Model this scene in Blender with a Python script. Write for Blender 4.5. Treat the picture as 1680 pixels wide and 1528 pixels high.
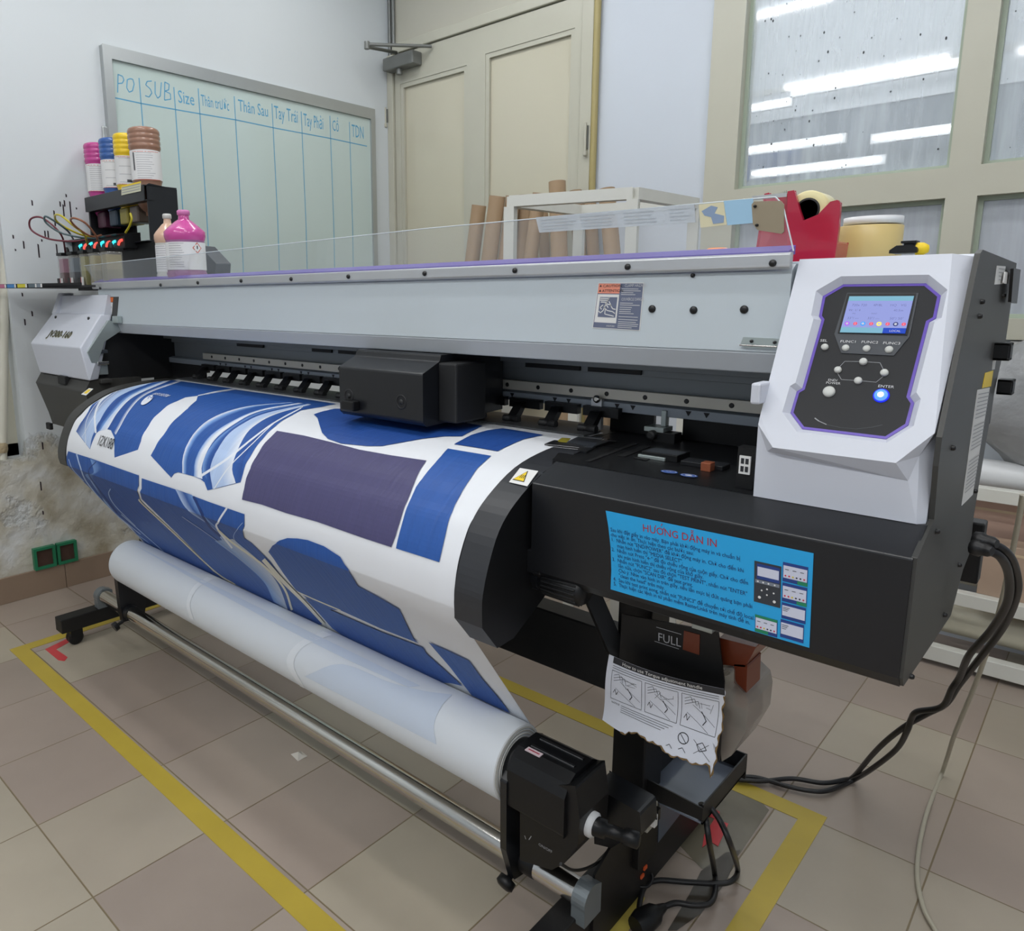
import bpy, math, random
import numpy as np
from mathutils import Vector, Matrix
from mathutils.geometry import tessellate_polygon
random.seed(7)
S = bpy.context.scene
COL = S.collection
for o in list(bpy.data.objects): bpy.data.objects.remove(o)

# ------------------------------------------------------------------ camera
# all heights below are counted from a zero FZ under the floor, left by scaling the room about the camera; MB.build and thing() move them down so the floor is z = 0
FZ = .1346
CAM = np.array([0.0, 0.0, 1.34])
FPX, CX, CY = 1212.353, 717.651, 718.533
RC = np.array([[0.730762, 0.6826083, -0.0057256], [-0.1229292, 0.1398422, 0.9825134], [0.6714725, -0.7172796, 0.1861039]])
cd = bpy.data.cameras.new('camera'); cam = bpy.data.objects.new('camera', cd); COL.objects.link(cam)
cd.sensor_width = 36; cd.sensor_fit = 'HORIZONTAL'; cd.lens = FPX/1680*36
cd.shift_x = (840-CX)/1680; cd.shift_y = (CY-764)/1680
cd.clip_start = .02
M = Matrix([list(r) for r in RC.T]).to_4x4(); M.translation = (0, 0, 1.34-FZ); cam.matrix_world = M
S.camera = cam

# ------------------------------------------------------------------ world, exposure, big lights
S.view_settings.view_transform = 'Standard'; S.view_settings.look = 'None'
S.view_settings.exposure = -0.52; S.view_settings.gamma = 1; S.view_settings.use_curve_mapping = False
w = bpy.data.worlds.new('world'); S.world = w; w.use_nodes = True
w.node_tree.nodes['Background'].inputs[0].default_value = (.92, .95, 1, 1)
w.node_tree.nodes['Background'].inputs[1].default_value = 0.15
def area(name, loc, rot, sx, sy, e, col=(1, 1, 1)):
    l = bpy.data.lights.new(name, 'AREA'); l.shape = 'RECTANGLE'; l.size = sx; l.size_y = sy; l.energy = e; l.color = col
    o = bpy.data.objects.new(name, l); COL.objects.link(o); o.location = (loc[0], loc[1], loc[2]-FZ); o.rotation_euler = rot
    return o
CEIL = 3.55
# fluorescent rows hang along X under the ceiling; the front three are added fill
TUBES = [(-2.2, .9), (-.5, .55), (-.7, 2.1), (-2.2, 2.2), (1.0, 1.0), (-1.9, -1.0), (-.3, -1.2), (1.2, -1.2)]
TUBE_W = [13, 13, 10, 10, 13, 26, 26, 26]
for (tx, ty), tw in zip(TUBES, TUBE_W):
    area('tube_light', (tx, ty, CEIL-.42), (0, 0, 0), 1.2, .12, tw, (1, .985, .955))

# ------------------------------------------------------------------ projection helpers (photo pixel -> point on a real plane)
def ray(p): return RC.T @ np.array([p[0]-CX, -(p[1]-CY), -FPX])
AX = {'x': 0, 'y': 1, 'z': 2}
def U(p, ax, v):
    d = ray(p); a = AX[ax]; t = (v-CAM[a])/d[a]; return Vector((CAM+t*d).tolist())
class Pl:
    """a plane with origin o and unit axes u, v"""
    def __init__(s, o, u, v):
        s.o = Vector(o); s.u = Vector(u).normalized(); v = Vector(v); v = v-s.u*v.dot(s.u); s.v = v.normalized(); s.n = s.u.cross(s.v)
    def px(s, p):
        d = Vector(ray(p).tolist()); c = Vector(CAM.tolist()); t = (s.o-c).dot(s.n)/d.dot(s.n); q = c+d*t-s.o
        return (q.dot(s.u), q.dot(s.v))
    def pt(s, a, b, h=0): return s.o+s.u*a+s.v*b+s.n*h

# ------------------------------------------------------------------ materials
def lin(c): return tuple(((x/255)/12.92 if x/255 <= .04045 else ((x/255+.055)/1.055)**2.4) for x in c)
MT = {}
def mat(name, rgb, rough=.5, metal=0, var=0, vscale=8, bump=0, bscale=60, spec=.5, emit=None, es=0, coat=0):
    if name in MT: return MT[name]
    m = bpy.data.materials.new(name); m.use_nodes = True; MT[name] = m
    N = m.node_tree.nodes; Lk = m.node_tree.links; b = N['Principled BSDF']
    c = lin(rgb) + (1,)
    b.inputs['Base Color'].default_value = c; b.inputs['Roughness'].default_value = rough; b.inputs['Metallic'].default_value = metal
    b.inputs['Specular IOR Level'].default_value = spec; b.inputs['Coat Weight'].default_value = coat
    tc = N.new('ShaderNodeTexCoord')
    n = N.new('ShaderNodeTexNoise'); n.inputs['Scale'].default_value = vscale; n.inputs['Detail'].default_value = 4
    Lk.new(tc.outputs['Object'], n.inputs['Vector'])
    mx = N.new('ShaderNodeMix'); mx.data_type = 'RGBA'
    v = var if var else .04
    mx.inputs[6].default_value = tuple(min(1, x*(1-v)) for x in c[:3])+(1,); mx.inputs[7].default_value = tuple(min(1, x*(1+v)) for x in c[:3])+(1,)
    Lk.new(n.outputs['Fac'], mx.inputs[0]); Lk.new(mx.outputs[2], b.inputs['Base Color'])
    if bump:
        n2 = N.new('ShaderNodeTexNoise'); n2.inputs['Scale'].default_value = bscale; n2.inputs['Detail'].default_value = 5
        Lk.new(tc.outputs['Object'], n2.inputs['Vector'])
        bp = N.new('ShaderNodeBump'); bp.inputs['Strength'].default_value = bump; bp.inputs['Distance'].default_value = .01
        Lk.new(n2.outputs['Fac'], bp.inputs['Height']); Lk.new(bp.outputs[0], b.inputs['Normal'])
    if emit:
        b.inputs['Emission Color'].default_value = lin(emit)+(1,); b.inputs['Emission Strength'].default_value = es
    return m
def clear(name, rgb, fac=.12, rough=.02, noise=0, nscale=4, tint=(1, 1, 1)):
    """clear sheet: mostly see-through, a little diffuse, glossy by fresnel"""
    if name in MT: return MT[name]
    m = bpy.data.materials.new(name); m.use_nodes = True; MT[name] = m
    N = m.node_tree.nodes; Lk = m.node_tree.links; N.clear()
    out = N.new('ShaderNodeOutputMaterial'); tr = N.new('ShaderNodeBsdfTransparent'); tr.inputs[0].default_value = tint+(1,)
    df = N.new('ShaderNodeBsdfPrincipled'); df.inputs['Base Color'].default_value = lin(rgb)+(1,); df.inputs['Roughness'].default_value = .6
    gl = N.new('ShaderNodeBsdfGlossy'); gl.inputs['Roughness'].default_value = rough
    m1 = N.new('ShaderNodeMixShader'); m1.inputs[0].default_value = fac
    Lk.new(tr.outputs[0], m1.inputs[1]); Lk.new(df.outputs[0], m1.inputs[2])
    if noise:
        tc = N.new('ShaderNodeTexCoord'); n = N.new('ShaderNodeTexNoise'); n.inputs['Scale'].default_value = nscale; n.inputs['Detail'].default_value = 8
        mp = N.new('ShaderNodeMapping'); mp.inputs['Scale'].default_value = (6, 1, .5); Lk.new(tc.outputs['Object'], mp.inputs[0]); Lk.new(mp.outputs[0], n.inputs['Vector'])
        mr = N.new('ShaderNodeMapRange'); mr.inputs[1].default_value = .35; mr.inputs[2].default_value = .7; mr.inputs[3].default_value = fac; mr.inputs[4].default_value = fac+noise
        Lk.new(n.outputs['Fac'], mr.inputs[0]); Lk.new(mr.outputs[0], m1.inputs[0])
    lw = N.new('ShaderNodeLayerWeight'); lw.inputs[0].default_value = .5
    pw_ = N.new('ShaderNodeMath'); pw_.operation = 'POWER'; Lk.new(lw.outputs['Facing'], pw_.inputs[0]); pw_.inputs[1].default_value = 4
    fr = N.new('ShaderNodeMath'); fr.operation = 'MULTIPLY_ADD'; Lk.new(pw_.outputs[0], fr.inputs[0]); fr.inputs[1].default_value = .75; fr.inputs[2].default_value = .035
    m2 = N.new('ShaderNodeMixShader'); Lk.new(fr.outputs[0], m2.inputs[0]); Lk.new(m1.outputs[0], m2.inputs[1]); Lk.new(gl.outputs[0], m2.inputs[2])
    Lk.new(m2.outputs[0], out.inputs[0])
    return m

# ------------------------------------------------------------------ mesh builder
ORG = {}
def poly_tri(loops):
    """triangulate 2D loops (first outer, rest holes) -> list of index triples into the concatenated list"""
    return tessellate_polygon([[Vector((p[0], p[1], 0)) for p in l] for l in loops])
class MB:
    def __init__(s): s.v = []; s.f = []; s.m = []; s.s = []; s.mats = []; s.c = {}
    def mi(s, m):
        if m not in s.mats: s.mats.append(m)
        return s.mats.index(m)
    def add(s, vs, fs, m, smooth=False):
        b = len(s.v); s.v += [tuple(x) for x in vs]; k = s.mi(m)
        for f in fs: s.f.append([b+i for i in f]); s.m.append(k); s.s.append(smooth)
        return s
    def box(s, a, b, m):
        x0, y0, z0 = a; x1, y1, z1 = b
        vs = [(x0, y0, z0), (x1, y0, z0), (x1, y1, z0), (x0, y1, z0), (x0, y0, z1), (x1, y0, z1), (x1, y1, z1), (x0, y1, z1)]
        return s.add(vs, [(0, 3, 2, 1), (4, 5, 6, 7), (0, 1, 5, 4), (1, 2, 6, 5), (2, 3, 7, 6), (3, 0, 4, 7)], m)
    def sheet(s, pl, pts, m, h=0, t=0, holes=(), ms=None):
        """flat polygon in plane pl (2D pts) at height h, thickness t below it"""
        loops = [list(pts)]+[list(x) for x in holes]; flat = [p for l in loops for p in l]
        tri = poly_tri(loops); n = len(flat)
        top = [pl.pt(a, b, h) for a, b in flat]
        def orient(vs, tr, up):
            r = []
            for t3 in tr:
                a, b, c = [vs[i] for i in t3]
                nn = (b-a).cross(c-a)
                if (nn.dot(pl.n) > 0) != up: t3 = (t3[0], t3[2], t3[1])
                r.append(t3)
            return r
        s.add(top, orient(top, tri, True), m)
        if t:
            bot = [pl.pt(a, b, h-t) for a, b in flat]
            s.add(bot, orient(bot, tri, False), m)
            b0 = 0
            for l in loops:
                k = len(l); vs = [top[b0+i] for i in range(k)]+[bot[b0+i] for i in range(k)]
                s.add(vs, [(i, i+k, (i+1) % k+k, (i+1) % k) for i in range(k)], ms or m); b0 += k
        return s
    def prism(s, axis, a, b, prof, m, smooth=False, mcap=None):
        """profile (2D in the other two axes) extruded from a to b along axis"""
        def P(t, p): return {'x': (t, p[0], p[1]), 'y': (p[0], t, p[1]), 'z': (p[0], p[1], t)}[axis]
        n = len(prof); A = [P(a, p) for p in prof]; B = [P(b, p) for p in prof]
        s.add(A+B, [(i, (i+1) % n, (i+1) % n+n, i+n) for i in range(n)], m, smooth)
        tri = poly_tri([prof])
        s.add(A, tri, mcap or m); s.add(B, [t[::-1] for t in tri], mcap or m)
        return s
    def tube(s, pts, r, m, n=10, cap=True, smooth=True):
        pts = [Vector(p) for p in pts]; k = len(pts); rs = r if isinstance(r, (list, tuple)) else [r]*k
        T = []
        for i in range(k):
            t = (pts[min(i+1, k-1)]-pts[max(i-1, 0)]); T.append(t.normalized() if t.length > 1e-9 else Vector((0, 0, 1)))
        up = Vector((0, 0, 1)) if abs(T[0].z) < .9 else Vector((1, 0, 0))
        nrm = T[0].cross(up).normalized(); vs = []
        for i in range(k):
            if i: nrm = (nrm-T[i]*nrm.dot(T[i])).normalized()
            bn = T[i].cross(nrm)
            for j in range(n):
                a = 2*math.pi*j/n; vs.append(pts[i]+(nrm*math.cos(a)+bn*math.sin(a))*rs[i])
        fs = [(i*n+j, i*n+(j+1) % n, (i+1)*n+(j+1) % n, (i+1)*n+j) for i in range(k-1) for j in range(n)]
        s.add(vs, fs, m, smooth)
        if cap:
            s.add(vs[:n], [tuple(range(n))[::-1]], m); s.add(vs[-n:], [tuple(range(n))], m)
        return s
    def lathe(s, o, d, prof, m, n=28, smooth=True):
        """prof: list of (along, radius) about axis d through o"""
        o = Vector(o); d = Vector(d).normalized(); up = Vector((0, 0, 1)) if abs(d.z) < .9 else Vector((1, 0, 0))
        a = d.cross(up).normalized(); b = d.cross(a); vs = []
        for h, r in prof:
            for j in range(n):
                t = 2*math.pi*j/n; vs.append(o+d*h+(a*math.cos(t)+b*math.sin(t))*max(r, 1e-5))
        k = len(prof)
        fs = [(i*n+j, (i+1)*n+j, (i+1)*n+(j+1) % n, i*n+(j+1) % n) for i in range(k-1) for j in range(n)]
        s.add(vs, fs, m, smooth)
        if prof[0][1] > 1e-4: s.add(vs[:n], [tuple(range(n))], m)
        if prof[-1][1] > 1e-4: s.add(vs[-n:], [tuple(range(n))[::-1]], m)
        return s
    def text(s, pl, a, b, size, txt, m, h=.0006, sx=1, align='LEFT', bold=0, width=0):
        key = (txt, align)
        if key not in TX:
            c = bpy.data.curves.new('t', 'FONT'); c.body = txt; c.size = 1; c.align_x = align; c.resolution_u = 2; c.offset = bold
            o = bpy.data.objects.new('t', c); COL.objects.link(o)
            dg = bpy.context.evaluated_depsgraph_get(); me = bpy.data.meshes.new_from_object(o.evaluated_get(dg))
            TX[key] = ([tuple(v.co) for v in me.vertices], [tuple(p.vertices) for p in me.polygons])
            bpy.data.objects.remove(o); bpy.data.curves.remove(c); bpy.data.meshes.remove(me)
        vs, fs = TX[key]
        if width: sx = width/(size*(max(q[0] for q in vs)-min(0, min(q[0] for q in vs))))
        return s.add([pl.pt(a+x*size*sx, b+y*size, h) for x, y, z in vs], fs, m)
    def line(s, pl, pts, wd, m, h=.0006):
        for (x0, y0), (x1, y1) in zip(pts[:-1], pts[1:]):
            d = Vector((x1-x0, y1-y0)); L = d.length
            if L < 1e-6: continue
            nx, ny = -d.y/L*wd/2, d.x/L*wd/2
            s.add([pl.pt(x0+nx, y0+ny, h), pl.pt(x0-nx, y0-ny, h), pl.pt(x1-nx, y1-ny, h), pl.pt(x1+nx, y1+ny, h)], [(0, 1, 2, 3)], m)
        return s
    def disc(s, pl, a, b, r, m, h=.0006, n=24, ri=0, ry=None):
        ry = ry or r
        o = [(a+r*math.cos(2*math.pi*i/n), b+ry*math.sin(2*math.pi*i/n)) for i in range(n)]
        if ri:
            k = ri/r
            q = [(a+ri*math.cos(2*math.pi*i/n), b+ry*k*math.sin(2*math.pi*i/n)) for i in range(n)]
            s.add([pl.pt(x, y, h) for x, y in o+q], [(i, (i+1) % n, (i+1) % n+n, i+n) for i in range(n)], m)
        else: s.add([pl.pt(x, y, h) for x, y in o], [tuple(range(n))], m)
        return s
    def build(s, name, parent=None, label=None, cat=None, group=None, kind=None, bevel=0, origin=None, segs=2):
        me = bpy.data.meshes.new(name)
        if origin is None:
            A = np.array(s.v); origin = Vector(((A[:, 0].min()+A[:, 0].max())/2, (A[:, 1].min()+A[:, 1].max())/2, A[:, 2].min()))
        origin = Vector(origin)
        me.from_pydata([tuple(Vector(v)-origin) for v in s.v], [], s.f)
        for m in s.mats: me.materials.append(m)
        me.polygons.foreach_set('material_index', s.m); me.polygons.foreach_set('use_smooth', s.s)
        if s.c:
            at = me.color_attributes.new('print_ink', 'FLOAT_COLOR', 'POINT')
            for i in range(len(s.v)): at.data[i].color = s.c.get(i, (1, 1, 1))+(1,)
        me.update()
        o = bpy.data.objects.new(name, me); COL.objects.link(o); ORG[o.name] = origin
        if parent: o.parent = parent; o.location = origin-ORG[parent.name]
        else: o.location = origin-Vector((0, 0, FZ))
        if bevel:
            bm_ = o.modifiers.new('bevel', 'BEVEL'); bm_.width = bevel; bm_.segments = segs; bm_.limit_method = 'ANGLE'; bm_.angle_limit = .6
            me.shade_flat() if False else None
        props(o, label, cat, group, kind)
        return o
TX = {}
def props(o, label=None, cat=None, group=None, kind=None):
    if label: o['label'] = label
    if cat: o['category'] = cat
    if group: o['group'] = group
    if kind: o['kind'] = kind
def thing(name, loc, label, cat, group=None):
    o = bpy.data.objects.new(name, None); COL.objects.link(o); o.location = Vector(loc)-Vector((0, 0, FZ)); o.empty_display_size = .1
    ORG[o.name] = Vector(loc); props(o, label, cat, group); return o
def dup(root, shift, label, group=None):
    r = root.copy(); COL.objects.link(r); r.location = root.location+Vector(shift); ORG[r.name] = ORG[root.name]+Vector(shift)
    r['label'] = label
    if group: r['group'] = group
    for ch in list(root.children):
        c = ch.copy(); COL.objects.link(c); c.parent = r
        for g in list(ch.children):
            d = g.copy(); COL.objects.link(d); d.parent = c
    return r
def smoothpath(pts, n=8):
    """Catmull-Rom through the points"""
    P = [Vector(p) for p in pts]; P = [P[0]*2-P[1]]+P+[P[-1]*2-P[-2]]; out = []
    for i in range(1, len(P)-2):
        a, b, c, d = P[i-1:i+3]
        for k in range(n):
            t = k/n; out.append(.5*((2*b)+(c-a)*t+(2*a-5*b+4*c-d)*t*t+(3*b-a-3*c+d)*t**3))
    out.append(P[-2]); return out
def arc(cx, cy, r, a0, a1, n=8): return [(cx+r*math.cos(math.radians(a0+(a1-a0)*i/n)), cy+r*math.sin(math.radians(a0+(a1-a0)*i/n))) for i in range(n+1)]
def rrect(x0, y0, x1, y1, r, n=5): return arc(x1-r, y1-r, r, 0, 90, n)+arc(x0+r, y1-r, r, 90, 180, n)+arc(x0+r, y0+r, r, 180, 270, n)+arc(x1-r, y0+r, r, 270, 360, n)
def offset2(pts, d):
    """miter offset of a 2D loop (outward if CCW and d>0)"""
    n = len(pts); A = sum(pts[i][0]*pts[(i+1) % n][1]-pts[(i+1) % n][0]*pts[i][1] for i in range(n)); sg = 1 if A > 0 else -1; out = []
    for i in range(n):
        p0, p1, p2 = Vector(pts[i-1]), Vector(pts[i]), Vector(pts[(i+1) % n])
        e1 = (p1-p0).normalized(); e2 = (p2-p1).normalized(); n1 = Vector((e1.y, -e1.x))*sg; n2 = Vector((e2.y, -e2.x))*sg
        b = (n1+n2); b = b/max(.35, b.dot(n1)) ; out.append(tuple(p1+b*d))
    return out
XZ = lambda y: Pl((0, y, 0), (1, 0, 0), (0, 0, 1))       # vertical plane facing -Y
YZ = lambda x: Pl((x, 0, 0), (0, 1, 0), (0, 0, 1))       # vertical plane facing +X
XY = lambda z: Pl((0, 0, z), (1, 0, 0), (0, 1, 0))       # horizontal plane facing up

# ================================================================== ROOM
XL, YB, XRW, YF = -3.206, 3.059, 2.6, -2.4  # most room, floor and stand numbers scaled about the camera, entered as plain values
def wall_mat(name, rgb, patch, zlim=1.04, amt=1.0):
    m = mat(name, rgb, .55, 0, .03, 1.5, .08, 25); N = m.node_tree.nodes; Lk = m.node_tree.links; b = N['Principled BSDF']
    src = b.inputs['Base Color'].links[0].from_socket
    tc = N.new('ShaderNodeTexCoord'); sp = N.new('ShaderNodeSeparateXYZ'); Lk.new(tc.outputs['Object'], sp.inputs[0])
    n = N.new('ShaderNodeTexNoise'); n.inputs['Scale'].default_value = 2.6; n.inputs['Detail'].default_value = 9; n.inputs['Roughness'].default_value = .62
    Lk.new(tc.outputs['Object'], n.inputs['Vector'])
    mr = N.new('ShaderNodeMapRange'); mr.inputs[1].default_value = zlim; mr.inputs[2].default_value = zlim-.42; mr.inputs[3].default_value = -.28; mr.inputs[4].default_value = .20*amt
    Lk.new(sp.outputs[2], mr.inputs[0])
    ad = N.new('ShaderNodeMath'); ad.operation = 'ADD'; Lk.new(n.outputs['Fac'], ad.inputs[0]); Lk.new(mr.outputs[0], ad.inputs[1])
    st = N.new('ShaderNodeMapRange'); st.inputs[1].default_value = .50; st.inputs[2].default_value = .60; Lk.new(ad.outputs[0], st.inputs[0])
    n2 = N.new('ShaderNodeTexNoise'); n2.inputs['Scale'].default_value = 6; n2.inputs['Detail'].default_value = 8; Lk.new(tc.outputs['Object'], n2.inputs['Vector'])
    cr = N.new('ShaderNodeValToRGB'); cr.color_ramp.elements[0].position = .3; cr.color_ramp.elements[0].color = lin(patch[0])+(1,)
    cr.color_ramp.elements[1].position = .68; cr.color_ramp.elements[1].color = lin(patch[2])+(1,)
    e = cr.color_ramp.elements.new(.5); e.color = lin(patch[1])+(1,); Lk.new(n2.outputs['Fac'], cr.inputs[0])
    mx = N.new('ShaderNodeMix'); mx.data_type = 'RGBA'; Lk.new(st.outputs[0], mx.inputs[0]); Lk.new(src, mx.inputs[6]); Lk.new(cr.outputs[0], mx.inputs[7])
    Lk.new(mx.outputs[2], b.inputs['Base Color'])
    bp = N.new('ShaderNodeBump'); bp.inputs['Strength'].default_value = .9; bp.inputs['Distance'].default_value = .035
    n3 = N.new('ShaderNodeTexNoise'); n3.inputs['Scale'].default_value = 7; n3.inputs['Detail'].default_value = 10; Lk.new(tc.outputs['Object'], n3.inputs['Vector'])
    ml = N.new('ShaderNodeMath'); ml.operation = 'MULTIPLY'; Lk.new(n3.outputs['Fac'], ml.inputs[0]); Lk.new(st.outputs[0], ml.inputs[1]); Lk.new(ml.outputs[0], bp.inputs['Height'])
    Lk.new(bp.outputs[0], b.inputs['Normal'])
    return m
M_WL = wall_mat('left_wall_paint', (214, 220, 223), [(152, 141, 116), (194, 190, 176), (208, 210, 209)])
M_WB = mat('back_wall_paint', (206, 213, 222), .6, 0, .03, 2, .05, 30)
M_WB2 = mat('cream_wall_paint', (190, 187, 172), .6, 0, .05, 2, .05, 30)
M_CREAM = mat('cream_gloss_paint', (192, 190, 174), .32, 0, .05, 5, .04, 20)
M_DOORP = mat('cream_glazed_panel', (204, 199, 178), .09, 0, .05, 2.2, 0, 60, .55)
M_CEIL = mat('white_ceiling_paint', (235, 235, 232), .7)
M_DARK = mat('black_ink_stain', (40, 24, 34), .6)
M_CHROME = mat('polished_steel', (205, 203, 198), .16, 1)
M_GREYM = mat('grey_painted_metal', (125, 127, 124), .4, .3)
M_WHITE = mat('white_plastic', (225, 225, 222), .4)

# floor tiles
mf = bpy.data.materials.new('floor_tiles'); mf.use_nodes = True; MT['floor_tiles'] = mf
N = mf.node_tree.nodes; Lk = mf.node_tree.links; b = N['Principled BSDF']
tc = N.new('ShaderNodeTexCoord'); mp = N.new('ShaderNodeMapping'); TP = .31016
mp.inputs['Location'].default_value = (1.7294/TP, -.4737/TP, 0); mp.inputs['Scale'].default_value = (1/TP, 1/TP, 1)
Lk.new(tc.outputs['Object'], mp.inputs[0])
fl = N.new('ShaderNodeVectorMath'); fl.operation = 'FLOOR'; Lk.new(mp.outputs[0], fl.inputs[0])
wn = N.new('ShaderNodeTexWhiteNoise'); wn.noise_dimensions = '2D'; Lk.new(fl.outputs[0], wn.inputs['Vector'])
cr = N.new('ShaderNodeValToRGB'); cr.color_ramp.interpolation = 'CONSTANT'
els = [(0, (176, 162, 149)), (.22, (169, 154, 142)), (.45, (180, 170, 152)), (.6, (172, 157, 145)), (.78, (178, 167, 150)), (.9, (165, 151, 139))]
cr.color_ramp.elements[0].color = lin(els[0][1])+(1,); cr.color_ramp.elements[1].position = els[1][0]; cr.color_ramp.elements[1].color = lin(els[1][1])+(1,)
for p_, c_ in els[2:]:
    e = cr.color_ramp.elements.new(p_); e.color = lin(c_)+(1,)
Lk.new(wn.outputs['Value'], cr.inputs[0])
nz = N.new('ShaderNodeTexNoise'); nz.inputs['Scale'].default_value = 3; nz.inputs['Detail'].default_value = 5; Lk.new(tc.outputs['Object'], nz.inputs['Vector'])
mxn = N.new('ShaderNodeMix'); mxn.data_type = 'RGBA'; mxn.blend_type = 'MULTIPLY'; mxn.inputs[0].default_value = .35
Lk.new(cr.outputs[0], mxn.inputs[6]); Lk.new(nz.outputs['Fac'], mxn.inputs[7])
fr = N.new('ShaderNodeVectorMath'); fr.operation = 'FRACTION'; Lk.new(mp.outputs[0], fr.inputs[0])
sx = N.new('ShaderNodeSeparateXYZ'); Lk.new(fr.outputs[0], sx.inputs[0])
def edge(sock):
    a = N.new('ShaderNodeMath'); a.operation = 'SUBTRACT'; Lk.new(sock, a.inputs[0]); a.inputs[1].default_value = .5
    c = N.new('ShaderNodeMath'); c.operation = 'ABSOLUTE'; Lk.new(a.outputs[0], c.inputs[0]); return c.outputs[0]
mxx = N.new('ShaderNodeMath'); mxx.operation = 'MAXIMUM'; Lk.new(edge(sx.outputs[0]), mxx.inputs[0]); Lk.new(edge(sx.outputs[1]), mxx.inputs[1])
gr = N.new('ShaderNodeMapRange'); gr.inputs[1].default_value = .4935; gr.inputs[2].default_value = .4965; Lk.new(mxx.outputs[0], gr.inputs[0])
mg = N.new('ShaderNodeMix'); mg.data_type = 'RGBA'; Lk.new(gr.outputs[0], mg.inputs[0]); Lk.new(mxn.outputs[2], mg.inputs[6]); mg.inputs[7].default_value = lin((120, 106, 80))+(1,)
Lk.new(mg.outputs[2], b.inputs['Base Color'])
rr = N.new('ShaderNodeMapRange'); rr.inputs[3].default_value = .24; rr.inputs[4].default_value = .42; Lk.new(nz.outputs['Fac'], rr.inputs[0]); Lk.new(rr.outputs[0], b.inputs['Roughness'])
bp = N.new('ShaderNodeBump'); bp.inputs['Strength'].default_value = .5; bp.inputs['Distance'].default_value = .002; bp.invert = True
Lk.new(gr.outputs[0], bp.inputs['Height']); Lk.new(bp.outputs[0], b.inputs['Normal'])

MB().box((XL-.3, YF, FZ-.1), (XRW, 6.6, FZ), mf).build('floor', kind='structure', origin=(0, 0, 0))
MB().box((XL-.3, YF, CEIL), (XRW, 6.6, CEIL+.1), M_CEIL).build('ceiling', kind='structure', origin=(0, 0, 0))
# left wall with a window opening (y -.3..1.11, z .65..2.6)
wl = MB(); oy0, oy1, oz0, oz1 = -.3, .9986, .7148, 2.56; XO = XL-.16
wl.box((XO, YF, FZ), (XL, oy0, CEIL), M_WL).box((XO, oy1, FZ), (XL, YB+.1, CEIL), M_WL)
wl.box((XO, oy0, FZ), (XL, oy1, oz0), M_WL).box((XO, oy0, oz1), (XL, oy1, CEIL), M_WL)
pw = YZ(XL)
for (px, py, h) in [(38, 395, 14), (52, 328, 10), (88, 345, 28), (92, 400, 22), (103, 335, 22), (114, 330, 34), (108, 318, 6), (125, 340, 4), (68, 392, 5), (78, 378, 16), (63, 410, 14), (40, 523, 12), (52, 510, 10), (25, 408, 4), (62, 400, 15), (21, 385, 7), (73, 378, 12), (98, 330, 10), (90, 352, 6), (105, 328, 12), (69, 725, 15), (66, 790, 18), (70, 838, 8), (36, 480, 7)]:
    a, bb = pw.px((px, py)); hh = h*.0021
    wl.sheet(pw, [(a-.002, bb), (a+.003, bb-.003), (a+.003, bb-hh), (a, bb-hh*1.05), (a-.002, bb-hh)], M_DARK, .001, .0012)
wl.build('wall_left', kind='structure', origin=(0, 0, 0))
# skirting along the left wall
M_SK = mat('brown_skirting_tile', (142, 122, 104), .35, 0, .1, 6)
sk = MB()
for i in range(-6, 11):
    y0 = .4737+i*TP
    if y0 > YB-.05: continue
    sk.box((XL, y0+.001, FZ), (XL+.012, min(y0+TP-.001, YB), FZ+.108), M_SK)
sk.build('baseboard_left', kind='structure', bevel=.0015)
# window in the left wall: frame, a pane and the white pipe inside the reveal
wf = MB(); wf.box((XO+.02, oy1-.05, oz0), (XO+.07, oy1, oz1), M_CREAM).box((XO+.02, oy0, oz0), (XO+.07, oy0+.05, oz1), M_CREAM)
wf.box((XO+.02, oy0, oz0), (XO+.07, oy1, oz0+.05), M_CREAM).box((XO+.02, oy0, oz1-.05), (XO+.07, oy1, oz1), M_CREAM).box((XO+.02, .38, oz0), (XO+.07, .43, oz1), M_CREAM)
w3 = wf.build('window_3', kind='structure')
MB().box((XO+.04, oy0+.05, oz0+.05), (XO+.046, oy1-.05, oz1-.05), clear('window_glass_left', (200, 205, 205), .55, .1, .2)).build('window_pane', parent=w3)
pp = thing('drain_pipe', (XL-.03, .918, oz0), 'off-white plastic pipe with clamp in the left window reveal', 'pipe')
M_PIPE = mat('ivory_pipe', (206, 204, 190), .4, 0, .08, 10)
MB().tube([(XL-.03, .918, oz0), (XL-.03, 1.02, 1.6)], .016, M_PIPE, 14).tube([(XL-.03, .918, oz0+.03), (XL-.03, .7, oz0+.03)], .016, M_PIPE, 14).build('pipe', parent=pp)
MB().lathe((XL-.03, .918, 1.232), (0, 0, 1), [(0, .022), (.005, .025), (.028, .025), (.033, .022)], M_PIPE, 16).build('pipe_coupling', parent=pp)
MB().lathe((XL-.03, .918, oz0+.03), (0, 0, 1), [(0, .020), (.012, .024), (.03, .024), (.04, .02)], mat('rope_wrap', (176, 160, 130), .9, 0, .2, 60, .5, 90), 16).build('rope_wrap', parent=pp, label='frayed beige rope wrap')

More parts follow.
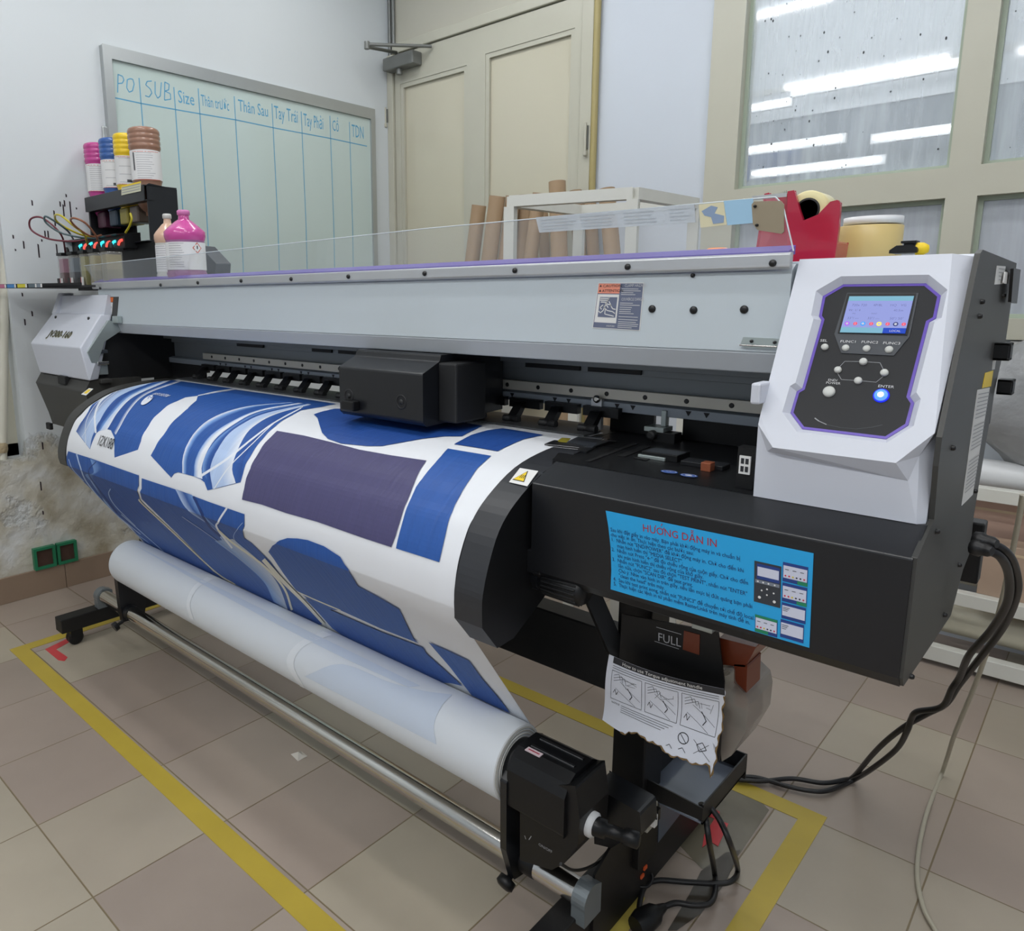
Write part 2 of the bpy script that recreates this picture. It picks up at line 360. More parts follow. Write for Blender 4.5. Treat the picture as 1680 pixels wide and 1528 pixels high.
# back wall: above the door, the pale piece between door and window, piers and the part below and above the window
DX0, DX1, DZ = XL, -1.889, 2.6534
WX0, WX1, WZ0, WZ1 = -1.349, .54, 1.196, 3.058
wb = MB(); T0, T1 = YB, YB+.14
wb.box((XL, T0, DZ), (DX1, T1, CEIL), M_WB2).box((DX1, T0, FZ), (WX0, T1, CEIL), M_WB)
wb.box((WX0, T0, FZ), (XRW, T1, WZ0), M_WB).box((WX0, T0, WZ1), (XRW, T1, CEIL), M_WB).box((WX1, T0, WZ0), (XRW, T1, WZ1), M_WB)
wb.build('wall_back', kind='structure', origin=(0, 0, 0))
MB().box((XRW, YF, FZ), (XRW+.1, 6.6, CEIL), M_WB).build('wall_right', kind='structure', origin=(0, 0, 0))
MB().box((XL-.1, YF-.1, FZ), (XRW, YF, CEIL), M_WB).build('wall_front', kind='structure', origin=(0, 0, 0))

# door: frame, leaf with two glazed panels, closer, bolts, hinges
dr = MB()
dr.box((DX0, YB-.03, FZ), (DX0+.045, YB+.1, DZ), M_CREAM).box((DX1-.06, YB-.03, FZ), (DX1, YB+.1, DZ), M_CREAM).box((DX0+.045, YB-.03, DZ-.0), (DX1-.06, YB+.1, DZ+.05), M_CREAM)
door = dr.build('door_1', kind='structure', bevel=.004)
pl = XZ(YB-.015); L0, L1, LT = DX0+.05, DX1-.065, DZ-.005
p1 = [(-3.1144, .2425), (-2.6313, .2425), (-2.6313, 2.496), (-3.1144, 2.496)]
p2 = [(-2.5099, .2425), (-1.9926, .2425), (-1.9926, 2.523), (-2.5099, 2.523)]
lf = MB().sheet(pl, [(L0, FZ+.008), (L1, FZ+.008), (L1, LT), (L0, LT)], M_CREAM, 0, .04, holes=[p1, p2])
lf.build('door_leaf', parent=door)
for p in (p1, p2):
    x0, x1, z0, z1 = p[0][0], p[1][0], p[0][1], p[2][1]
    q = [(x0+.022, z0+.022), (x1-.022, z0+.022), (x1-.022, z1-.022), (x0+.022, z1-.022)]
    MB().sheet(pl, p, M_CREAM, -.004, .014, holes=[q]).build('panel_bead', parent=door, bevel=.003)
    MB().sheet(pl, [(x0+.01, z0+.01), (x1-.01, z0+.01), (x1-.01, z1-.01), (x0+.01, z1-.01)], M_DOORP, -.02, .006).build('glazed_panel', parent=door, label='glossy cream door panel')
cl = MB(); c0 = U((655, 103), 'y', YB-.06)
cl.box((c0.x-.10, YB-.09, c0.z-.03), (c0.x+.13, YB-.018, c0.z+.035), M_GREYM).lathe((c0.x, YB-.06, c0.z-.06), (0, 0, 1), [(0, .016), (.04, .016)], M_GREYM, 14)
clo = cl.build('door_closer', parent=door, bevel=.006, label='grey metal door closer')
e0 = U((602, 77), 'y', 2.744); e1 = U((708, 76), 'y', YB-.03)
MB().tube([(c0.x, YB-.06, c0.z+.04), (c0.x-.02, YB-.06, c0.z+.055), e0], .009, M_GREYM, 8).tube([e0+Vector((0, 0, .012)), e1], .009, M_GREYM, 8).lathe(e0-Vector((0, 0, .01)), (0, 0, 1), [(0, .014), (.035, .014)], M_GREYM, 12).build('closer_arm', parent=clo)
for (px, py, h) in [(961, 225, .10), (633, 190, .07), (634, 345, .07)]:
    q = U((px, py), 'y', YB-.04); bt = MB()
    bt.box((q.x-.009, YB-.036, q.z-h/2), (q.x+.009, YB-.028, q.z+h/2), M_GREYM).tube([(q.x, YB-.044, q.z-h*.6), (q.x, YB-.044, q.z+h*.6)], .006, M_CREAM, 8).lathe((q.x, YB-.044, q.z-h*.62), (0, 0, -1), [(0, .010), (.016, .010), (.02, .006)], M_CREAM, 12)
    bt.build('slide_bolt', parent=door, bevel=.001)
# conduits in the corner and by the door
M_YP = mat('ochre_pipe', (170, 156, 104), .45, 0, .08, 12)
MB().tube([(-1.8757, YB-.02, FZ+.001), (-1.8757, YB-.02, CEIL-.01)], .015, M_YP, 12).build('conduit_pipe', label='ochre vertical pipe on the wall just right of the cream door', cat='pipe')
for k, (px, lab) in enumerate([(622, 'thin grey conduit in the room corner, nearer the whiteboard'), (645, 'thin grey conduit above the door closer, right of the corner')]):
    q = U((px, 20), 'y', YB-.012)
    MB().tube([(max(q.x, XL+.012), YB-.012, U((px, 105 if k == 0 else 84), 'y', YB).z), (max(q.x, XL+.012), YB-.012, CEIL-.01)], .010, M_GREYM, 10).build('conduit_pipe', label=lab, cat='pipe')

# window_1: cream frame with four panes
fw = MB(); y0, y1 = YB-.03, YB+.09
xs = [(-1.2235, -.5146), (-.4273, .45)]; rows = [(1.2635, 1.6567), (1.7538, 2.995)]
holes = [[(a, c), (bq, c), (bq, d), (a, d)] for a, bq in xs for c, d in rows]
fw.sheet(XZ(y0), [(WX0, WZ0), (WX1, WZ0), (WX1, WZ1), (WX0, WZ1)], M_CREAM, 0, y1-y0, holes=holes)
win = fw.build('window_1', kind='structure')
M_BEADW = mat('pale_green_bead', (170, 182, 164), .4)
M_GL = clear('dirty_window_glass', (226, 234, 240), .22, .05, .22, 4)
M_GL2 = clear('lower_window_glass', (205, 210, 218), .45, .04, .25, 3)
M_SPK = mat('fly_specks', (60, 64, 66), .7)
for a, bq in xs:
    for c, d in rows:
        q = [(a+.014, c+.014), (bq-.014, c+.014), (bq-.014, d-.014), (a+.014, d-.014)]
        MB().sheet(XZ(YB+.01), [(a, c), (bq, c), (bq, d), (a, d)], M_BEADW, 0, .03, holes=[q]).build('window_bead', parent=win)
        g = MB().sheet(XZ(YB+.022), [(a+.008, c+.008), (bq-.008, c+.008), (bq-.008, d-.008), (a+.008, d-.008)], M_GL if c > 1.5 else M_GL2, 0, .005)
        if c > 1.5:
            for _ in range(90):
                x, z, r = random.uniform(a+.03, bq-.03), random.uniform(c+.03, min(d, c+.9)), random.uniform(.001, .0034)
                g.disc(XZ(YB+.022), x, z, r, M_SPK, .0008, 7, ry=r*random.uniform(1, 1.8))
        g.build('window_pane', parent=win)
# the lit workshop beyond the window
M_BEY = mat('beyond_grey_wall', (128, 136, 144), .6, 0, .1, 1)
M_BEYL = mat('beyond_white_cladding', (232, 236, 240), .5, 0, .05, 3)
wv = MB(); wv.box((XL-.3, 5.847, FZ), (XRW, 5.95, 2.59), M_BEY).box((XL-.3, 5.83, 2.59), (XRW, 5.95, CEIL), M_BEYL).box((XL-.3, 5.81, 2.770), (XRW, 5.83, 2.806), M_WHITE)
wv.box((-2.357, 5.79, 2.186), (-1.889, 5.847, 2.40), mat('blue_board', (50, 84, 140), .6)).build('wall_beyond', kind='structure', origin=(0, 0, 0))
MB().box((XL-.4, YB+.14, FZ), (XL-.3, 5.95, CEIL), M_BEYL).build('wall_beyond_left', kind='structure', origin=(0, 0, 0))
M_TUBE = mat('lit_tube', (255, 255, 255), .4, emit=(235, 243, 255), es=22)
M_TUBE2 = mat('lit_reflection_tube', (255, 255, 255), .4, emit=(235, 243, 255), es=7)
far = [((1225, 178), (1292, 165), 'uppermost short'), ((1300, 152), (1584, 97), 'uppermost long'), ((1218, 246), (1380, 227), 'left middle'), ((1432, 227), (1600, 204), 'right middle'), ((1234, 283), (1445, 263), 'lowest')]
for a, c, nm in far:  # glowing tubes put beyond the pane to imitate its tube reflections
    A = U(a, 'y', 5.49); B_ = U(c, 'y', 5.49); z = (A.z+B_.z)/2; t = thing('reflection_tube', (A.x, 5.49, z), 'glowing tube added beyond the window to imitate a reflection in the glass, the %s one' % nm, 'lamp', 'tubes imitating reflections in the window glass')
    MB().tube([(A.x, 5.49, z), (B_.x, 5.49, z)], .012, M_TUBE2, 8).build('glow_tube', parent=t)
    MB().box((A.x-.02, 5.515, z-.03), (B_.x+.02, 5.55, z+.03), M_WHITE).build('tube_housing', parent=t)
area('beyond_fill', (-1.2, 4.9, 3.4), (math.radians(-35), 0, 0), 3, .8, 62, (.9, .95, 1))  # added fill lights that brighten the room beyond, no fixture of their own
area('beyond_fill', (-1.2, 3.9, 2.75), (math.radians(150), 0, 0), 3, .6, 36, (.9, .95, 1))

# ceiling tubes (out of the frame, they light the room and show in the gloss; front rows added as frontal fill)
for i, (tx, ty) in enumerate(TUBES):
    t = thing('ceiling_light', (tx, ty, CEIL-.38), 'white fluorescent batten hung from the ceiling, above the frame, the front three added for fill', 'lamp', 'ceiling battens of the print room')
    MB().tube([(tx-.6, ty, CEIL-.40), (tx+.6, ty, CEIL-.40)], .016, M_TUBE, 8).build('glow_tube', parent=t)
    MB().box((tx-.62, ty-.03, CEIL-.375), (tx+.62, ty+.03, CEIL-.33), M_WHITE).box((tx-.5, ty-.004, CEIL-.33), (tx-.492, ty+.004, CEIL), M_WHITE).box((tx+.492, ty-.004, CEIL-.33), (tx+.5, ty+.004, CEIL), M_WHITE).build('tube_housing', parent=t)

# whiteboard on the left wall
wbd = thing('whiteboard', (XL+.01, 2.17, 1.05), 'large whiteboard with blue handwritten column grid on the left wall', 'whiteboard')
BY0, BY1, BZ0, BZ1 = 1.4322, 2.9102, 1.052, 2.354
pb = YZ(XL+.018)
M_WBS = mat('whiteboard_enamel', (196, 212, 208), .10, 0, .03, 3, 0, 60, .5)
M_ALU = mat('aluminium', (178, 182, 182), .35, .7)
fwb = MB().sheet(YZ(XL+.03), [(BY0, BZ0), (BY1, BZ0), (BY1, BZ1), (BY0, BZ1)], M_ALU, 0, .03, holes=[[(BY0+.036, BZ0+.05), (BY1-.03, BZ0+.05), (BY1-.03, BZ1-.055), (BY0+.036, BZ1-.05)]])
fwb.box((XL+.001, BY0-.02, 1.988), (XL+.012, BY0+.005, 2.042), M_ALU)
fwb.build('board_frame', parent=wbd, bevel=.006)
MB().sheet(pb, [(BY0+.02, BZ0+.02), (BY1-.02, BZ0+.02), (BY1-.02, BZ1-.02), (BY0+.02, BZ1-.02)], M_WBS, 0, .012).build('board_surface', parent=wbd)
M_INKB = mat('blue_marker', (92, 166, 204), .5)
wr = MB()
cols = [(228, 128, 233, 215), (285, 143, 300, 425), (325, 145, 341, 425), (384, 158, 395, 420), (446, 170, 455, 425), (494, 183, 501, 425), (541, 190, 546, 425), (573, 200, 577, 430)]
for x0, yy0, x1, yy1 in cols:
    a = pb.px((x0, yy0)); c = pb.px((x1, yy1)); c = (a[0]+(c[0]-a[0])*.6, BZ0+.12)
    m_ = (a[0]+.004, (a[1]+c[1])/2); wr.line(pb, [a, m_, c], .0042, M_INKB)
hp = [pb.px(q) for q in [(186, 160), (233, 170), (300, 182), (388, 197), (455, 211), (541, 227), (602, 240)]]
wr.line(pb, hp, .0048, M_INKB)
def hand(strokes, px0, px1, base, top):
    """strokes in a 0..w x 0..1 cell -> handwriting between two pixel columns"""
    for st in strokes:
        pts = [pb.px((px0+(px1-px0)*x, (base[0]+(base[1]-base[0])*x)*(1-y)+(top[0]+(top[1]-top[0])*x)*y)) for x, y in st]
        wr.line(pb, pts, .0042, M_INKB)
P_ = [[(0, 0), (.02, 1)], [(0, 1), (.3, .95), (.38, .75), (.28, .55), (.02, .5)]]
O_ = [[(.75, .9), (.58, .8), (.55, .3), (.7, .05), (.9, .15), (1, .6), (.92, .9), (.75, .9)]]
hand(P_+O_, 193, 220, (152, 153), (122, 128))
S_ = [[(.25, .95), (.08, .9), (.02, .7), (.2, .5), (.26, .3), (.15, .05), (0, .1)]]
U_ = [[(.38, .95), (.38, .3), (.48, .05), (.58, .2), (.62, .95)]]
B_2 = [[(.74, 0), (.75, 1)], [(.75, 1), (.92, .9), (.9, .6), (.76, .5), (.96, .4), (.98, .1), (.74, 0)]]
hand(S_+U_+B_2, 238, 281, (160, 166), (130, 136))
wr.text(pb, *pb.px((292, 168)), .075, 'Size', M_INKB, width=pb.px((319, 0))[0]-pb.px((292, 0))[0])
wr.text(pb, *pb.px((330, 173)), .068, 'Thân trước', M_INKB, width=pb.px((376, 0))[0]-pb.px((330, 0))[0])
wr.text(pb, *pb.px((391, 182)), .075, 'Thân Sau', M_INKB, width=pb.px((440, 0))[0]-pb.px((391, 0))[0])
wr.text(pb, *pb.px((450, 194)), .085, 'Tay Trái', M_INKB, width=pb.px((489, 0))[0]-pb.px((450, 0))[0])
wr.text(pb, *pb.px((498, 206)), .085, 'Tay Phải', M_INKB, width=pb.px((531, 0))[0]-pb.px((498, 0))[0])
wr.text(pb, *pb.px((545, 214)), .075, 'Cổ', M_INKB, width=pb.px((556, 0))[0]-pb.px((545, 0))[0])
wr.text(pb, *pb.px((577, 224)), .09, 'TDN', M_INKB, width=pb.px((597, 0))[0]-pb.px((577, 0))[0])
wr.build('handwriting', parent=wbd, label='blue marker writing and ruled columns')

# floor markings and marks
M_YT = mat('yellow_floor_tape', (178, 156, 56), .38, 0, .12, 8)
ft = MB(); o_ = [(-2.748, .7305), (-.3868, .7197), (-.3868, 1.7452), (-2.762, 1.7452)]
i_ = [(-2.699, .7808), (-.4354, .77), (-.4354, 1.693), (-2.717, 1.693)]
ft.sheet(XY(FZ), o_, M_YT, .0012, .0012, holes=[i_]).build('floor_tape', label='yellow tape rectangle stuck on the floor around the printer', cat='floor tape')
M_RT = mat('red_floor_tape', (196, 62, 66), .35, 0, .1, 20)
rp = [XY(FZ).px(p) for p in [(74, 1064), (90, 1065), (118, 1051), (121, 1044), (104, 1051), (93, 1061), (104, 1072), (111, 1078), (106, 1085), (95, 1085)]]
rp = [XY(FZ).px(p) for p in [(74, 1066), (113, 1047), (119, 1051), (92, 1066), (111, 1079), (106, 1085), (96, 1084)]]
MB().sheet(XY(FZ), rp, M_RT, .001, .001).build('corner_tape', label='red L-shaped tape mark on the floor by the left caster', cat='floor tape')
M_STN = mat('grey_damp_stain', (112, 106, 90), .18, 0, .35, 9)
M_GRM = mat('dark_grime', (62, 56, 46), .3, 0, .5, 14)
fs = MB(); Z0 = XY(FZ)
fs.sheet(Z0, [Z0.px(p) for p in [(1100, 1225), (1180, 1245), (1262, 1330), (1215, 1400), (1180, 1440), (1150, 1425), (1060, 1330)]], M_STN, .0006, 0)
fs.sheet(Z0, [Z0.px(p) for p in [(1190, 1400), (1215, 1395), (1190, 1450), (1150, 1500), (1110, 1528), (1095, 1528), (1130, 1470), (1150, 1430)]], M_GRM, .0009, 0)
fs.build('floor_stain', kind='stuff', label='grey damp patch and dark grime on the tiles below the waste tank', cat='stain')
for pts, lab in [([(1146, 1324), (1160, 1322), (1181, 1334), (1176, 1346), (1160, 1340)], 'small red tape scrap on the damp floor, nearer the stand'),
                 ([(1172, 1345), (1195, 1353), (1178, 1390), (1165, 1382), (1152, 1392), (1155, 1372)], 'larger crumpled red tape scrap on the damp floor behind the cable loop')]:
    MB().sheet(Z0, [Z0.px(p) for p in pts], M_RT, .0022, .001).build('tape_scrap', label=lab, cat='tape scrap')
q = U((489, 1240), 'z', FZ); pcw = MB()
pcw.add([q+Vector((-.02, -.01, 0)), q+Vector((.02, -.015, 0)), q+Vector((.022, .015, .001)), q+Vector((-.01, .018, 0)), q+Vector((.002, 0, .012)), q+Vector((.012, .006, .004))], [(0, 1, 4), (1, 2, 5, 4), (2, 3, 4, 5), (3, 0, 4)], mat('crumpled_film', (205, 200, 190), .25))
pcw.build('plastic_scrap', label='crumpled bit of clear plastic on the floor in front of the steel tube', cat='scrap')

# two green-framed boxes low on the left wall
M_GRN = mat('green_plastic_frame', (32, 118, 82), .4); M_BRN = mat('dark_brown_screen', (70, 48, 38), .7, 0, .2, 40)
for (x0, x1, lab) in [((55, 891, 92, 932), 0, 'green square-framed dark box low on the left wall, nearer the camera'), ((93, 885, 127, 922), 0, 'green square-framed dark box low on the left wall, farther from the camera')]:
    a = YZ(XL).px((x0[0], x0[3])); c = YZ(XL).px((x0[2], x0[1])); zb = FZ+.109; t = thing('wall_vent', (XL+.011, (a[0]+c[0])/2, zb), lab, 'wall vent', 'green-framed boxes at the skirting')
    o4 = [(a[0], zb), (c[0]-.012, zb), (c[0]-.012, zb+.092), (a[0], zb+.092)]; i4 = [(a[0]+.011, zb+.011), (c[0]-.023, zb+.011), (c[0]-.023, zb+.081), (a[0]+.011, zb+.081)]
    MB().sheet(YZ(XL+.022), o4, M_GRN, 0, .022, holes=[i4]).build('vent_frame', parent=t, bevel=.002)
    MB().sheet(YZ(XL+.012), [(a[0]+.005, zb+.005), (c[0]-.016, zb+.005), (c[0]-.016, zb+.087), (a[0]+.005, zb+.087)], M_BRN, 0, .01).build('vent_screen', parent=t)

# ================================================================== PRINTER
M_BLK = mat('black_coated_steel', (19, 21, 25), .34, 0, .06, 6, 0, 60, .55)
M_BLK2 = mat('black_plastic', (16, 17, 19), .40, 0, .06, 6, 0, 60, .35)
M_NEAR = mat('matte_black_interior', (20, 21, 23), .6)
M_SLATE = mat('dark_slate_plastic', (52, 57, 64), .4, 0, .04, 6)
M_GRAPH = mat('graphite_steel', (58, 58, 56), .45, .0, .06, 8)
M_SHELL = mat('light_grey_shell', (206, 210, 220), .42, 0, .02, 4)
M_COVER = mat('cover_grey_paint', (196, 206, 212), .38, 0, .02, 3)
M_LIP = mat('cover_lip_shaded', (180, 186, 192), .4, 0, .02, 3)  # cover grey darkened to paint in the shade on the downward-facing lip
M_PURP = mat('purple_trim', (98, 74, 176), .3)
M_ALUR = mat('aluminium_rail', (196, 198, 200), .34, .5)
M_SCR = mat('black_screw', (18, 18, 20), .3)
M_LGM = mat('light_zinc_bracket', (176, 186, 184), .3, .6)
M_WLAB = mat('white_label', (226, 226, 224), .5)
M_TXT = mat('dark_print', (40, 42, 48), .5)
M_GTX = mat('grey_print', (150, 152, 156), .5)
M_WTX = mat('white_print', (205, 206, 208), .5)
M_GLBL = mat('slate_label', (104, 112, 136), .5)
M_ORL = mat('salmon_label', (238, 150, 126), .5)
M_YEL = mat('warning_yellow', (238, 204, 32), .45)

PR = thing('wide_format_printer', (-1.5, 1.3, 0), 'large grey and black wide-format inkjet printer on a black steel stand', 'printer')
PX0, PX1 = -2.924, -.15
xp = lambda p, v: (lambda q: (q.y, q.z))(U(p, 'x', v))
def screws(spots, name='screw', r=.006, parent=PR, ax=(0, -1, 0), m=M_SCR, dome=.004):
    for q in spots:
        MB().lathe(q, ax, [(-.001, r), (dome*.5, r), (dome, r*.7), (dome*1.1, 0)], m, 14).build(name, parent=parent)

# --- right service box: black body below, light shell with the control panel above
XA, XB = -.69, PX1
body = [(.964, .892), (.972, .877), xp((1495, 1135), XB), xp((1560, 1010), XB), xp((1580, 935), XB), (1.43, .97), (1.43, 1.063), (1.03, 1.066), (.964, 1.041)]
body = [(.964, .892), (.974, .877), (1.05, .868), (1.27, .885), (1.36, .96), (1.37, 1.062), (1.03, 1.066), (.964, 1.041)]
lowb = MB().prism('x', XA, XB-.004, body, M_BLK, mcap=M_BLK).build('lower_service_cover', parent=PR, bevel=.002)
# side sheet, full height, black-grey
sp_ = [(.966, .892), (.975, .879), xp((1560, 1010), XB), xp((1580, 935), XB), xp((1592, 905), XB), xp((1597, 850), XB), xp((1632, 640), XB), xp((1650, 560), XB), xp((1668, 432), XB), (1.155, 1.395), (1.138, 1.39), (1.03, 1.175), (1.03, 1.14), (1.045, 1.07), (.966, 1.043)]
side = MB().sheet(YZ(XB), sp_, M_GRAPH, 0, .006).build('side_panel', parent=PR, bevel=.001)
screws([U(p, 'x', XB+.0005) for p in [(1610, 495), (1606, 519), (1562, 735), (1536, 872)]]+[U(p, 'x', XB+.0005) for p in [(1573, 927), (1549, 1009), (1494, 1110), (1599, 806), (1645, 485)]], 'side_screw', .0035, PR, (1, 0, 0))
ps = YZ(XB+.0008)
lab = MB(); LP = [ps.px(p) for p in [(1604, 640), (1624, 636), (1596, 812), (1578, 830)]]
lab.sheet(ps, LP, M_WLAB, 0, .0006)
for k in range(26):
    t = .04+k*.034
    if k in (7, 15, 16): continue
    a = (LP[0][0]+(LP[3][0]-LP[0][0])*t+.004, LP[0][1]+(LP[3][1]-LP[0][1])*t); c = (LP[1][0]+(LP[2][0]-LP[1][0])*t-.004, LP[1][1]+(LP[2][1]-LP[1][1])*t)
    lab.line(ps, [a, c], .0013, M_GTX, .0012)
lab.build('rating_label', parent=PR, label='tall white rating label')
lab = MB().sheet(ps, [ps.px(p) for p in [(1617, 612), (1630, 608), (1626, 634), (1612, 637)]], M_YEL, 0, .0006).sheet(ps, [ps.px(p) for p in [(1630, 588), (1635, 586), (1632, 606), (1628, 607)]], M_WLAB, 0, .0006)
lab.build('caution_label', parent=PR, label='small yellow label')
lab = MB().sheet(ps, [ps.px(p) for p in [(1636, 436), (1650, 437), (1646, 466), (1632, 467)]], M_WLAB, 0, .0006)
for k in range(4): 
    a = ps.px((1637, 441+k*6)); c = ps.px((1647, 442+k*6)); lab.line(ps, [a, c], .0012, M_GTX, .0012)
lab.build('serial_label', parent=PR)
# rear bracket and the two cable hooks
MB().sheet(YZ(XB+.012), [xp(p, XB+.004) for p in [(1652, 440), (1664, 443), (1658, 498), (1648, 496)]], M_BLK, 0, .004).sheet(YZ(XB+.005), [xp(p, XB+.005) for p in [(1650, 446), (1657, 448), (1653, 466), (1647, 465)]], M_WLAB, 0, .002).build('rear_bracket', parent=PR, bevel=.002)
for (px, py, wd, hh) in [(1630, 577, 0, .026), (1636, 635, 0, .024)]:
    q = U((px, py), 'x', XB); t = MB()
    t.box((XB-.0005, q.y, q.z-hh/2), (XB+.018, q.y+.004, q.z+hh/2), M_BLK2).box((XB-.0005, q.y, q.z-hh/2), (XB+.020, q.y+.03, q.z-hh/2+.004), M_BLK2).box((XB-.0005, q.y, q.z+hh/2-.004), (XB+.020, q.y+.03, q.z+hh/2), M_BLK2).box((XB+.016, q.y+.004, q.z-hh/2), (XB+.020, q.y+.03, q.z+hh/2), M_BLK2)
    t.build('cable_hook', parent=PR, bevel=.001)
# power inlet block where the cables enter
q = U((1597, 905), 'x', XB)
inl = MB().box((XB-.02, q.y-.012, q.z-.052), (XB+.012, q.y+.022, q.z+.052), M_BLK2).build('power_inlet', parent=PR, bevel=.003)

# --- the light shell
SX0, SX1 = -.36, -.157
sh_o = Vector((0, 1.14, 1.391)); sh_d = Vector((0, 1.021-1.14, 1.160-1.391))
SHP = Pl(sh_o, (1, 0, 0), (0, 1.14-1.0213, 1.391-1.1605))
def shp(pts): return [SHP.px(p) for p in pts]
zq = lambda x, y: (x/3.056+1180, y/3.056+400)
INN = shp([zq(*p) for p in [(615, 188), (1032, 182), (1106, 243), (1082, 358), (1047, 378), (950, 752), (972, 785), (942, 898), (830, 968), (408, 918), (348, 838), (380, 728), (408, 712), (505, 368), (492, 350), (512, 248)]])
A = sum(INN[i][0]*INN[(i+1) % len(INN)][1]-INN[(i+1) % len(INN)][0]*INN[i][1] for i in range(len(INN)))
if A < 0: INN = INN[::-1]
OUT = offset2(INN, .0075)
FR = [(SX0+.0, 0), (SX1-.018, 0)]
rid = [SHP.px(p) for p in [zq(200, 860), zq(268, 1022), zq(885, 1100), zq(1080, 950)]]
front = [(SX0, -.001), (SX0, rid[0][1]), (rid[1][0], rid[1][1]), (rid[2][0], rid[2][1]), (rid[3][0], rid[3][1]), (SX1-.022, -.001)]
front[0] = (SX0, 0.0); front[-1] = (SX1-.022, 0.0)
sh = MB(); sh.sheet(SHP, front, M_SHELL, 0, 0, holes=[OUT])
DP = .010
n_ = len(OUT); vs = [SHP.pt(a, b_, 0) for a, b_ in OUT]+[SHP.pt(a, b_, -DP) for a, b_ in INN]
sh.add(vs, [(i, (i+1) % n_, (i+1) % n_+n_, i+n_) for i in range(n_)], M_SHELL)
# lower skirt: ridge returns to a vertical face
F3 = [SHP.pt(a, b_, 0) for a, b_ in front]
P1, P2, P3, P4, P5, P6 = F3   # P1 top-left, P2 left mid, P3 ridge left, P4 ridge right, P5 right mid, P6 top-right
yl = 1.028; zb = 1.066; zt = 1.118
L1, L2 = Vector((SX0, yl, zb)), Vector((SX1-.008, yl, zb))
K2, K3, K4, K5 = Vector((SX0, yl-.002, P2.z-.012)), Vector((P3.x-.012, yl-.001, zt+.014)), Vector((P4.x+.012, yl-.001, zt)), Vector((SX1-.014, yl+.004, P5.z-.03))
R6 = Vector((SX1, P6.y+.016, P6.z-.004)); R5 = Vector((SX1, yl+.03, P5.z)); R1 = Vector((SX1, yl+.010, zb))
bk = 1.165
vs = [P1, P2, P3, P4, P5, P6, K2, K3, K4, K5, L1, L2, R6, R5, R1, Vector((SX0, bk, 1.391)), Vector((SX1, bk, 1.391)), Vector((SX0, bk, zb)), Vector((SX1, bk, zb))]
sh.add(vs, [(1, 6, 7, 2), (2, 7, 8, 3), (3, 8, 9, 4), (6, 10, 7), (7, 10, 11, 8), (8, 11, 9), (4, 13, 12, 5), (9, 11, 14, 13), (4, 9, 13), (5, 12, 16, 15, 0), (0, 15, 17, 10, 6, 1), (12, 13, 14, 18, 16), (10, 17, 18, 14, 11), (15, 16, 18, 17)], M_SHELL)
shell = sh.build('control_shell', parent=PR)
# small catch block on the left edge of the shell
q0, q1 = U(zq(165, 800), 'y', 1.03), U(zq(245, 700), 'y', 1.03)
MB().box((q0.x, 1.02, q0.z), (SX0+.002, 1.06, q1.z), M_SHELL).build('shell_catch', parent=PR, bevel=.003)
# purple ring, panel, screen, keys
cp = MB().sheet(SHP, INN, M_PURP, -DP+.001, .002, holes=[offset2(INN, -.0035)]).sheet(SHP, offset2(INN, -.001), M_NEAR, -DP-.001, .004)
panel = MB().sheet(SHP, offset2(INN, -.0034), mat('charcoal_panel', (24, 26, 30), .4, 0, .03, 4, 0, 60, .3), -DP+.0005, .002)
panel = panel.build('control_panel', parent=PR, label='charcoal control panel with screen and keys')
cp.build('panel_ring', parent=panel, label='purple ring')
h0 = -DP+.0006
bez = MB().sheet(SHP, shp([zq(*p) for p in [(635, 232), (995, 232), (950, 450), (870, 548), (605, 535), (570, 440)]]), M_SLATE, h0+.0012, .0012).sheet(SHP, shp([zq(*p) for p in [(638, 238), (982, 236), (938, 446), (588, 436)]]), M_BLK2, h0+.0022, .001)
bez = bez.build('screen_bezel', parent=panel)
SCP = [zq(*p) for p in [(648, 253), (973, 251), (928, 440), (600, 434)]]
M_SC = mat('lit_screen', (40, 45, 60), .2, emit=(160, 170, 238), es=1.15)
M_SC2 = mat('lit_screen_top', (40, 60, 60), .2, emit=(136, 196, 222), es=1.1)
M_SCB = mat('lit_screen_blue', (10, 30, 90), .2, emit=(28, 76, 205), es=1.0)
M_SCT = mat('screen_digits', (90, 96, 150), .4, emit=(92, 96, 160), es=.5)
sc = MB(); sq = shp(SCP)
def bil(u, v):
    a = [(1-u)*sq[0][k]+u*sq[1][k] for k in (0, 1)]; c = [(1-u)*sq[3][k]+u*sq[2][k] for k in (0, 1)]; return tuple((1-v)*a[k]+v*c[k] for k in (0, 1))
hs = h0+.0034
sc.sheet(SHP, [bil(0, 0), bil(1, 0), bil(1, .13), bil(0, .13)], M_SC2, hs, .0005).sheet(SHP, [bil(0, .13), bil(1, .13), bil(1, .86), bil(0, .86)], M_SC, hs, .0005)
sc.sheet(SHP, [bil(0, .86), bil(.66, .86), bil(.66, 1), bil(0, 1)], M_SC2, hs, .0005).sheet(SHP, [bil(.66, .86), bil(1, .86), bil(1, 1), bil(.66, 1)], M_SCB, hs, .0005)
def st(u, v, s_, t, m=M_SCT, sx=1): a, b_ = bil(u, v); sc.text(SHP, a, b_, s_, t, m, hs+.0004, sx)
st(.08, .28, .0048, '720x 720', sx=1.0); st(.42, .28, .0048, '4P/8L'); st(.68, .28, .0048, 'HQ'); st(.84, .28, .0048, 'VG')
st(.05, .42, .0046, 'W: 1/ 4'); st(.75, .42, .0044, '40.5m'); st(.12, .50, .0026, 'PRE'); st(.42, .50, .0026, 'PRINT')
st(.06, .64, .0048, "33°/ ---"); st(.38, .64, .0048, "33°/ ---"); st(.72, .64, .0048, "50°/ 50°")
M_EW = mat('lit_icon_white', (60, 60, 60), .3, emit=(225, 228, 245), es=1.0)
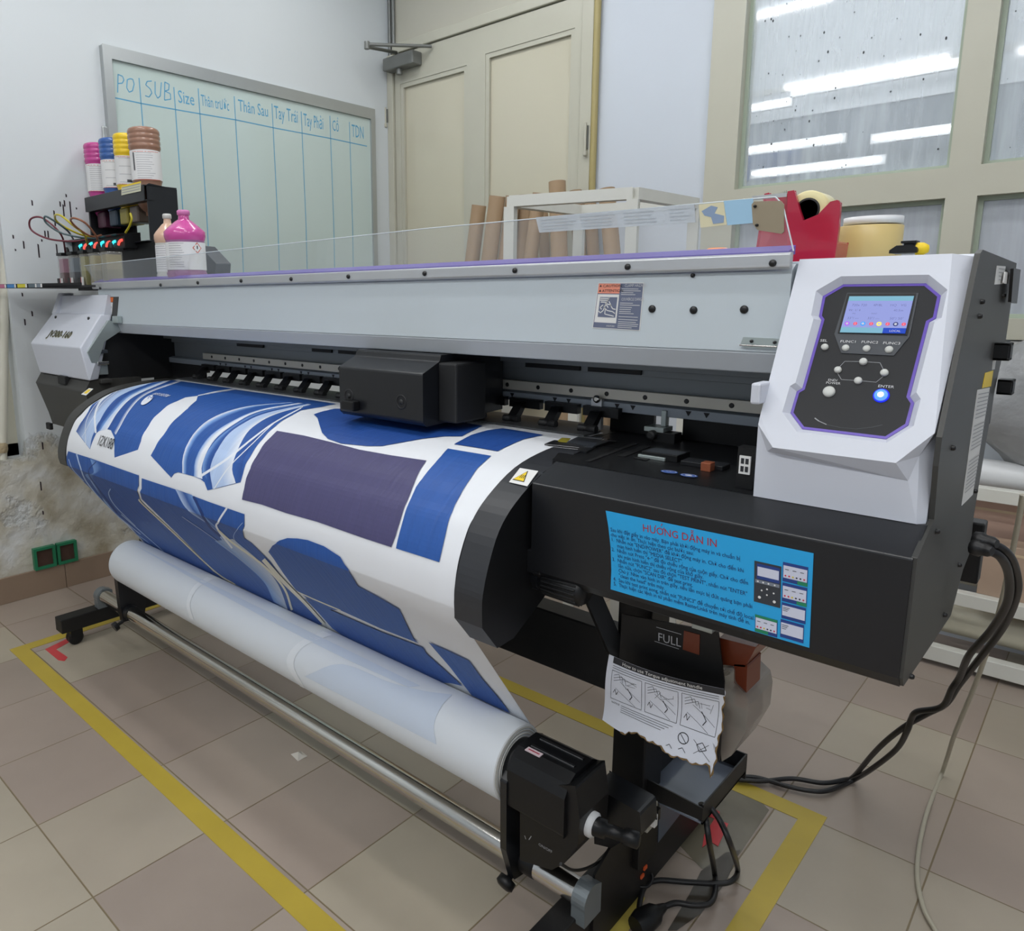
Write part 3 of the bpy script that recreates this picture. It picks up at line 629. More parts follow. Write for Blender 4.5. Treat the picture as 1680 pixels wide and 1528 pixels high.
ics = [(.08, (150, 60, 200)), (.21, (205, 50, 80)), (.33, (20, 130, 210)), (.46, (205, 50, 80)), (.58, (220, 200, 60)), (.71, (205, 50, 80)), (.83, (14, 24, 90)), (.95, (205, 50, 80))]
for k, (u_, c_) in enumerate(ics):
    a, b_ = bil(u_, .76); mm = mat('screen_icon_%d' % k, c_, .3, emit=c_, es=.9); r = .0030 if k % 2 == 0 or k == 2 else .0024
    sc.disc(SHP, a, b_, r, mm, hs+.0004, 16); sc.disc(SHP, a, b_, r*.55, M_EW, hs+.0006, 12)
    if k % 2: sc.line(SHP, [(a-.0016, b_), (a+.0016, b_)], .0012, mm, hs+.0008)
a, b_ = bil(.76, .965); sc.text(SHP, a, b_, .0040, 'LOCAL', M_EW, hs+.0004)
sc.build('screen', parent=panel, label='lit lilac-blue status screen')
M_KEY = mat('pale_key_rubber', (196, 198, 194), .35)
keys = [(522, 505, 22, 'SEL', -24, -26), (627, 510, 22, 'FUNC1', -28, -27), (733, 513, 22, 'FUNC2', -28, -27), (846, 518, 23, 'FUNC3', -32, -27), (716, 578, 23, None, 0, 0), (588, 620, 22, None, 0, 0), (822, 634, 23, None, 0, 0), (690, 674, 23, None, 0, 0), (543, 730, 36, None, 0, 0)]
pt_ = MB()
for x, y, r, t, dx, dy in keys:
    a, b_ = SHP.px(zq(x, y)); R_ = r/3.056*.00063
    MB().lathe(SHP.pt(a, b_, h0), SHP.n, [(0, R_), (.0022, R_), (.0036, R_*.8), (.0042, R_*.4), (.0043, 0)], M_KEY, 24).build('key', parent=panel)
    if t:
        a2, b2 = SHP.px(zq(x+dx, y+dy)); pt_.text(SHP, a2, b2, .0050, t, M_WTX, h0+.0019, 1.25)
pt_.text(SHP, *SHP.px(zq(536, 675)), .0046, 'END/', M_WTX, h0+.0005, 1.1); pt_.text(SHP, *SHP.px(zq(526, 689)), .0046, 'POWER', M_WTX, h0+.0005, 1.1); pt_.text(SHP, *SHP.px(zq(788, 706)), .0050, 'ENTER', M_WTX, h0+.0005, 1.2)
lp_ = shp([zq(*p) for p in [(588, 612), (622, 576), (716, 577), (800, 583), (822, 628), (818, 650), (780, 681), (690, 673), (605, 668), (588, 640), (588, 612)]])
pt_.line(SHP, lp_, .0006, M_GTX, h0+.0004)
sw = shp([zq(*p) for p in [(470, 862), (492, 878), (530, 895), (600, 910), (680, 917), (760, 908), (812, 896)]])
for (a, c), wd in zip(zip(sw[:-1], sw[1:]), [.0014, .001, .0007, .0005, .0007, .0008]): pt_.line(SHP, [a, c], wd, M_SLATE if wd < .0009 else M_GTX, h0+.0004)
pt_.build('panel_print', parent=panel, label='white key legends')
a, b_ = SHP.px(zq(806, 749))
M_LED = mat('lit_blue_key', (40, 70, 220), .3, emit=(70, 120, 255), es=3.0); M_LEDC = mat('lit_key_centre', (200, 220, 255), .3, emit=(215, 228, 255), es=5)
MB().lathe(SHP.pt(a, b_, h0), SHP.n, [(0, .0092), (.0015, .0092), (.0026, .0082)], mat('lit_blue_ring', (20, 30, 160), .3, emit=(30, 50, 230), es=1.5), 28).lathe(SHP.pt(a, b_, h0+.002), SHP.n, [(0, .0076), (.0022, .0072), (.003, .0045)], M_LED, 28).lathe(SHP.pt(a, b_, h0+.0045), SHP.n, [(0, .0040), (.001, .003), (.0012, 0)], M_LEDC, 20).build('enter_key', parent=panel, label='glowing blue enter key')

# --- top cover: front panel, lip, aluminium rail, purple strip, clear flap
CX0, CX1 = -2.70, -.366
Zp = XZ(1.13)
MB().prism('x', CX0, CX1, [(1.13, 1.258), (1.13, 1.375), (1.146, 1.385), (1.16, 1.385), (1.16, 1.258)], M_COVER).build('front_cover', parent=PR, bevel=.0015)
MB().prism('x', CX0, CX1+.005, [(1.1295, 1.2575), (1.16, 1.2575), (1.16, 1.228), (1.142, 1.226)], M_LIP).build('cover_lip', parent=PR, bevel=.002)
MB().prism('x', CX0-.02, CX1-.0, [(1.118, 1.380), (1.118, 1.3985), (1.1225, 1.4005), (1.129, 1.4005), (1.129, 1.377), (1.122, 1.377)], M_ALUR).build('cover_rail', parent=PR, bevel=.0015)
MB().prism('x', CX0-.01, CX1-.004, [(1.1235, 1.400), (1.1235, 1.4025), (1.150, 1.4115), (1.150, 1.3985), (1.13, 1.398)], M_PURP).build('purple_top_strip', parent=PR, label='purple strip along the top edge')
MB().box((CX0, 1.16, 1.372), (-.155, 1.50, 1.389), M_COVER).box((CX0, 1.49, 1.13), (-.155, 1.50, 1.372), M_BLK).build('top_cover', parent=PR, bevel=.002)
pc = XZ(1.1178)
screws([pc.pt(*pc.px(p)) for p in [(264, 468), (325, 464), (396, 461), (478, 458), (572, 454), (697, 449), (845, 444), (1030, 438), (1268, 432)]]+[pc.pt(*pc.px((165, 473)))], 'rail_screw', .0052)
pp_ = XZ(1.1298)
screws([pp_.pt(*pp_.px(p)) for p in [(1070, 507), (1138, 509), (1221, 508)]], 'cover_plug', .0062, dome=.003)
screws([pp_.pt(*pp_.px(p)) for p in [(1137, 452)]], 'cover_screw', .0035)
br = MB(); q0 = Zp.px((1216, 555)); q1 = Zp.px((1276, 573)); br.sheet(XZ(1.1285), [Zp.px(p) for p in [(1220, 553), (1281, 556), (1278, 572), (1224, 571), (1215, 566)]], M_LGM, 0, .0025)
br.tube([pp_.pt(*pp_.px((1216, 566)), .006), pp_.pt(*pp_.px((1277, 569)), .006)], .0013, M_CHROME, 8)
br = br.build('latch_bracket', parent=PR); screws([XZ(1.1283).pt(*Zp.px(p)) for p in [(1234, 560), (1272, 562)]], 'bracket_screw', .0025, parent=br)
# caution label on the cover
def decal(pl, quad, h):
    """bilinear frame on a label: returns f(u,v)->2D"""
    s4 = [pl.px(p) for p in quad]
    def f(u, v):
        a = [(1-u)*s4[0][k]+u*s4[1][k] for k in (0, 1)]; c = [(1-u)*s4[3][k]+u*s4[2][k] for k in (0, 1)]; return tuple((1-v)*a[k]+v*c[k] for k in (0, 1))
    return f
f = decal(pp_, [(982, 464), (1057, 464), (1050, 543), (972, 538)], 0); LB = MB()
R4 = lambda f, u0, v0, u1, v1: [f(u0, v0), f(u1, v0), f(u1, v1), f(u0, v1)]
LB.sheet(pp_, R4(f, 0, 0, 1, 1), M_WLAB, .0006, .0006).sheet(pp_, R4(f, .015, .015, .985, .985), M_GLBL, .0009, .0002)
LB.sheet(pp_, R4(f, .02, .02, .50, .23), M_ORL, .0012, .0002).sheet(pp_, R4(f, .03, .25, .50, .87), M_WLAB, .0012, .0002).sheet(pp_, R4(f, .09, .31, .47, .75), M_GLBL, .0015, .0002)
LB.text(pp_, *f(.12, .10), .0062, 'CAUTION', M_TXT, .0016, 1.3); LB.text(pp_, *f(.12, .205), .0062, 'ATTENTION', M_TXT, .0016, 1.15)
for v in (.09, .195): LB.sheet(pp_, [f(.045, v), f(.095, v), f(.07, v-.05)], M_TXT, .0015, .0001)
LB.text(pp_, *f(.60, .09), .0068, 'CLAMP HAZARD', M_WTX, .0012, .78); LB.text(pp_, *f(.56, .38), .0068, 'COUVERCLE DANGER', M_WTX, .0012, .62)
for v in [.13, .17, .21, .25, .43, .47, .52, .565, .61, .65, .72, .78, .83, .87, .91, .95]:
    LB.line(pp_, [f(.54, v), f(.54+.42*random.uniform(.55, 1), v)], .0011, M_WTX, .0013)
LB.text(pp_, *f(.30, .96), .0045, 'M909381', M_WTX, .0012)
for L_ in [[(.10, .34), (.30, .34)], [(.10, .38), (.28, .38)], [(.12, .42), (.26, .42)], [(.30, .32), (.24, .45), (.20, .60), (.14, .66), (.10, .62)], [(.24, .45), (.34, .48), (.40, .56), (.46, .57)], [(.20, .52), (.28, .60), (.40, .62), (.46, .66)], [(.24, .56), (.24, .68), (.44, .72)], [(.18, .48), (.12, .54), (.16, .58)], [(.3, .40), (.36, .50)], [(.22, .44), (.30, .54)]]:
    LB.line(pp_, [f(*p) for p in L_], .0016, M_WLAB, .0019)
LB.build('caution_label', parent=PR, label='orange and slate caution label')
# small label + dark strip at the left end of the cover
f = decal(pp_, [(178, 487), (195, 487), (192, 522), (175, 521)], 0)
MB().sheet(pp_, R4(f, -.35, -.1, 0, 1.08), M_SLATE, .0005, .0005).sheet(pp_, R4(f, 0, 0, 1, 1), M_GRAPH, .0008, .0003).sheet(pp_, R4(f, .04, .03, .5, .25), mat('orange_label', (232, 110, 30), .5), .0011, .0002).sheet(pp_, R4(f, .04, .27, .5, .93), M_WLAB, .0011, .0002).line(pp_, [f(.15, .4), f(.4, .5), f(.15, .65), f(.4, .8)], .006, M_GRAPH, .0014).build('caution_label', parent=PR, label='narrow orange and grey label')
# clear flap hinged on the rail
M_ACR = clear('clear_acrylic', (170, 182, 192), .07, .015)
FL = Pl((0, 1.1165, 1.392), (1, 0, 0), (0, .06, 1))
g = [FL.px(p) for p in [(165, 476), (1299, 432), (1302, 412), (1284, 335), (1272, 323), (1262, 324), (700, 375), (138, 436)]]
fl = MB().sheet(FL, g, M_ACR, 0, .003).build('clear_flap', parent=PR, label='clear acrylic flap folded up')
# its edge line
ed = [FL.pt(*FL.px(p), 0) for p in [(138, 436), (700, 375), (1262, 324), (1272, 323), (1284, 335), (1302, 412)]]
MB().tube(ed, .0011, mat('acrylic_edge', (205, 214, 220), .1), 6).build('flap_edge', parent=fl)
q = FL.pt(*FL.px((138, 436)))
MB().add([q, q+Vector((.0, .07, -.01)), q+Vector((.055, .07, -.06)), FL.pt(*FL.px((165, 474)))], [(0, 1, 2, 3)], M_ACR).build('flap_end', parent=fl)
bp_ = MB().sheet(FL, [FL.px(p) for p in [(1238, 331), (1282, 330), (1287, 336), (1287, 380), (1283, 384), (1244, 378), (1236, 368), (1234, 336)]], mat('bronze_plate', (150, 138, 116), .35, .5), .0022, .002).build('flap_plate', parent=fl, bevel=.0005, label='bronze metal plate')
screws([FL.pt(*FL.px(p), .0022) for p in [(1240, 339), (1243, 370)]], 'plate_screw', .0022, parent=bp_)
# stickers on the flap: white text strip, film patch
ST = MB(); q4 = [FL.px(p) for p in [(880, 357), (1140, 335), (1142, 365), (886, 382)]]
M_FROST = clear('frosted_strip', (196, 204, 212), .6, .2); M_PTXT = mat('pale_grey_print', (168, 176, 184), .5)
ST.sheet(FL, q4, M_FROST, .0022, .001)
ff = decal(FL, [(880, 357), (1140, 335), (1142, 365), (886, 382)], 0)
for u0, u1 in [(.03, .28), (.31, .56), (.59, .83), (.86, .97)]:
    for v in (.2, .4, .6, .8): ST.line(FL, [ff(u0, v), ff(u0+(u1-u0)*random.uniform(.7, 1), v)], .0016, M_PTXT, .0026)
ST.build('instruction_strip', parent=fl, label='frosted strip of pale text')
ST = MB().sheet(FL, [FL.px(p) for p in [(1147, 336), (1188, 332), (1193, 369), (1150, 374)]], mat('pale_yellow_sticker', (206, 200, 168), .5), .0018, .001)
hf = decal(FL, [(1147, 336), (1188, 332), (1193, 369), (1150, 374)], 0)
ST.sheet(FL, [hf(.1, .3), hf(.5, .1), hf(.75, .2), hf(.6, .45), hf(.95, .6), hf(.9, .9), hf(.5, .9), hf(.45, .6), hf(.2, .5)], mat('blue_grey_figure', (128, 148, 176), .5), .0022, .0003)
ST.sheet(FL, [FL.px(p) for p in [(1188, 330), (1236, 326), (1238, 366), (1194, 370)]], mat('pale_blue_film', (150, 188, 214), .4), .0018, .001).build('flap_sticker', parent=fl, label='pale yellow and blue sticker')

# --- left end cover
EX0, EX1 = PX0, -2.475
y_r = 1.0
lc = MB()
ra, rb = U((50, 564), 'y', y_r), U((131, 570), 'y', y_r)
ba, bb2 = U((64, 611), 'y', 1.012), U((147, 625), 'y', 1.012)
Y2 = 1.09
ta, tb = U((91, 514), 'y', Y2), U((165, 516), 'y', Y2)
X0 = ra.x; zr = (ra.z+rb.z)/2; zb_ = (ba.z+bb2.z)/2; zt_ = (ta.z+tb.z)/2
vs = [(X0, y_r, zr), (rb.x, y_r, zr), (bb2.x+.0, 1.012, zb_), (X0+.03, 1.012, zb_), (X0, Y2, zt_), (tb.x, Y2, zt_), (X0, 1.12, zt_), (tb.x, 1.12, zt_), (X0+.02, 1.05, zb_), (bb2.x-.02, 1.05, zb_), (X0, 1.13, zt_), (tb.x, 1.13, zt_)]
lc.add(vs, [(0, 3, 2, 1), (0, 1, 5, 4), (4, 5, 11, 10), (0, 4, 10, 8, 3), (1, 2, 9, 11, 5), (3, 8, 9, 2), (8, 10, 11, 9)], M_SHELL)
lcov = lc.build('left_end_cover', parent=PR, bevel=.004)
MB().prism('x', X0+.005, tb.x+.0, [(Y2+.012, zt_-.002), (Y2+.03, zt_+.066), (1.16, zt_+.066), (1.16, zt_-.002)], M_SHELL).build('left_end_step', parent=lcov, bevel=.002)
MB().prism('x', X0-.0, X0+.035, [(Y2-.004, zt_-.002), (Y2+.028, zt_+.075), (1.16, zt_+.075), (1.16, zt_-.002)], M_SHELL).build('left_end_cheek', parent=lcov, bevel=.002)
# model lettering on the sloping face
MP = Pl((X0, y_r, zr), (1, 0, 0), (0, Y2-y_r, zt_-zr))
a0 = MP.px((78, 552)); a1 = MP.px((116, 552))
tx = MB(); M_OLV = mat('olive_gold_print', (120, 116, 50), .5); M_DKP = mat('near_black_print', (30, 32, 30), .5)
th = (MP.px((80, 541))[1]-a0[1])/.72; tx.text(MP, a0[0]+.003, a0[1]-.003, th, 'JV300-160', M_OLV, .0012, width=a1[0]-a0[0]).text(MP, a0[0], a0[1], th, 'JV300-160', M_DKP, .0018, width=a1[0]-a0[0])
tx.build('model_lettering', parent=lcov, label='black and olive model lettering')
screws([MP.pt(*MP.px(p), .0005) for p in [(92, 521), (146, 523)]], 'cover_screw', .006, parent=lcov)
# lower grey piece
lg = MB(); xs0 = U((51, 630), 'y', .964).x
pf = [U(p, 'y', .985) for p in [(61, 614), (147, 625), (155, 630), (140, 637), (51, 630)]]
X0b, X1b = X0+.012, bb2.x+.02
zl = lambda z: 1.34-(1.34-z)*1.037
prof = [(1.022, zb_-.002), (1.0, zl(1.045)), (1.02, zl(.98)), (1.035, zl(.93)), (1.045, zl(.885)), (1.2, zl(.885)), (1.2, zb_-.002)]
lg.prism('x', X0b, X1b-.04, prof, M_GRAPH)
lgo = lg.build('lower_end_cover', parent=PR, bevel=.004, label='dark grey-green lower end cover')
q = U((106, 623), 'y', 1.012); MB().box((q.x-.033, 1.0, q.z-.016), (q.x+.033, 1.03, q.z+.014), M_NEAR).build('cover_vent', parent=lgo, bevel=.002)
q = U((82, 702), 'y', 1.044); MB().box((q.x-.02, 1.036, q.z-.006), (q.x+.02, 1.05, q.z+.02), M_NEAR).build('foot_clip', parent=lgo, bevel=.003)
# inner end: hinge and small mechanisms
inn = MB(); hx = rb.x
inn.prism('x', hx-.006, hx+.010, [(1.02, zr-.015), (1.10, zt_-.02), (1.14, zt_-.03), (1.14, 1.235), (1.08, 1.20), (1.05, 1.13), (1.03, 1.13)], M_LGM)
inn.box((hx+.010, 1.112, 1.262), (hx+.05, 1.1285, 1.285), M_LGM)
inn.build('cover_hinge', parent=PR, bevel=.001)
mc = MB()
for (px, py, sx_, sz_, m_) in [(155, 600, .03, .05, M_BLK2), (158, 577, .05, .012, M_SLATE), (163, 596, .02, .012, M_CHROME), (161, 607, .022, .034, M_LGM), (158, 607, .010, .034, M_BLK2), (166, 625, .05, .014, M_GRAPH)]:
    q = U((px, py), 'y', 1.06); mc.box((q.x-sx_/2, 1.05, q.z-sz_/2), (q.x+sx_/2, 1.09, q.z+sz_/2), m_)
mc.build('end_mechanism', parent=PR, bevel=.002)

# --- inside of the machine
MB().box((CX0-.02, 1.44, 1.215), (SX0, 1.445, 1.372), mat('inner_grey_panel', (132, 140, 146), .5)).build('rear_inner_panel', parent=PR)
MB().box((CX0-.02, 1.17, 1.075), (CX0, 1.49, 1.372), M_NEAR).box((-2.612, 1.052, 1.06), (-2.60, 1.49, 1.226), M_NEAR).build('inner_end_wall', parent=PR)
YG = 1.33
def zat(p, y=YG): return U(p, 'y', y).z
beam = MB()
M_BEAM = mat('beam_grey', (128, 134, 138), .4, .2)
beam.box((CX0-.05, YG+.01, 1.185), (SX0-.01, YG+.05, 1.205), M_BEAM)
beam.box((CX0-.05, YG+.02, 1.12), (SX0-.01, YG+.10, 1.185), M_BEAM)
beam.prism('x', CX0-.05, SX0-.01, [(YG-.004, 1.112), (YG-.004, 1.130), (YG+.012, 1.134), (YG+.02, 1.112)], mat('beam_lip_grey', (150, 158, 166), .4, .2))
beam = beam.build('guide_beam', parent=PR, bevel=.001)
zr0 = zat((832, 620)); rail_x = [(U((338, 590), 'y', YG).x, -.37)]
gl_ = MB().box((-2.36, YG-.002, 1.1355), (-.372, YG+.012, 1.156), mat('linear_guide_steel', (206, 202, 190), .4, .3)).build('guide_rail', parent=PR, label='steel linear guide rail')
xx = -2.30
while xx < -.40:
    MB().lathe((xx, YG-.0022, 1.1458), (0, -1, 0), [(0, .0048), (.0006, .0048), (.0008, .003)], M_SCR, 12).build('rail_hole_cap', parent=gl_); xx += .085
sl = MB()
for k in range(14):
    x = -2.25+k*.15; sl.add([(x, YG-.0045, 1.128), (x+.012, YG-.0045, 1.128), (x+.006, YG-.0045, 1.118)], [(0, 1, 2)], M_NEAR).add([(x+.035, YG-.0045, 1.128), (x+.047, YG-.0045, 1.128), (x+.041, YG-.0045, 1.118)], [(0, 1, 2)], M_NEAR)
for x0, x1 in [(-2.15, -2.0), (-1.75, -1.66), (-1.63, -1.54), (-.98, -.84), (-.82, -.70)]: sl.box((x0, YG+.004, 1.188), (x1, YG+.012, 1.20), M_NEAR)
sl.build('beam_slots', parent=beam)
MB().prism('x', CX0-.05, SX0-.01, [(YG-.02, 1.200), (YG-.02, 1.216), (YG+.06, 1.226), (YG+.06, 1.206)], M_BEAM).build('belt_cover', parent=PR, bevel=.001)
# pinch rollers
MB().box((-2.372, 1.230, 1.0722), (-.760, 1.292, 1.0752), mat('dark_grey_strip', (62, 64, 66), .45)).build('pressure_strip', parent=PR, label='dark grey strip over the back edge of the paper')
proto = None
for k in range(17):
    x = -2.33+k*.0955
    if x > -.76: break
    m_ = MB()
    m_.box((x-.012, 1.31, 1.100), (x+.070, 1.325, 1.120), M_BLK2).prism('x', x+.012, x+.034, [(1.272, 1.076), (1.272, 1.084), (1.300, 1.112), (1.315, 1.112), (1.300, 1.092), (1.284, 1.076)], M_BLK2)
    m_.lathe((x+.004, 1.272, 1.0805), (1, 0, 0), [(0, .008), (.014, .008), (.016, .006), (.022, .006), (.024, .008), (.040, .008)], M_NEAR, 14)
    m_.build('pinch_roller', parent=PR)
MB().box((CX0-.05, 1.335, 1.0), (-2.37, 1.345, 1.125), M_NEAR).build('side_blank', parent=PR)
q = U((983, 650), 'y', 1.325); MB().box((q.x-.014, 1.318, 1.072), (q.x+.010, 1.328, 1.135), M_ALUR).lathe((q.x, 1.318, 1.135), (0, -1, 0), [(0, .008), (.004, .008), (.006, .004)], M_CHROME, 14).build('end_stop', parent=PR, label='bright end stop with screw')
q = U((257, 600), 'y', 1.32); MB().box((q.x-.01, 1.318, 1.075), (q.x+.01, 1.325, 1.135), M_GREYM).build('end_stop', parent=PR)

# carriage
ky = 1.06; c0, c1, c2, c3 = [U(p, 'y', ky) for p in [(556, 602), (676, 612), (703, 690), (562, 678)]]
KX0, KX1 = c0.x, c1.x+.03; kz0, kz1 = 1.078, (c0.z+c1.z)/2
kt = 1.255
ca = MB().prism('x', KX0, KX1, [(ky, kz0+.012), (ky, kz1), (ky+.05, kz1+.022), (ky+.055, kt-.03), (1.13, kt-.03), (1.15, 1.225), (1.32, 1.225), (1.32, kz0+.012), (ky+.01, kz0+.003)], M_SLATE if False else M_BLK)
ca = ca.build('print_carriage', parent=PR, bevel=.004, label='black print head carriage')
for px in [(572, 650), (658, 660)]:
    a = U(px, 'y', ky-.0005)
    MB().lathe(a, (0, -1, 0), [(-.01, .016), (.0006, .016), (.0008, .012), (-.006, .0115), (-.006, .006), (.001, .006), (.002, 0)], M_NEAR, 20).build('carriage_knob', parent=ca)
q = U((572, 668), 'y', ky-.015); MB().box((q.x-.022, ky-.02, q.z-.008), (q.x+.02, ky+.0, q.z+.014), M_BLK2).build('carriage_tab', parent=ca, bevel=.003)
q = U((706, 640), 'y', 1.1); MB().box((KX1, ky+.045, kz0+.01), (KX1+.05, 1.2, kz1+.02), M_NEAR).build('carriage_side', parent=ca, bevel=.004)

# platen, end caps and maintenance deck
PFX = [(1.46, 1.055), (1.40, 1.066), (1.22, 1.068), (1.10, 1.062), (1.005, 1.044), (.932, 1.008), (.892, .972), (.866, .922), (.854, .88), (.852, .852), (.856, .845), (.90, .82), (1.0, .82), (1.08, .90), (1.20, .98), (1.46, .98)]
MB().prism('x', -2.372, -.756, PFX, M_GRAPH, smooth=False).build('heated_platen', parent=PR)
CFX = [(1.30, 1.060)]+[(p.x, p.y) for p in smoothpath([(1.22, 1.0725, 0), (1.10, 1.067, 0), (1.005, 1.05, 0), (.930, 1.013, 0), (.888, .976, 0), (.862, .925, 0), (.848, .88, 0), (.846, .852, 0)], 4)]+[(.847, .824), (.886, .776), (.93, .778), (1.02, .826), (1.03, .87), (1.0, .918), (1.02, .99), (1.06, 1.03), (1.30, 1.03)]
MB().prism('x', -.757, -.698, CFX, mat('cap_front_slate', (44, 46, 50), .42, 0, .05, 6), mcap=M_BLK2).build('platen_end_cap', parent=PR)
MB().prism('x', -2.43, -2.372, CFX[:CFX.index((.847, .824))]+[(.850, .832), (.93, .84), (1.02, .88), (1.02, .99), (1.06, 1.03), (1.30, 1.03)], M_GRAPH).build('platen_end_cap', parent=PR)
def capsurf(x, p):  # point on the cap curve seen at pixel p in plane x
    q = U(p, 'x', x); return q
# hot surface stickers
hp0 = U((858, 782), 'x', -.728)
HS = Pl((-.728, hp0.y, hp0.z), (1, 0, 0), (0, .052, .042))
HS = Pl((-.728, (1.005+.93)/2-.002, (1.05+1.013)/2+.0045), (1, 0, 0), (0, .075, .037))
def hotlabel(pl, quad, name_label):
    f = decal(pl, quad, 0); m_ = MB().sheet(pl, R4(f, 0, 0, 1, 1), M_WLAB, 0, .0006)
    m_.sheet(pl, [f(.07, .82), f(.72, .82), f(.52, .10)], M_TXT, .0004, .0002).sheet(pl, [f(.12, .78), f(.67, .78), f(.50, .18)], M_YEL, .0007, .0002)
    for u_ in (.36, .45, .54): m_.line(pl, [f(u_+.02, .42), f(u_+.035, .48), f(u_, .55), f(u_+.015, .63)], .0014, M_TXT, .001)
    m_.build('hot_surface_label', parent=PR, label=name_label)
hotlabel(HS, [(853, 768), (883, 773), (865, 798), (835, 791)], 'white sticker with yellow heat warning triangle')
HL = Pl((-2.40, .967, 1.036), (1, 0, 0), (0, .075, .037)); HL.o = HL.o+HL.n*.0015
f = decal(HL, [(146, 637), (153, 638), (141, 649), (133, 647)], 0)
MB().sheet(HL, R4(f, 0, 0, 1, 1), M_WLAB, 0, .0006).sheet(HL, R4(f, .2, .2, .8, .8), M_YEL, .0004, .0002).build('hot_surface_label', parent=PR, label='small yellow and white sticker')
# deck between platen and shell
DK = 1.0665
dk = MB().box((-.76, 1.20, 1.03), (SX0+.005, 1.43, DK), M_BLK2).prism('z', 1.03, DK, [(-.70, 1.035), (SX0+.005, 1.035), (SX0+.005, 1.2), (-.76, 1.2), (-.73, 1.1)], M_BLK2)
dk = dk.build('maintenance_deck', parent=PR, bevel=.002)
D = XY(DK+.0006)
def dsheet(pts, m, name, h=.002, lab=None, parent=dk, t=None):
    return MB().sheet(D, [D.px(p) for p in pts], m, h, t or h).build(name, parent=parent, bevel=.0006, label=lab)
dsheet([(893, 731), (926, 718), (1000, 722), (986, 730), (962, 744)], M_BLK, 'media_guide', .003)
dsheet([(932, 728), (952, 718), (990, 722), (972, 738)], M_SLATE, 'guide_window', .0045)
dsheet([(915, 727), (922, 722), (936, 723), (930, 729)], mat('dim_yellow_mark', (150, 140, 40), .5), 'guide_mark', .0046)
gm = MB()
for a, c in [((893, 733), (950, 739)), ((896, 736), (948, 742)), ((936, 719), (991, 725))]: gm.line(D, [D.px(a), D.px(c)], .002, M_WTX, .0048)
gm.build('guide_lines', parent=dk)
for k, pts in enumerate([[(960, 757), (1040, 727), (1048, 728), (968, 758)], [(1012, 748), (1056, 731), (1068, 733), (1025, 750)]]): dsheet(pts, M_NEAR, 'deck_slot', .0006)
dsheet([(1040, 752), (1075, 738), (1092, 742), (1060, 756)], M_NEAR, 'deck_recess', .0008)
q = D.pt(*D.px((1092, 752)))
MB().box((q.x-.035, q.y-.02, DK), (q.x+.03, q.y+.03, DK+.012), M_BLK2).add([(q.x-.03, q.y-.018, DK+.0122), (q.x+.028, q.y-.018, DK+.0122), (q.x+.028, q.y+.02, DK+.0122), (q.x-.03, q.y+.02, DK+.0122)], [(0, 1, 2, 3)], M_SLATE).box((q.x-.04, q.y-.024, DK), (q.x+.01, q.y-.018, DK+.006), M_LGM).build('wiper_unit', parent=dk, bevel=.001)
q = D.pt(*D.px((1150, 765)))
MB().box((q.x-.03, q.y-.012, DK), (q.x+.04, q.y+.02, DK+.008), M_BLK).box((q.x+.012, q.y-.03, DK), (q.x+.028, q.y-.012, DK+.014), mat('copper_block', (150, 84, 56), .45, .3)).build('capping_unit', parent=dk, bevel=.001)
for px, lab in [((1098, 775), 'blue oval sticker'), ((1130, 781), 'blue oval sticker')]:
    a, b_ = D.px(px); mm = MB().disc(D, a, b_, .0135, mat('blue_sticker', (34, 84, 168), .4), .0008, 28, ry=.010)
    mm.disc(D, a, b_, .0115, M_WTX, .0010, 28, ri=.0105, ry=.0085)
    if px[0] > 1100: mm.sheet(D, [(a-.005, b_-.003), (a+.005, b_-.003), (a+.006, b_+.001), (a, b_+.004), (a-.006, b_+.001)], M_WTX, .0011, .0002)
    else: mm.line(D, [(a-.006, b_+.001), (a+.006, b_+.001)], .0012, M_WTX, .0011).line(D, [(a-.004, b_-.002), (a, b_+.003), (a+.004, b_-.002)], .001, M_WTX, .0011)
    mm.build('deck_sticker', parent=dk, label=lab)
# back wall of the maintenance bay with a window and head parts
by = 1.36
bay = MB(); q0 = U((1003, 640), 'y', by)
bay.sheet(XZ(by), [(q0.x, DK), (SX0+.005, DK), (SX0+.005, 1.13), (q0.x, 1.13)], M_BLK2, 0, .01, holes=[[(U((1072, 705), 'y', by).x, 1.075), (U((1120, 705), 'y', by).x, 1.075), (U((1120, 700), 'y', by).x, 1.122), (U((1072, 700), 'y', by).x, 1.122)]])
bay.build('bay_wall', parent=PR)
hd = MB(); q = U((1090, 712), 'y', 1.33)
hd.box((q.x-.028, 1.30, 1.085), (q.x+.012, 1.34, 1.094), M_LGM).box((q.x-.004, 1.32, 1.094), (q.x+.006, 1.335, 1.125), M_LGM).lathe((q.x-.008, 1.30, 1.080), (0, -1, 0), [(0, .009), (.012, .009), (.014, .005)], M_NEAR, 16).box((q.x-.01, 1.30, 1.066), (q.x+.035, 1.33, 1.086), M_BLK2)
hd.build('head_lock', parent=PR, bevel=.001)
q0, q1 = U((1217, 746), 'y', 1.06), U((1233, 778), 'y', 1.06)
usb = MB().box((q0.x-.004, 1.055, 1.067), (q1.x+.004, 1.075, q0.z+.012), M_BLK2).box((q0.x, 1.052, q1.z), (q1.x, 1.056, q0.z), M_WLAB)
for u_ in (.3, .7):
    for v in (.28, .72):
        x = q0.x+(q1.x-q0.x)*u_; z = q1.z+(q0.z-q1.z)*v; usb.box((x-.0022, 1.0515, z-.004), (x+.0022, 1.0525, z+.004), M_TXT)
usb.build('connector_block', parent=PR, label='white four-way connector plate')
# side stud left of the service box (black latch)
q = U((893, 795), 'x', -.694); MB().box((-.698, q.y-.008, q.z-.03), (-.688, q.y+.02, q.z+.02), M_SLATE).build('side_latch', parent=PR, bevel=.003)

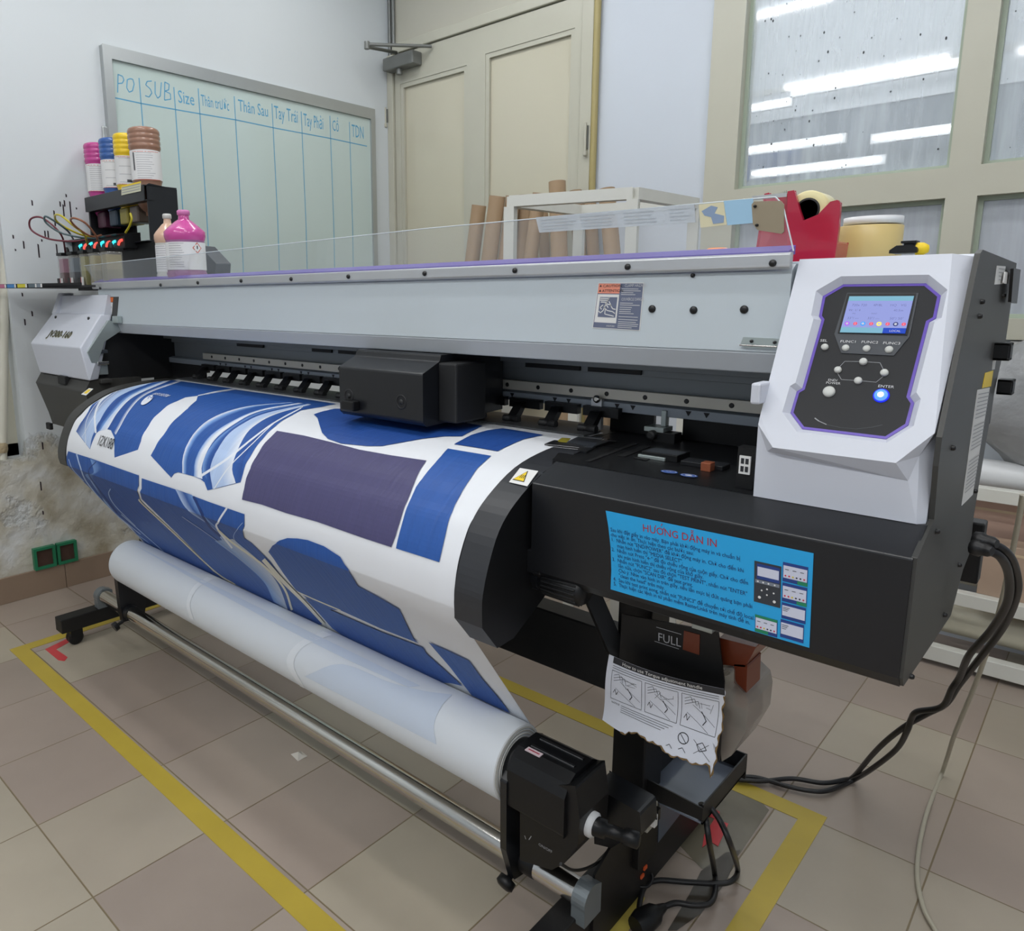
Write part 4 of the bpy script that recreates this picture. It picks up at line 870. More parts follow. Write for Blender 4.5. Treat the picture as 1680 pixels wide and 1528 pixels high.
# lever with ribbed knob
ka, kb = U((893, 953), 'y', .985), U((962, 973), 'y', .985); dv = (kb-ka); L_ = dv.length
kn = MB(); nseg = 40; prof = [(0, .016), (.006, .0215), (L_*.9, .0235), (L_, .019), (L_+.002, .0)]
kn.lathe(ka, dv, prof, M_BLK2, 40)
for j in range(20):
    t = 2*math.pi*j/20; d = dv.normalized(); a_ = d.cross(Vector((0, 0, 1))).normalized(); b2_ = d.cross(a_)
    o_ = (a_*math.cos(t)+b2_*math.sin(t)); kn.tube([ka+d*.008+o_*.0215, ka+d*L_*.9+o_*.0235], .0018, M_BLK2, 6)
lev = MB().tube([U((872, 938), 'y', 1.0), ka], [.022, .017], M_BLK, 14).box((-.716, .965, .885), (-.672, .99, .925), M_BLK).box((-.70, .98, .85), (-.655, 1.04, .93), M_BLK)
lev = lev.build('tension_lever', parent=PR, bevel=.002); kn.build('lever_knob', parent=lev, label='ribbed black knob')

# --- stand
M_STD = mat('black_stand_steel', (13, 13, 14), .5, 0, .08, 5)
st_ = MB().box((-2.60, 1.185, .588), (-.575, 1.24, .711), M_STD).build('cross_beam', parent=PR, bevel=.003)
for x0, x1 in [(-2.655, -2.585), (-.643, -.575)]:
    MB().box((x0, 1.18, .24), (x1, 1.255, .98), M_STD).build('stand_post', parent=PR, bevel=.003)
b0, b1 = U((965, 985), 'y', 1.16), U((1012, 1065), 'y', 1.16)
MB().tube([b0+Vector((-.02, 0, .06)), b1+Vector((.02, 0, -.04))], .022, M_STD, 4, smooth=False).build('stand_brace', parent=PR)
def foot(x0, x1, ya, yb, z0, z1):
    f_ = MB().box((x0, ya, z0), (x1, yb, z1), M_STD).build('stand_foot', parent=PR, bevel=.003)
    for y in (ya+.05, yb-.08):
        xm = (x0+x1)/2
        c_ = MB().lathe((xm-.016, y, FZ+.026), (1, 0, 0), [(0, .020), (.003, .026), (.013, .026), (.016, .020)], M_BLK2, 20).lathe((xm+.002, y, FZ+.026), (1, 0, 0), [(0, .020), (.003, .026), (.013, .026), (.016, .020)], M_BLK2, 20).box((xm-.02, y-.018, FZ+.03), (xm+.022, y+.022, z0+.004), M_BLK2)
        c_.build('caster', parent=f_, bevel=.001)
    return f_
foot(-2.658, -2.602, .859, 1.547, .193, .2443)
foot(-.643, -.5955, .886, 1.655, .190, .256)
# take-up rail (steel tube) with clamps
TY, TZ = 1.0147, .2875
tb_ = MB().tube([(-2.636, TY, TZ), (-.589, TY, TZ)], .0235, M_CHROME, 28).build('steel_tube', parent=PR, label='polished steel rail tube')
M_ZC = mat('grey_zinc_clamp', (120, 128, 132), .35, .4)
for x, w_ in [(-2.631, .032), (-.606, .028)]:
    MB().prism('x', x, x+w_, [(TY+.028, .246), (TY+.028, TZ+.018)]+arc(TY, TZ, .0285, 60, 200, 10)+[(TY-.027, .246)], M_ZC).build('tube_clamp', parent=PR, bevel=.0015)
# left roll holder
RY, RZ, RR = 1.014, .480, .074
lh = MB(); lh.prism('x', -2.425, -2.40, [(RY-.035, RZ+.02), (RY+.035, RZ+.02), (TY+.06, TZ+.02), (TY+.05, TZ-.03), (TY-.025, TZ-.03), (TY-.03, TZ+.03)], M_BLK)
lh.lathe((-2.44, TY, TZ), (1, 0, 0), [(0, .026), (.065, .026)], M_BLK, 20).lathe((-2.45, RY, RZ), (1, 0, 0), [(0, .025), (.05, .028), (.065, .045), (.075, .045), (.11, .024)], M_BLK, 24)
lh.lathe((-2.41, TY-.022, TZ-.03), (0, -1, -.4), [(0, .006), (.02, .006), (.02, .016), (.035, .016)], M_BLK, 14)
lh.build('left_roll_holder', parent=PR, bevel=.002)

# ================================================================== PRINTED PAPER
M_PAPER = mat('transfer_paper', (228, 231, 236), .55, 0, .015, 2)
M_BACK = mat('paper_back_printed', (216, 222, 228), .5, 0, .03, 1.2)
mi_ = bpy.data.materials.new('printed_ink'); mi_.use_nodes = True; MT['printed_ink'] = mi_; M_INK = mi_
N = mi_.node_tree.nodes; Lk = mi_.node_tree.links; b = N['Principled BSDF']; b.inputs['Roughness'].default_value = .5
at = N.new('ShaderNodeAttribute'); at.attribute_name = 'print_ink'
tc = N.new('ShaderNodeTexCoord'); mp = N.new('ShaderNodeMapping'); mp.inputs['Scale'].default_value = (60, 4, 4); Lk.new(tc.outputs['Object'], mp.inputs[0])
nz = N.new('ShaderNodeTexNoise'); nz.inputs['Scale'].default_value = 1.5; nz.inputs['Detail'].default_value = 4; nz.inputs['Distortion'].default_value = .6; Lk.new(mp.outputs[0], nz.inputs['Vector'])
mr = N.new('ShaderNodeMapRange'); mr.inputs[3].default_value = .86; mr.inputs[4].default_value = 1.14; Lk.new(nz.outputs['Fac'], mr.inputs[0])
vm = N.new('ShaderNodeVectorMath'); vm.operation = 'SCALE'; Lk.new(at.outputs['Color'], vm.inputs[0]); Lk.new(mr.outputs[0], vm.inputs['Scale']); Lk.new(vm.outputs[0], b.inputs['Base Color'])
bp = N.new('ShaderNodeBump'); bp.inputs['Strength'].default_value = .45; bp.inputs['Distance'].default_value = .003; Lk.new(nz.outputs['Fac'], bp.inputs['Height']); Lk.new(bp.outputs[0], b.inputs['Normal'])

PAX0, PAX1 = -2.368, -.759
crv = [(1.302, 1.0695), (1.22, 1.0705), (1.16, 1.0693), (1.10, 1.0645), (1.05, 1.0565), (1.005, 1.0465), (.965, 1.0295), (.930, 1.0105), (.905, .9885), (.888, .974), (.874, .951), (.862, .925), (.855, .903), (.8505, .88), (.8485, .852), (.8490, .838)]
# smooth the curve
sp2 = [(p.x, p.y) for p in smoothpath([(y, z, 0) for y, z in crv], 3)]
P0 = Vector(sp2[-1]); Cc = Vector((RY, RZ)); dd = Cc-P0; L = dd.length; al = math.acos(RR/L); base = (P0-Cc).normalized()
def rot2(v, a): return Vector((v.x*math.cos(a)-v.y*math.sin(a), v.x*math.sin(a)+v.y*math.cos(a)))
cands = [Cc+rot2(base, s_*al)*RR for s_ in (1, -1)]
TG = max(cands, key=lambda p: p.x)
nst = 5
prof = sp2+[tuple(P0.lerp(TG, (i+1)/nst)) for i in range(nst)]
arcS = [0]
for a_, c_ in zip(prof[:-1], prof[1:]): arcS.append(arcS[-1]+math.hypot(c_[0]-a_[0], c_[1]-a_[1]))
NRM = []
for i in range(len(prof)):
    a_ = Vector(prof[max(i-1, 0)]); c_ = Vector(prof[min(i+1, len(prof)-1)]); t = (c_-a_).normalized(); n = Vector((t.y, -t.x))
    if n.dot(Vector((-1, .6))) < 0: n = -n
    NRM.append(n)
def surf(x, s, h=0):
    k = min(max(0, next((i for i in range(len(arcS)-1) if arcS[i+1] >= s), len(arcS)-2)), len(arcS)-2)
    t = (s-arcS[k])/(arcS[k+1]-arcS[k]); p = Vector(prof[k]).lerp(Vector(prof[k+1]), t); n = NRM[k].lerp(NRM[k+1], t)
    return (x, p.x+n.x*h, p.y+n.y*h)
def PX(p):
    """pixel -> (x, s) on the web: first hit of the ray with the strip segments"""
    d = ray(p); best = None
    for k in range(len(prof)-1):
        (y0, z0), (y1, z1) = prof[k], prof[k+1]
        # t*dy = y0+u*(y1-y0); 1.34+t*dz = z0+u*(z1-z0)
        A_ = np.array([[d[1], -(y1-y0)], [d[2], -(z1-z0)]]); B_ = np.array([y0, z0-CAM[2]])
        try: t, u = np.linalg.solve(A_, B_)
        except Exception: continue
        if -.02 <= u <= 1.02 and t > 0 and (best is None or t < best[0]): best = (t, d[0]*t, arcS[k]+u*(arcS[k+1]-arcS[k]))
    if best is None:
        # off the end: follow the last straight segment
        (y0, z0), (y1, z1) = prof[-2], prof[-1]
        A_ = np.array([[d[1], -(y1-y0)], [d[2], -(z1-z0)]]); t, u = np.linalg.solve(A_, np.array([y0, z0-CAM[2]]))
        if u < 0: # before the back edge
            (y0, z0), (y1, z1) = prof[0], prof[1]; A_ = np.array([[d[1], -(y1-y0)], [d[2], -(z1-z0)]]); t, u = np.linalg.solve(A_, np.array([y0, z0-CAM[2]])); return (d[0]*t, max(0.0, u*(arcS[1])))
        return (d[0]*t, min(arcS[-1], arcS[-2]+u*(arcS[-1]-arcS[-2])))
    return (best[1], best[2])
def clipconv(poly, s, keep_ge):
    out = []
    for i in range(len(poly)):
        a_, c_ = poly[i], poly[(i+1) % len(poly)]; ia = (a_[1] >= s) if keep_ge else (a_[1] <= s); ic = (c_[1] >= s) if keep_ge else (c_[1] <= s)
        if ia: out.append(a_)
        if ia != ic:
            t = (s-a_[1])/(c_[1]-a_[1]); q = tuple(a_[k]+(c_[k]-a_[k])*t for k in range(len(a_))); q = (q[0], s)+q[2:]; out.append(q)
    return out
def clipx(poly, x, ge):
    p = [(q[1], q[0])+q[2:] for q in poly]; p = clipconv(p, x, ge); return [(q[1], q[0])+q[2:] for q in p]
WEB = MB()
LAYER = [0]
def ink(tris):
    """tris: convex polys of (x, s, r, g, b); each print layer sits a hair above the last"""
    LAYER[0] += 1; h = .0004+LAYER[0]*.00006
    for t in tris:
        t = clipx(clipx(t, PAX0+.004, True), PAX1-.004, False)
        t = clipconv(t, 0.002, True); t = clipconv(t, arcS[-1]-.0005, False)
        if len(t) < 3: continue
        s0, s1 = min(q[1] for q in t), max(q[1] for q in t)
        for k in range(len(arcS)-1):
            if arcS[k+1] <= s0 or arcS[k] >= s1: continue
            c_ = clipconv(clipconv(t, arcS[k], True), arcS[k+1], False)
            if len(c_) < 3: continue
            b0 = len(WEB.v); vs = [surf(q[0], q[1], h) for q in c_]
            a3, b3, c3 = Vector(vs[0]), Vector(vs[1]), Vector(vs[2]); nn = (b3-a3).cross(c3-a3)
            f = list(range(len(vs)))
            if nn.y > 0 and abs(nn.y) > 1e-12 or (abs(nn.y) <= 1e-12 and nn.z < 0): f = f[::-1]
            WEB.add(vs, [f], M_INK)
            for i, q in enumerate(c_): WEB.c[b0+i] = q[2:5]
def dens(px, closed=True, step=14):
    out = []
    n = len(px)
    for i in range(n if closed else n-1):
        a_, c_ = px[i], px[(i+1) % n]; k = max(1, int(math.hypot(c_[0]-a_[0], c_[1]-a_[1])/step))
        out += [(a_[0]+(c_[0]-a_[0])*j/k, a_[1]+(c_[1]-a_[1])*j/k) for j in range(k)]
    if not closed: out.append(px[-1])
    return out
def shape(px, rgb, smooth=False):
    """printed flat shape given by its outline"""
    if smooth: px = [(p.x, p.y) for p in smoothpath([(a, c, 0) for a, c in px]+[(px[0][0], px[0][1], 0)], 4)][:-1]
    pts = [PX(p) for p in dens(px)]; c = lin(rgb)
    ink([[(pts[i][0], pts[i][1])+c for i in t] for t in poly_tri([pts])])
def ribbon(A_, B_, ca, cb, n=26, cm=None):
    """printed gradient band between two curves (control pixels)"""
    def cur(Q):
        P_ = smoothpath([(a, c, 0) for a, c in Q], 10); L_ = [0]
        for a, c in zip(P_[:-1], P_[1:]): L_.append(L_[-1]+(c-a).length)
        out = []
        for j in range(n+1):
            s = L_[-1]*j/n; k = min(max(0, next((i for i in range(len(L_)-1) if L_[i+1] >= s-1e-9), len(L_)-2)), len(L_)-2)
            t = (s-L_[k])/max(1e-9, L_[k+1]-L_[k]); q = P_[k].lerp(P_[k+1], t); out.append((q.x, q.y))
        return out
    A2, B2 = cur(A_), cur(B_); ca, cb = lin(ca), lin(cb); tr = []
    steps = [(0, ca), (1, cb)] if cm is None else [(0, ca), (.5, lin(cm)), (1, cb)]
    rows = []
    for t, c in steps: rows.append([(PX(tuple(a_[k]+(b_[k]-a_[k])*t for k in (0, 1))), c) for a_, b_ in zip(A2, B2)])
    for r0, r1 in zip(rows[:-1], rows[1:]):
        for j in range(n):
            q = [r0[j], r0[j+1], r1[j+1], r1[j]]
            for t in ((0, 1, 2), (0, 2, 3)): tr.append([(q[i][0][0], q[i][0][1])+q[i][1] for i in t])
    ink(tr)
def curveline(Q, w, rgb):
    P_ = [(p.x, p.y) for p in smoothpath([(a, c, 0) for a, c in Q], 8)]; A_ = []; B_ = []
    for i, p in enumerate(P_):
        a_, c_ = P_[max(i-1, 0)], P_[min(i+1, len(P_)-1)]; d = Vector((c_[0]-a_[0], c_[1]-a_[1])); d = d.normalized() if d.length else Vector((1, 0)); wi = w if not isinstance(w, tuple) else w[0]+(w[1]-w[0])*i/(len(P_)-1)
        A_.append((p[0]-d.y*wi/2, p[1]+d.x*wi/2)); B_.append((p[0]+d.y*wi/2, p[1]-d.x*wi/2))
    c = lin(rgb); tr = []
    A2, B2 = [PX(p) for p in A_], [PX(p) for p in B_]
    for j in range(len(A2)-1):
        for t in ((A2[j], A2[j+1], B2[j+1]), (A2[j], B2[j+1], B2[j])): tr.append([q+c for q in t])
    ink(tr)
# base sheet
k_ = len(prof)
for sgn, h in ((1, .0003), (-1, -.0001)):
    vs = [surf(PAX0, s, h) for s in arcS]+[surf(PAX1, s, h) for s in arcS]
    fs = [(i, i+1, i+1+k_, i+k_) if sgn < 0 else (i, i+k_, i+1+k_, i+1) for i in range(k_-1)]
    WEB.add(vs, fs, M_PAPER, True)
Z5 = lambda *p: [(x/3.652+100, y/3.652+600) for x, y in p]
Z2 = lambda *p: [(x/3+560, y/3+400) for x, y in p]
Z3 = lambda *p: [(x/3+560, y/3+850) for x, y in p]
Z4 = lambda *p: [(x/3, y/3+800) for x, y in p]
BLUE, BLUE2, DBL, LBL, PAL, WHT, PUR, SLT = (34, 84, 160), (28, 72, 146), (24, 58, 124), (116, 156, 212), (176, 198, 232), (226, 231, 240), (70, 67, 108), (58, 68, 112)
# A: left upper panel
shape(Z5((345, 105), (470, 88), (600, 78), (820, 108), (1043, 140), (930, 158), (822, 182), (745, 192), (640, 240), (560, 310), (500, 400), (462, 505), (322, 552), (320, 430), (300, 388), (270, 380), (230, 392), (212, 408), (175, 502), (92, 395), (130, 330), (200, 220), (270, 160)), BLUE)
ribbon(Z5((92, 393), (200, 240), (345, 140), (520, 92)), Z5((130, 440), (215, 300), (360, 160), (560, 88)), BLUE2, PAL)
ribbon(Z5((130, 440), (215, 300), (360, 160), (560, 88)), Z5((175, 500), (200, 400), (330, 200), (600, 82)), PAL, PAL)
ribbon(Z5((205, 400), (235, 330), (380, 175), (620, 84)), Z5((235, 392), (300, 300), (420, 180), (640, 84)), BLUE2, LBL, cm=BLUE)
ribbon(Z5((235, 392), (300, 300), (420, 180), (640, 84)), Z5((280, 382), (350, 270), (450, 180), (660, 88)), PAL, WHT)
ribbon(Z5((280, 382), (350, 270), (450, 180), (660, 88)), Z5((305, 390), (400, 250), (500, 160), (690, 90)), BLUE2, BLUE)
ribbon(Z5((318, 400), (400, 260), (500, 165), (690, 92)), Z5((330, 415), (420, 260), (520, 170), (720, 96)), BLUE, WHT)
curveline(Z5((210, 405), (205, 300), (235, 220), (300, 165)), 3.0, WHT)
curveline(Z5((150, 470), (150, 350), (190, 260), (260, 180)), .8, WHT)
curveline(Z5((128, 430), (240, 240), (345, 150)), .6, WHT)
curveline(Z5((822, 182), (930, 158), (1045, 141)), 1.4, WHT)
# label text on the white tab, mirrored
# B: second panel
shape(Z5((820, 186), (930, 164), (1048, 146), (1240, 172), (1440, 200), (1650, 232), (1560, 250), (1440, 270), (1330, 330), (1245, 400), (1170, 490), (1110, 590), (1078, 700), (960, 730), (880, 748), (862, 700), (840, 682), (800, 665), (705, 640), (680, 648), (663, 672), (600, 605), (540, 540), (590, 450), (680, 330), (760, 260), (812, 212)), BLUE)
ribbon(Z5((730, 645), (735, 540), (790, 420), (900, 320), (1100, 250), (1380, 222)), Z5((755, 652), (765, 540), (830, 420), (950, 330), (1150, 255), (1400, 224)), WHT, BLUE, cm=LBL)
ribbon(Z5((800, 665), (810, 560), (880, 440), (1000, 350), (1180, 270), (1420, 226)), Z5((850, 680), (850, 590), (920, 450), (1060, 340), (1200, 275), (1450, 228)), LBL, WHT, cm=WHT)
ribbon(Z5((850, 640), (860, 560), (930, 450), (1060, 350), (1210, 278), (1450, 230)), Z5((912, 740), (895, 600), (990, 430), (1110, 340), (1240, 285), (1480, 232)), LBL, BLUE2, cm=BLUE)
ribbon(Z5((912, 740), (900, 600), (990, 430), (1110, 340), (1240, 285), (1480, 232)), Z5((1050, 705), (1030, 600), (1100, 430), (1180, 350), (1300, 290), (1500, 236)), PAL, WHT, cm=PAL)
ribbon(Z5((1055, 700), (1050, 580), (1110, 440), (1190, 350), (1320, 290), (1520, 238)), Z5((1078, 698), (1100, 560), (1170, 440), (1250, 360), (1380, 290), (1540, 240)), BLUE, BLUE2)
curveline(Z5((845, 660), (1000, 560), (1150, 440), (1280, 345), (1440, 258)), (4.2, 1.5), WHT)
curveline(Z5((920, 740), (1010, 610), (1150, 470), (1290, 340), (1450, 250)), (1.8, 1.0), WHT)
# D: dark blue strip under the carriage, wide curve
shape(Z5((1640, 262), (1560, 280), (1515, 296), (1538, 318), (1550, 360), (1565, 405), (1600, 442), (1680, 470))[:8]+[(603, 733), (627, 733), (660, 727), (693, 721), (730, 717), (758, 717), (775, 708), (792, 700), (735, 690), (680, 680), (620, 672)], BLUE2)
shape(Z2((795, 912), (900, 928), (995, 945), (900, 965), (830, 995), (770, 1025), (660, 1006), (555, 990), (640, 945), (720, 922)), BLUE2)
shape(Z2((525, 1012), (630, 1030), (738, 1048), (670, 1110), (610, 1200), (560, 1290), (530, 1370))+Z3((505, 130), (485, 218), (380, 184), (272, 150), (285, 90), (310, 0))+Z2((330, 1290), (370, 1200), (430, 1120)), BLUE)
shape([(455, 708), (500, 716), (545, 727), (590, 739), (640, 748), (700, 757), (690, 772), (680, 795), (662, 840), (650, 880), (643, 898), (600, 884), (560, 870), (520, 856), (470, 842), (430, 828), (398, 820), (405, 785), (418, 755), (435, 728)], PUR)
# lower left band, continues behind the roll
shape(Z5((47, 513), (180, 555), (320, 605), (470, 658), (470, 780))+Z4((690, 60), (850, 220), (1050, 412), (1150, 480), (1100, 500), (900, 395), (760, 320), (650, 200), (540, 95), (430, 0), (360, 0))+[(112, 768)], BLUE)
shape(Z5((488, 675), (700, 745), (900, 820), (1103, 890), (1103, 960), (1100, 1030))+Z4((1240, 270), (1330, 360), (1420, 480), (1500, 570), (1600, 670), (1560, 680), (1400, 600), (1250, 520), (1150, 470), (1060, 410), (880, 230), (700, 55)), BLUE)
ribbon(Z5((150, 640), (230, 760), (400, 960), (520, 1050)), Z5((230, 740), (290, 860), (420, 980), (560, 1090)), PAL, BLUE2, cm=LBL)
ribbon(Z5((180, 560), (200, 640), (150, 650), (170, 680)), Z5((225, 575), (250, 620), (200, 660), (210, 700)), LBL, BLUE)
curveline(Z5((98, 530), (118, 600), (160, 700), (300, 860), (480, 1010)), (2.2, 1.2), PAL)
curveline(Z5((215, 575), (170, 630), (200, 700), (340, 880)), 1.5, DBL)
curveline(Z5((50, 560), (75, 620), (140, 690)), 1.0, PAL)
curveline(Z5((300, 735), (290, 770), (330, 840), (450, 960)), (1.5, 1.0), PAL)
curveline(Z4((690, 55), (700, 75), (850, 215), (1060, 410), (1160, 475)), (2.0, 2.0), (222, 216, 196))
ribbon(Z5((690, 740), (760, 860), (900, 960), (1000, 1080)), Z5((790, 775), (850, 880), (960, 990), (1060, 1090)), PAL, LBL, cm=BLUE)
ribbon(Z4((1060, 260), (1180, 350), (1300, 460), (1350, 560)), Z4((1150, 250), (1280, 360), (1370, 470), (1420, 600)), LBL, (190, 200, 215))
curveline(Z5((800, 785), (880, 940), (960, 1020)), 4, DBL)
curveline(Z5((1000, 853), (950, 930), (940, 970), (1030, 1090)), (3.2, 3.0), WHT)
curveline(Z4((1075, 205), (1150, 270), (1300, 380), (1400, 490), (1440, 600)), (3.0, 3.5), (222, 220, 204))
curveline(Z5((1095, 940), (1045, 1000), (1045, 1040), (1100, 1090)), (.8, .8), PAL)
curveline(Z4((600, 130), (760, 270), (900, 390), (1080, 480)), (1.2, 1.0), PAL)
curveline(Z4((540, 100), (700, 260), (860, 370)), (1.5, 1.5), WHT)
curveline(Z4((900, 140), (1060, 250), (1200, 360), (1320, 460)), (1.2, 1.0), (150, 165, 205))
# dome and lower right panels
shape(Z4((1325, 312), (1345, 282), (1380, 260), (1420, 248), (1470, 250), (1520, 258), (1600, 288), (1680, 340))+Z3((20, 225), (40, 250), (62, 290), (85, 330), (180, 380), (290, 445), (325, 520), (360, 590), (385, 612), (200, 540), (0, 450))+Z4((1600, 595), (1520, 545), (1460, 500), (1400, 420), (1350, 345)), BLUE)
shape(Z3((0, 470), (200, 556), (405, 632), (425, 665), (510, 740), (600, 822), (545, 808), (505, 806), (470, 815), (250, 700), (60, 610))+Z4((1640, 690), (1560, 600), (1500, 540)), BLUE)
shape(Z3((433, 606), (530, 648), (632, 697), (700, 790), (770, 870), (836, 956), (750, 918), (645, 868), (540, 730)), BLUE)
curveline(Z4((1300, 350), (1400, 460), (1500, 560), (1600, 670)), (7, 4), (222, 220, 206))
curveline(Z4((1470, 510), (1560, 550), (1680, 600)), (2, 2), (222, 220, 206))
# mirrored size code on the white tab, little printed logo
a0, a1, a2 = PX((157, 722)), PX((187, 726)), PX((158, 738))
class WebPl:
    def __init__(s, o, u, v): s.o, s.u, s.v = o, u, v
    def pt(s, a, b_, h=0): return Vector(surf(s.o[0]+s.u[0]*a+s.v[0]*b_, s.o[1]+s.u[1]*a+s.v[1]*b_, .004))
M_PT = mat('black_ink_code', (36, 36, 44), .5)
cu = MB(); ux = (a1[0]-a0[0]); us = (a1[1]-a0[1])
wp = WebPl(PX((185, 738)), (-1, 0), (0, -1)); e0_, e1_ = PX((157, 737)), PX((187, 737)); up_ = PX((187, 713))
wd_ = abs(e1_[0]-e0_[0]); ht_ = abs(up_[1]-wp.o[1])
SUP = .0030
wp.pt = lambda a, b_, h=0: Vector(surf(wp.o[0]-a, wp.o[1]-b_, SUP))
WEB.text(wp, 0, 0, ht_*1.05, '881XS1', M_PT, width=wd_*.86)
lo = PX((240, 661)); wl2 = MB()
M_WI = mat('white_ink_mark', (226, 230, 238), .5)
wp2 = WebPl(lo, 0, 0); wp2.pt = lambda a, b_, h=0: Vector(surf(lo[0]+a, lo[1]+b_, SUP))
shape([(234+2+12*math.cos(t*.35)*.8-1.5*math.sin(t*.35)*2+6, 659-7.5*math.cos(t*.35)-3.2*math.sin(t*.35)-1) for t in range(18)], (226, 231, 240))
curveline([(243, 656), (246, 652), (249, 655), (252, 651)], 1.0, (60, 100, 190))
lo3 = PX((258, 650)); wp3 = WebPl(lo3, 0, 0); wp3.pt = lambda a, b_, h=0: Vector(surf(lo3[0]-a, lo3[1]-b_, SUP))
WEB.text(wp3, -.06, 0, .026, '#02818#', M_WI)
RP = thing('printed_paper_roll', (-1.56, RY, RZ), 'roll of blue and purple printed jersey panels on white paper hanging from the platen', 'paper roll')
web = WEB.build('printed_web', parent=RP, label='white paper web printed with blue and purple panels')
# the wound roll: spiral end
RL, RRt = PAX0-.002, PAX1+.012
rl = MB(); rl.lathe((RL, RY, RZ), (1, 0, 0), [(0, .034), (-.002, .050), (.001, RR-.012), (.010, RR-.002), (.02, RR-.0008), (RRt-RL-.004, RR-.0008), (RRt-RL, RR-.004)], M_BACK, 64)
roll = rl.build('wound_paper', parent=RP, label='pale wound paper, print showing faintly through')
e_ = MB(); r = .036; k = 0
while r < RR-.004:
    e_.lathe((RRt-.004, RY, RZ), (1, 0, 0), [(0, r), (.004+.0012*math.sin(k*2.3), r), (.004+.0012*math.sin(k*2.3), r+.0016), (0, r+.0016)], mat('paper_edge', (214, 212, 204), .6) if k % 2 else mat('paper_edge_shade', (188, 186, 178), .6), 64); r += .0021; k += 1
e_.build('roll_end_layers', parent=roll)
MB().lathe((RRt+.004, RY, RZ), (-1, 0, 0), [(0, .036), (.05, .036)], mat('core_board', (172, 150, 118), .7), 32).build('paper_core', parent=RP)
# faint show-through shapes on the roll (ink seen through the paper)
def rollpt(p, h=.0002):
    """pixel -> point on the roll's surface"""
    d = ray(p); o = np.array([CAM[1]-RY, CAM[2]-RZ]); q = d[1:]; a = q@q; b_ = 2*(o@q); c = o@o-RR**2; D_ = b_*b_-4*a*c
    if D_ < 0: return None
    t = (-b_-math.sqrt(D_))/(2*a); P_ = CAM+d*t; n = np.array([0, P_[1]-RY, P_[2]-RZ]); n = n/np.linalg.norm(n); return Vector((P_+n*h).tolist())
def rollband(A_, B_, m, name):
    n = 24
    def cur(Q): 
        P_ = smoothpath([(a, c, 0) for a, c in Q], 12); return [P_[int(i*(len(P_)-1)/n)] for i in range(n+1)]
    A2, B2 = cur(A_), cur(B_); vs = []; W_ = 6
    for a_, c_ in zip(A2, B2):
        for j in range(W_+1):
            q = a_.lerp(c_, j/W_); r_ = rollpt((q.x, q.y)); 
            if r_ is None: return
            vs.append(r_)
    M_ = MB(); M_.add(vs, [(i*(W_+1)+j, (i+1)*(W_+1)+j, (i+1)*(W_+1)+j+1, i*(W_+1)+j+1) for i in range(n) for j in range(W_)], m, True)
    return M_.build(name, parent=roll)
M_SHOW = mat('show_through_blue', (200, 211, 226), .5, 0, .04, 4); M_SHOW2 = mat('show_through_white', (226, 231, 236), .5)
rollband([(218, 893), (380, 975), (560, 1062), (690, 1126)], [(330, 958), (450, 1022), (560, 1078), (670, 1128)], M_SHOW, 'show_through')
rollband([(318, 1018), (312, 990), (325, 965), (350, 950)], [(311, 1014), (306, 988), (318, 962), (340, 947)], M_SHOW2, 'show_through')
rollband([(500, 1130), (482, 1090), (500, 1060), (545, 1042)], [(492, 1126), (470, 1088), (488, 1056), (530, 1036)], M_SHOW2, 'show_through')
rollband([(716, 1222), (712, 1190), (724, 1160), (742, 1140)], [(500, 1110), (560, 1090), (640, 1120), (700, 1135)], M_SHOW, 'show_through')

# ================================================================== MOTOR UNIT, TANK, POSTER, CABLES
# motor unit that holds the right end of the roll
mo = thing('take_up_motor', (-.70, RY, .2), 'black take-up motor unit clamped on the steel tube at the roll end', 'motor')
m_ = MB(); m_.lathe((-.752, RY, RZ), (1, 0, 0), [(0, .046), (.004, .050), (.024, .050), (.028, .044)], M_BLK2, 36).lathe((-.79, RY, RZ), (1, 0, 0), [(0, .030), (.05, .034)], M_BLK2, 28)
m_.build('roll_flange', parent=mo)
# housing: rounded top body extruded along X
def hz(p, x): q = U(p, 'x', x); return (q.y, q.z)
hx0, hx1 = -.728, -.606
hprof = [(RY-.058, RZ-.05), (RY-.058, RZ+.025), (RY-.046, RZ+.047), (RY-.025, RZ+.058), (RY+.03, RZ+.058), (RY+.052, RZ+.045), (RY+.060, RZ+.02), (RY+.060, RZ-.05)]
MB().prism('x', hx0, hx1, hprof, M_BLK2).build('motor_housing', parent=mo, bevel=.007, segs=3)
lp2 = Pl((0, RY-.01, RZ+.0605), (1, 0, 0), (0, 1, 0)); rb_ = MB()
for dy in (-.012, .016): rb_.tube([(hx0+.02, RY+dy, RZ+.058), (hx1-.01, RY+dy, RZ+.058)], .004, M_BLK, 8)
rb_.build('housing_rib', parent=mo)
MB().box((hx0+.018, RY-.030, RZ+.0575), (hx0+.050, RY-.018, RZ+.0592), mat('pink_white_label', (214, 196, 200), .5)).box((hx0+.022, RY-.0255, RZ+.0592), (hx0+.046, RY-.0225, RZ+.0594), mat('pink_line', (170, 60, 80), .5)).build('motor_label', parent=mo)
bk0_ = [(RY-.075, RZ-.0), (RY-.055, RZ+.02), (RY+.05, RZ+.02), (RY+.09, RZ-.13), (TY+.05, TZ+.07), (TY+.03, TZ-.02), (TY-.02, TZ-.045), (TY-.055, TZ-.03), (RY-.07, RZ-.18)]
gc_ = XZ(RY-.050); MB().sheet(gc_, [gc_.px(p) for p in [(853, 1285), (944, 1290), (951, 1345), (948, 1388), (925, 1418), (905, 1428), (853, 1412)]], M_BLK2, 0, .095).build('gear_case', parent=mo, bevel=.006)
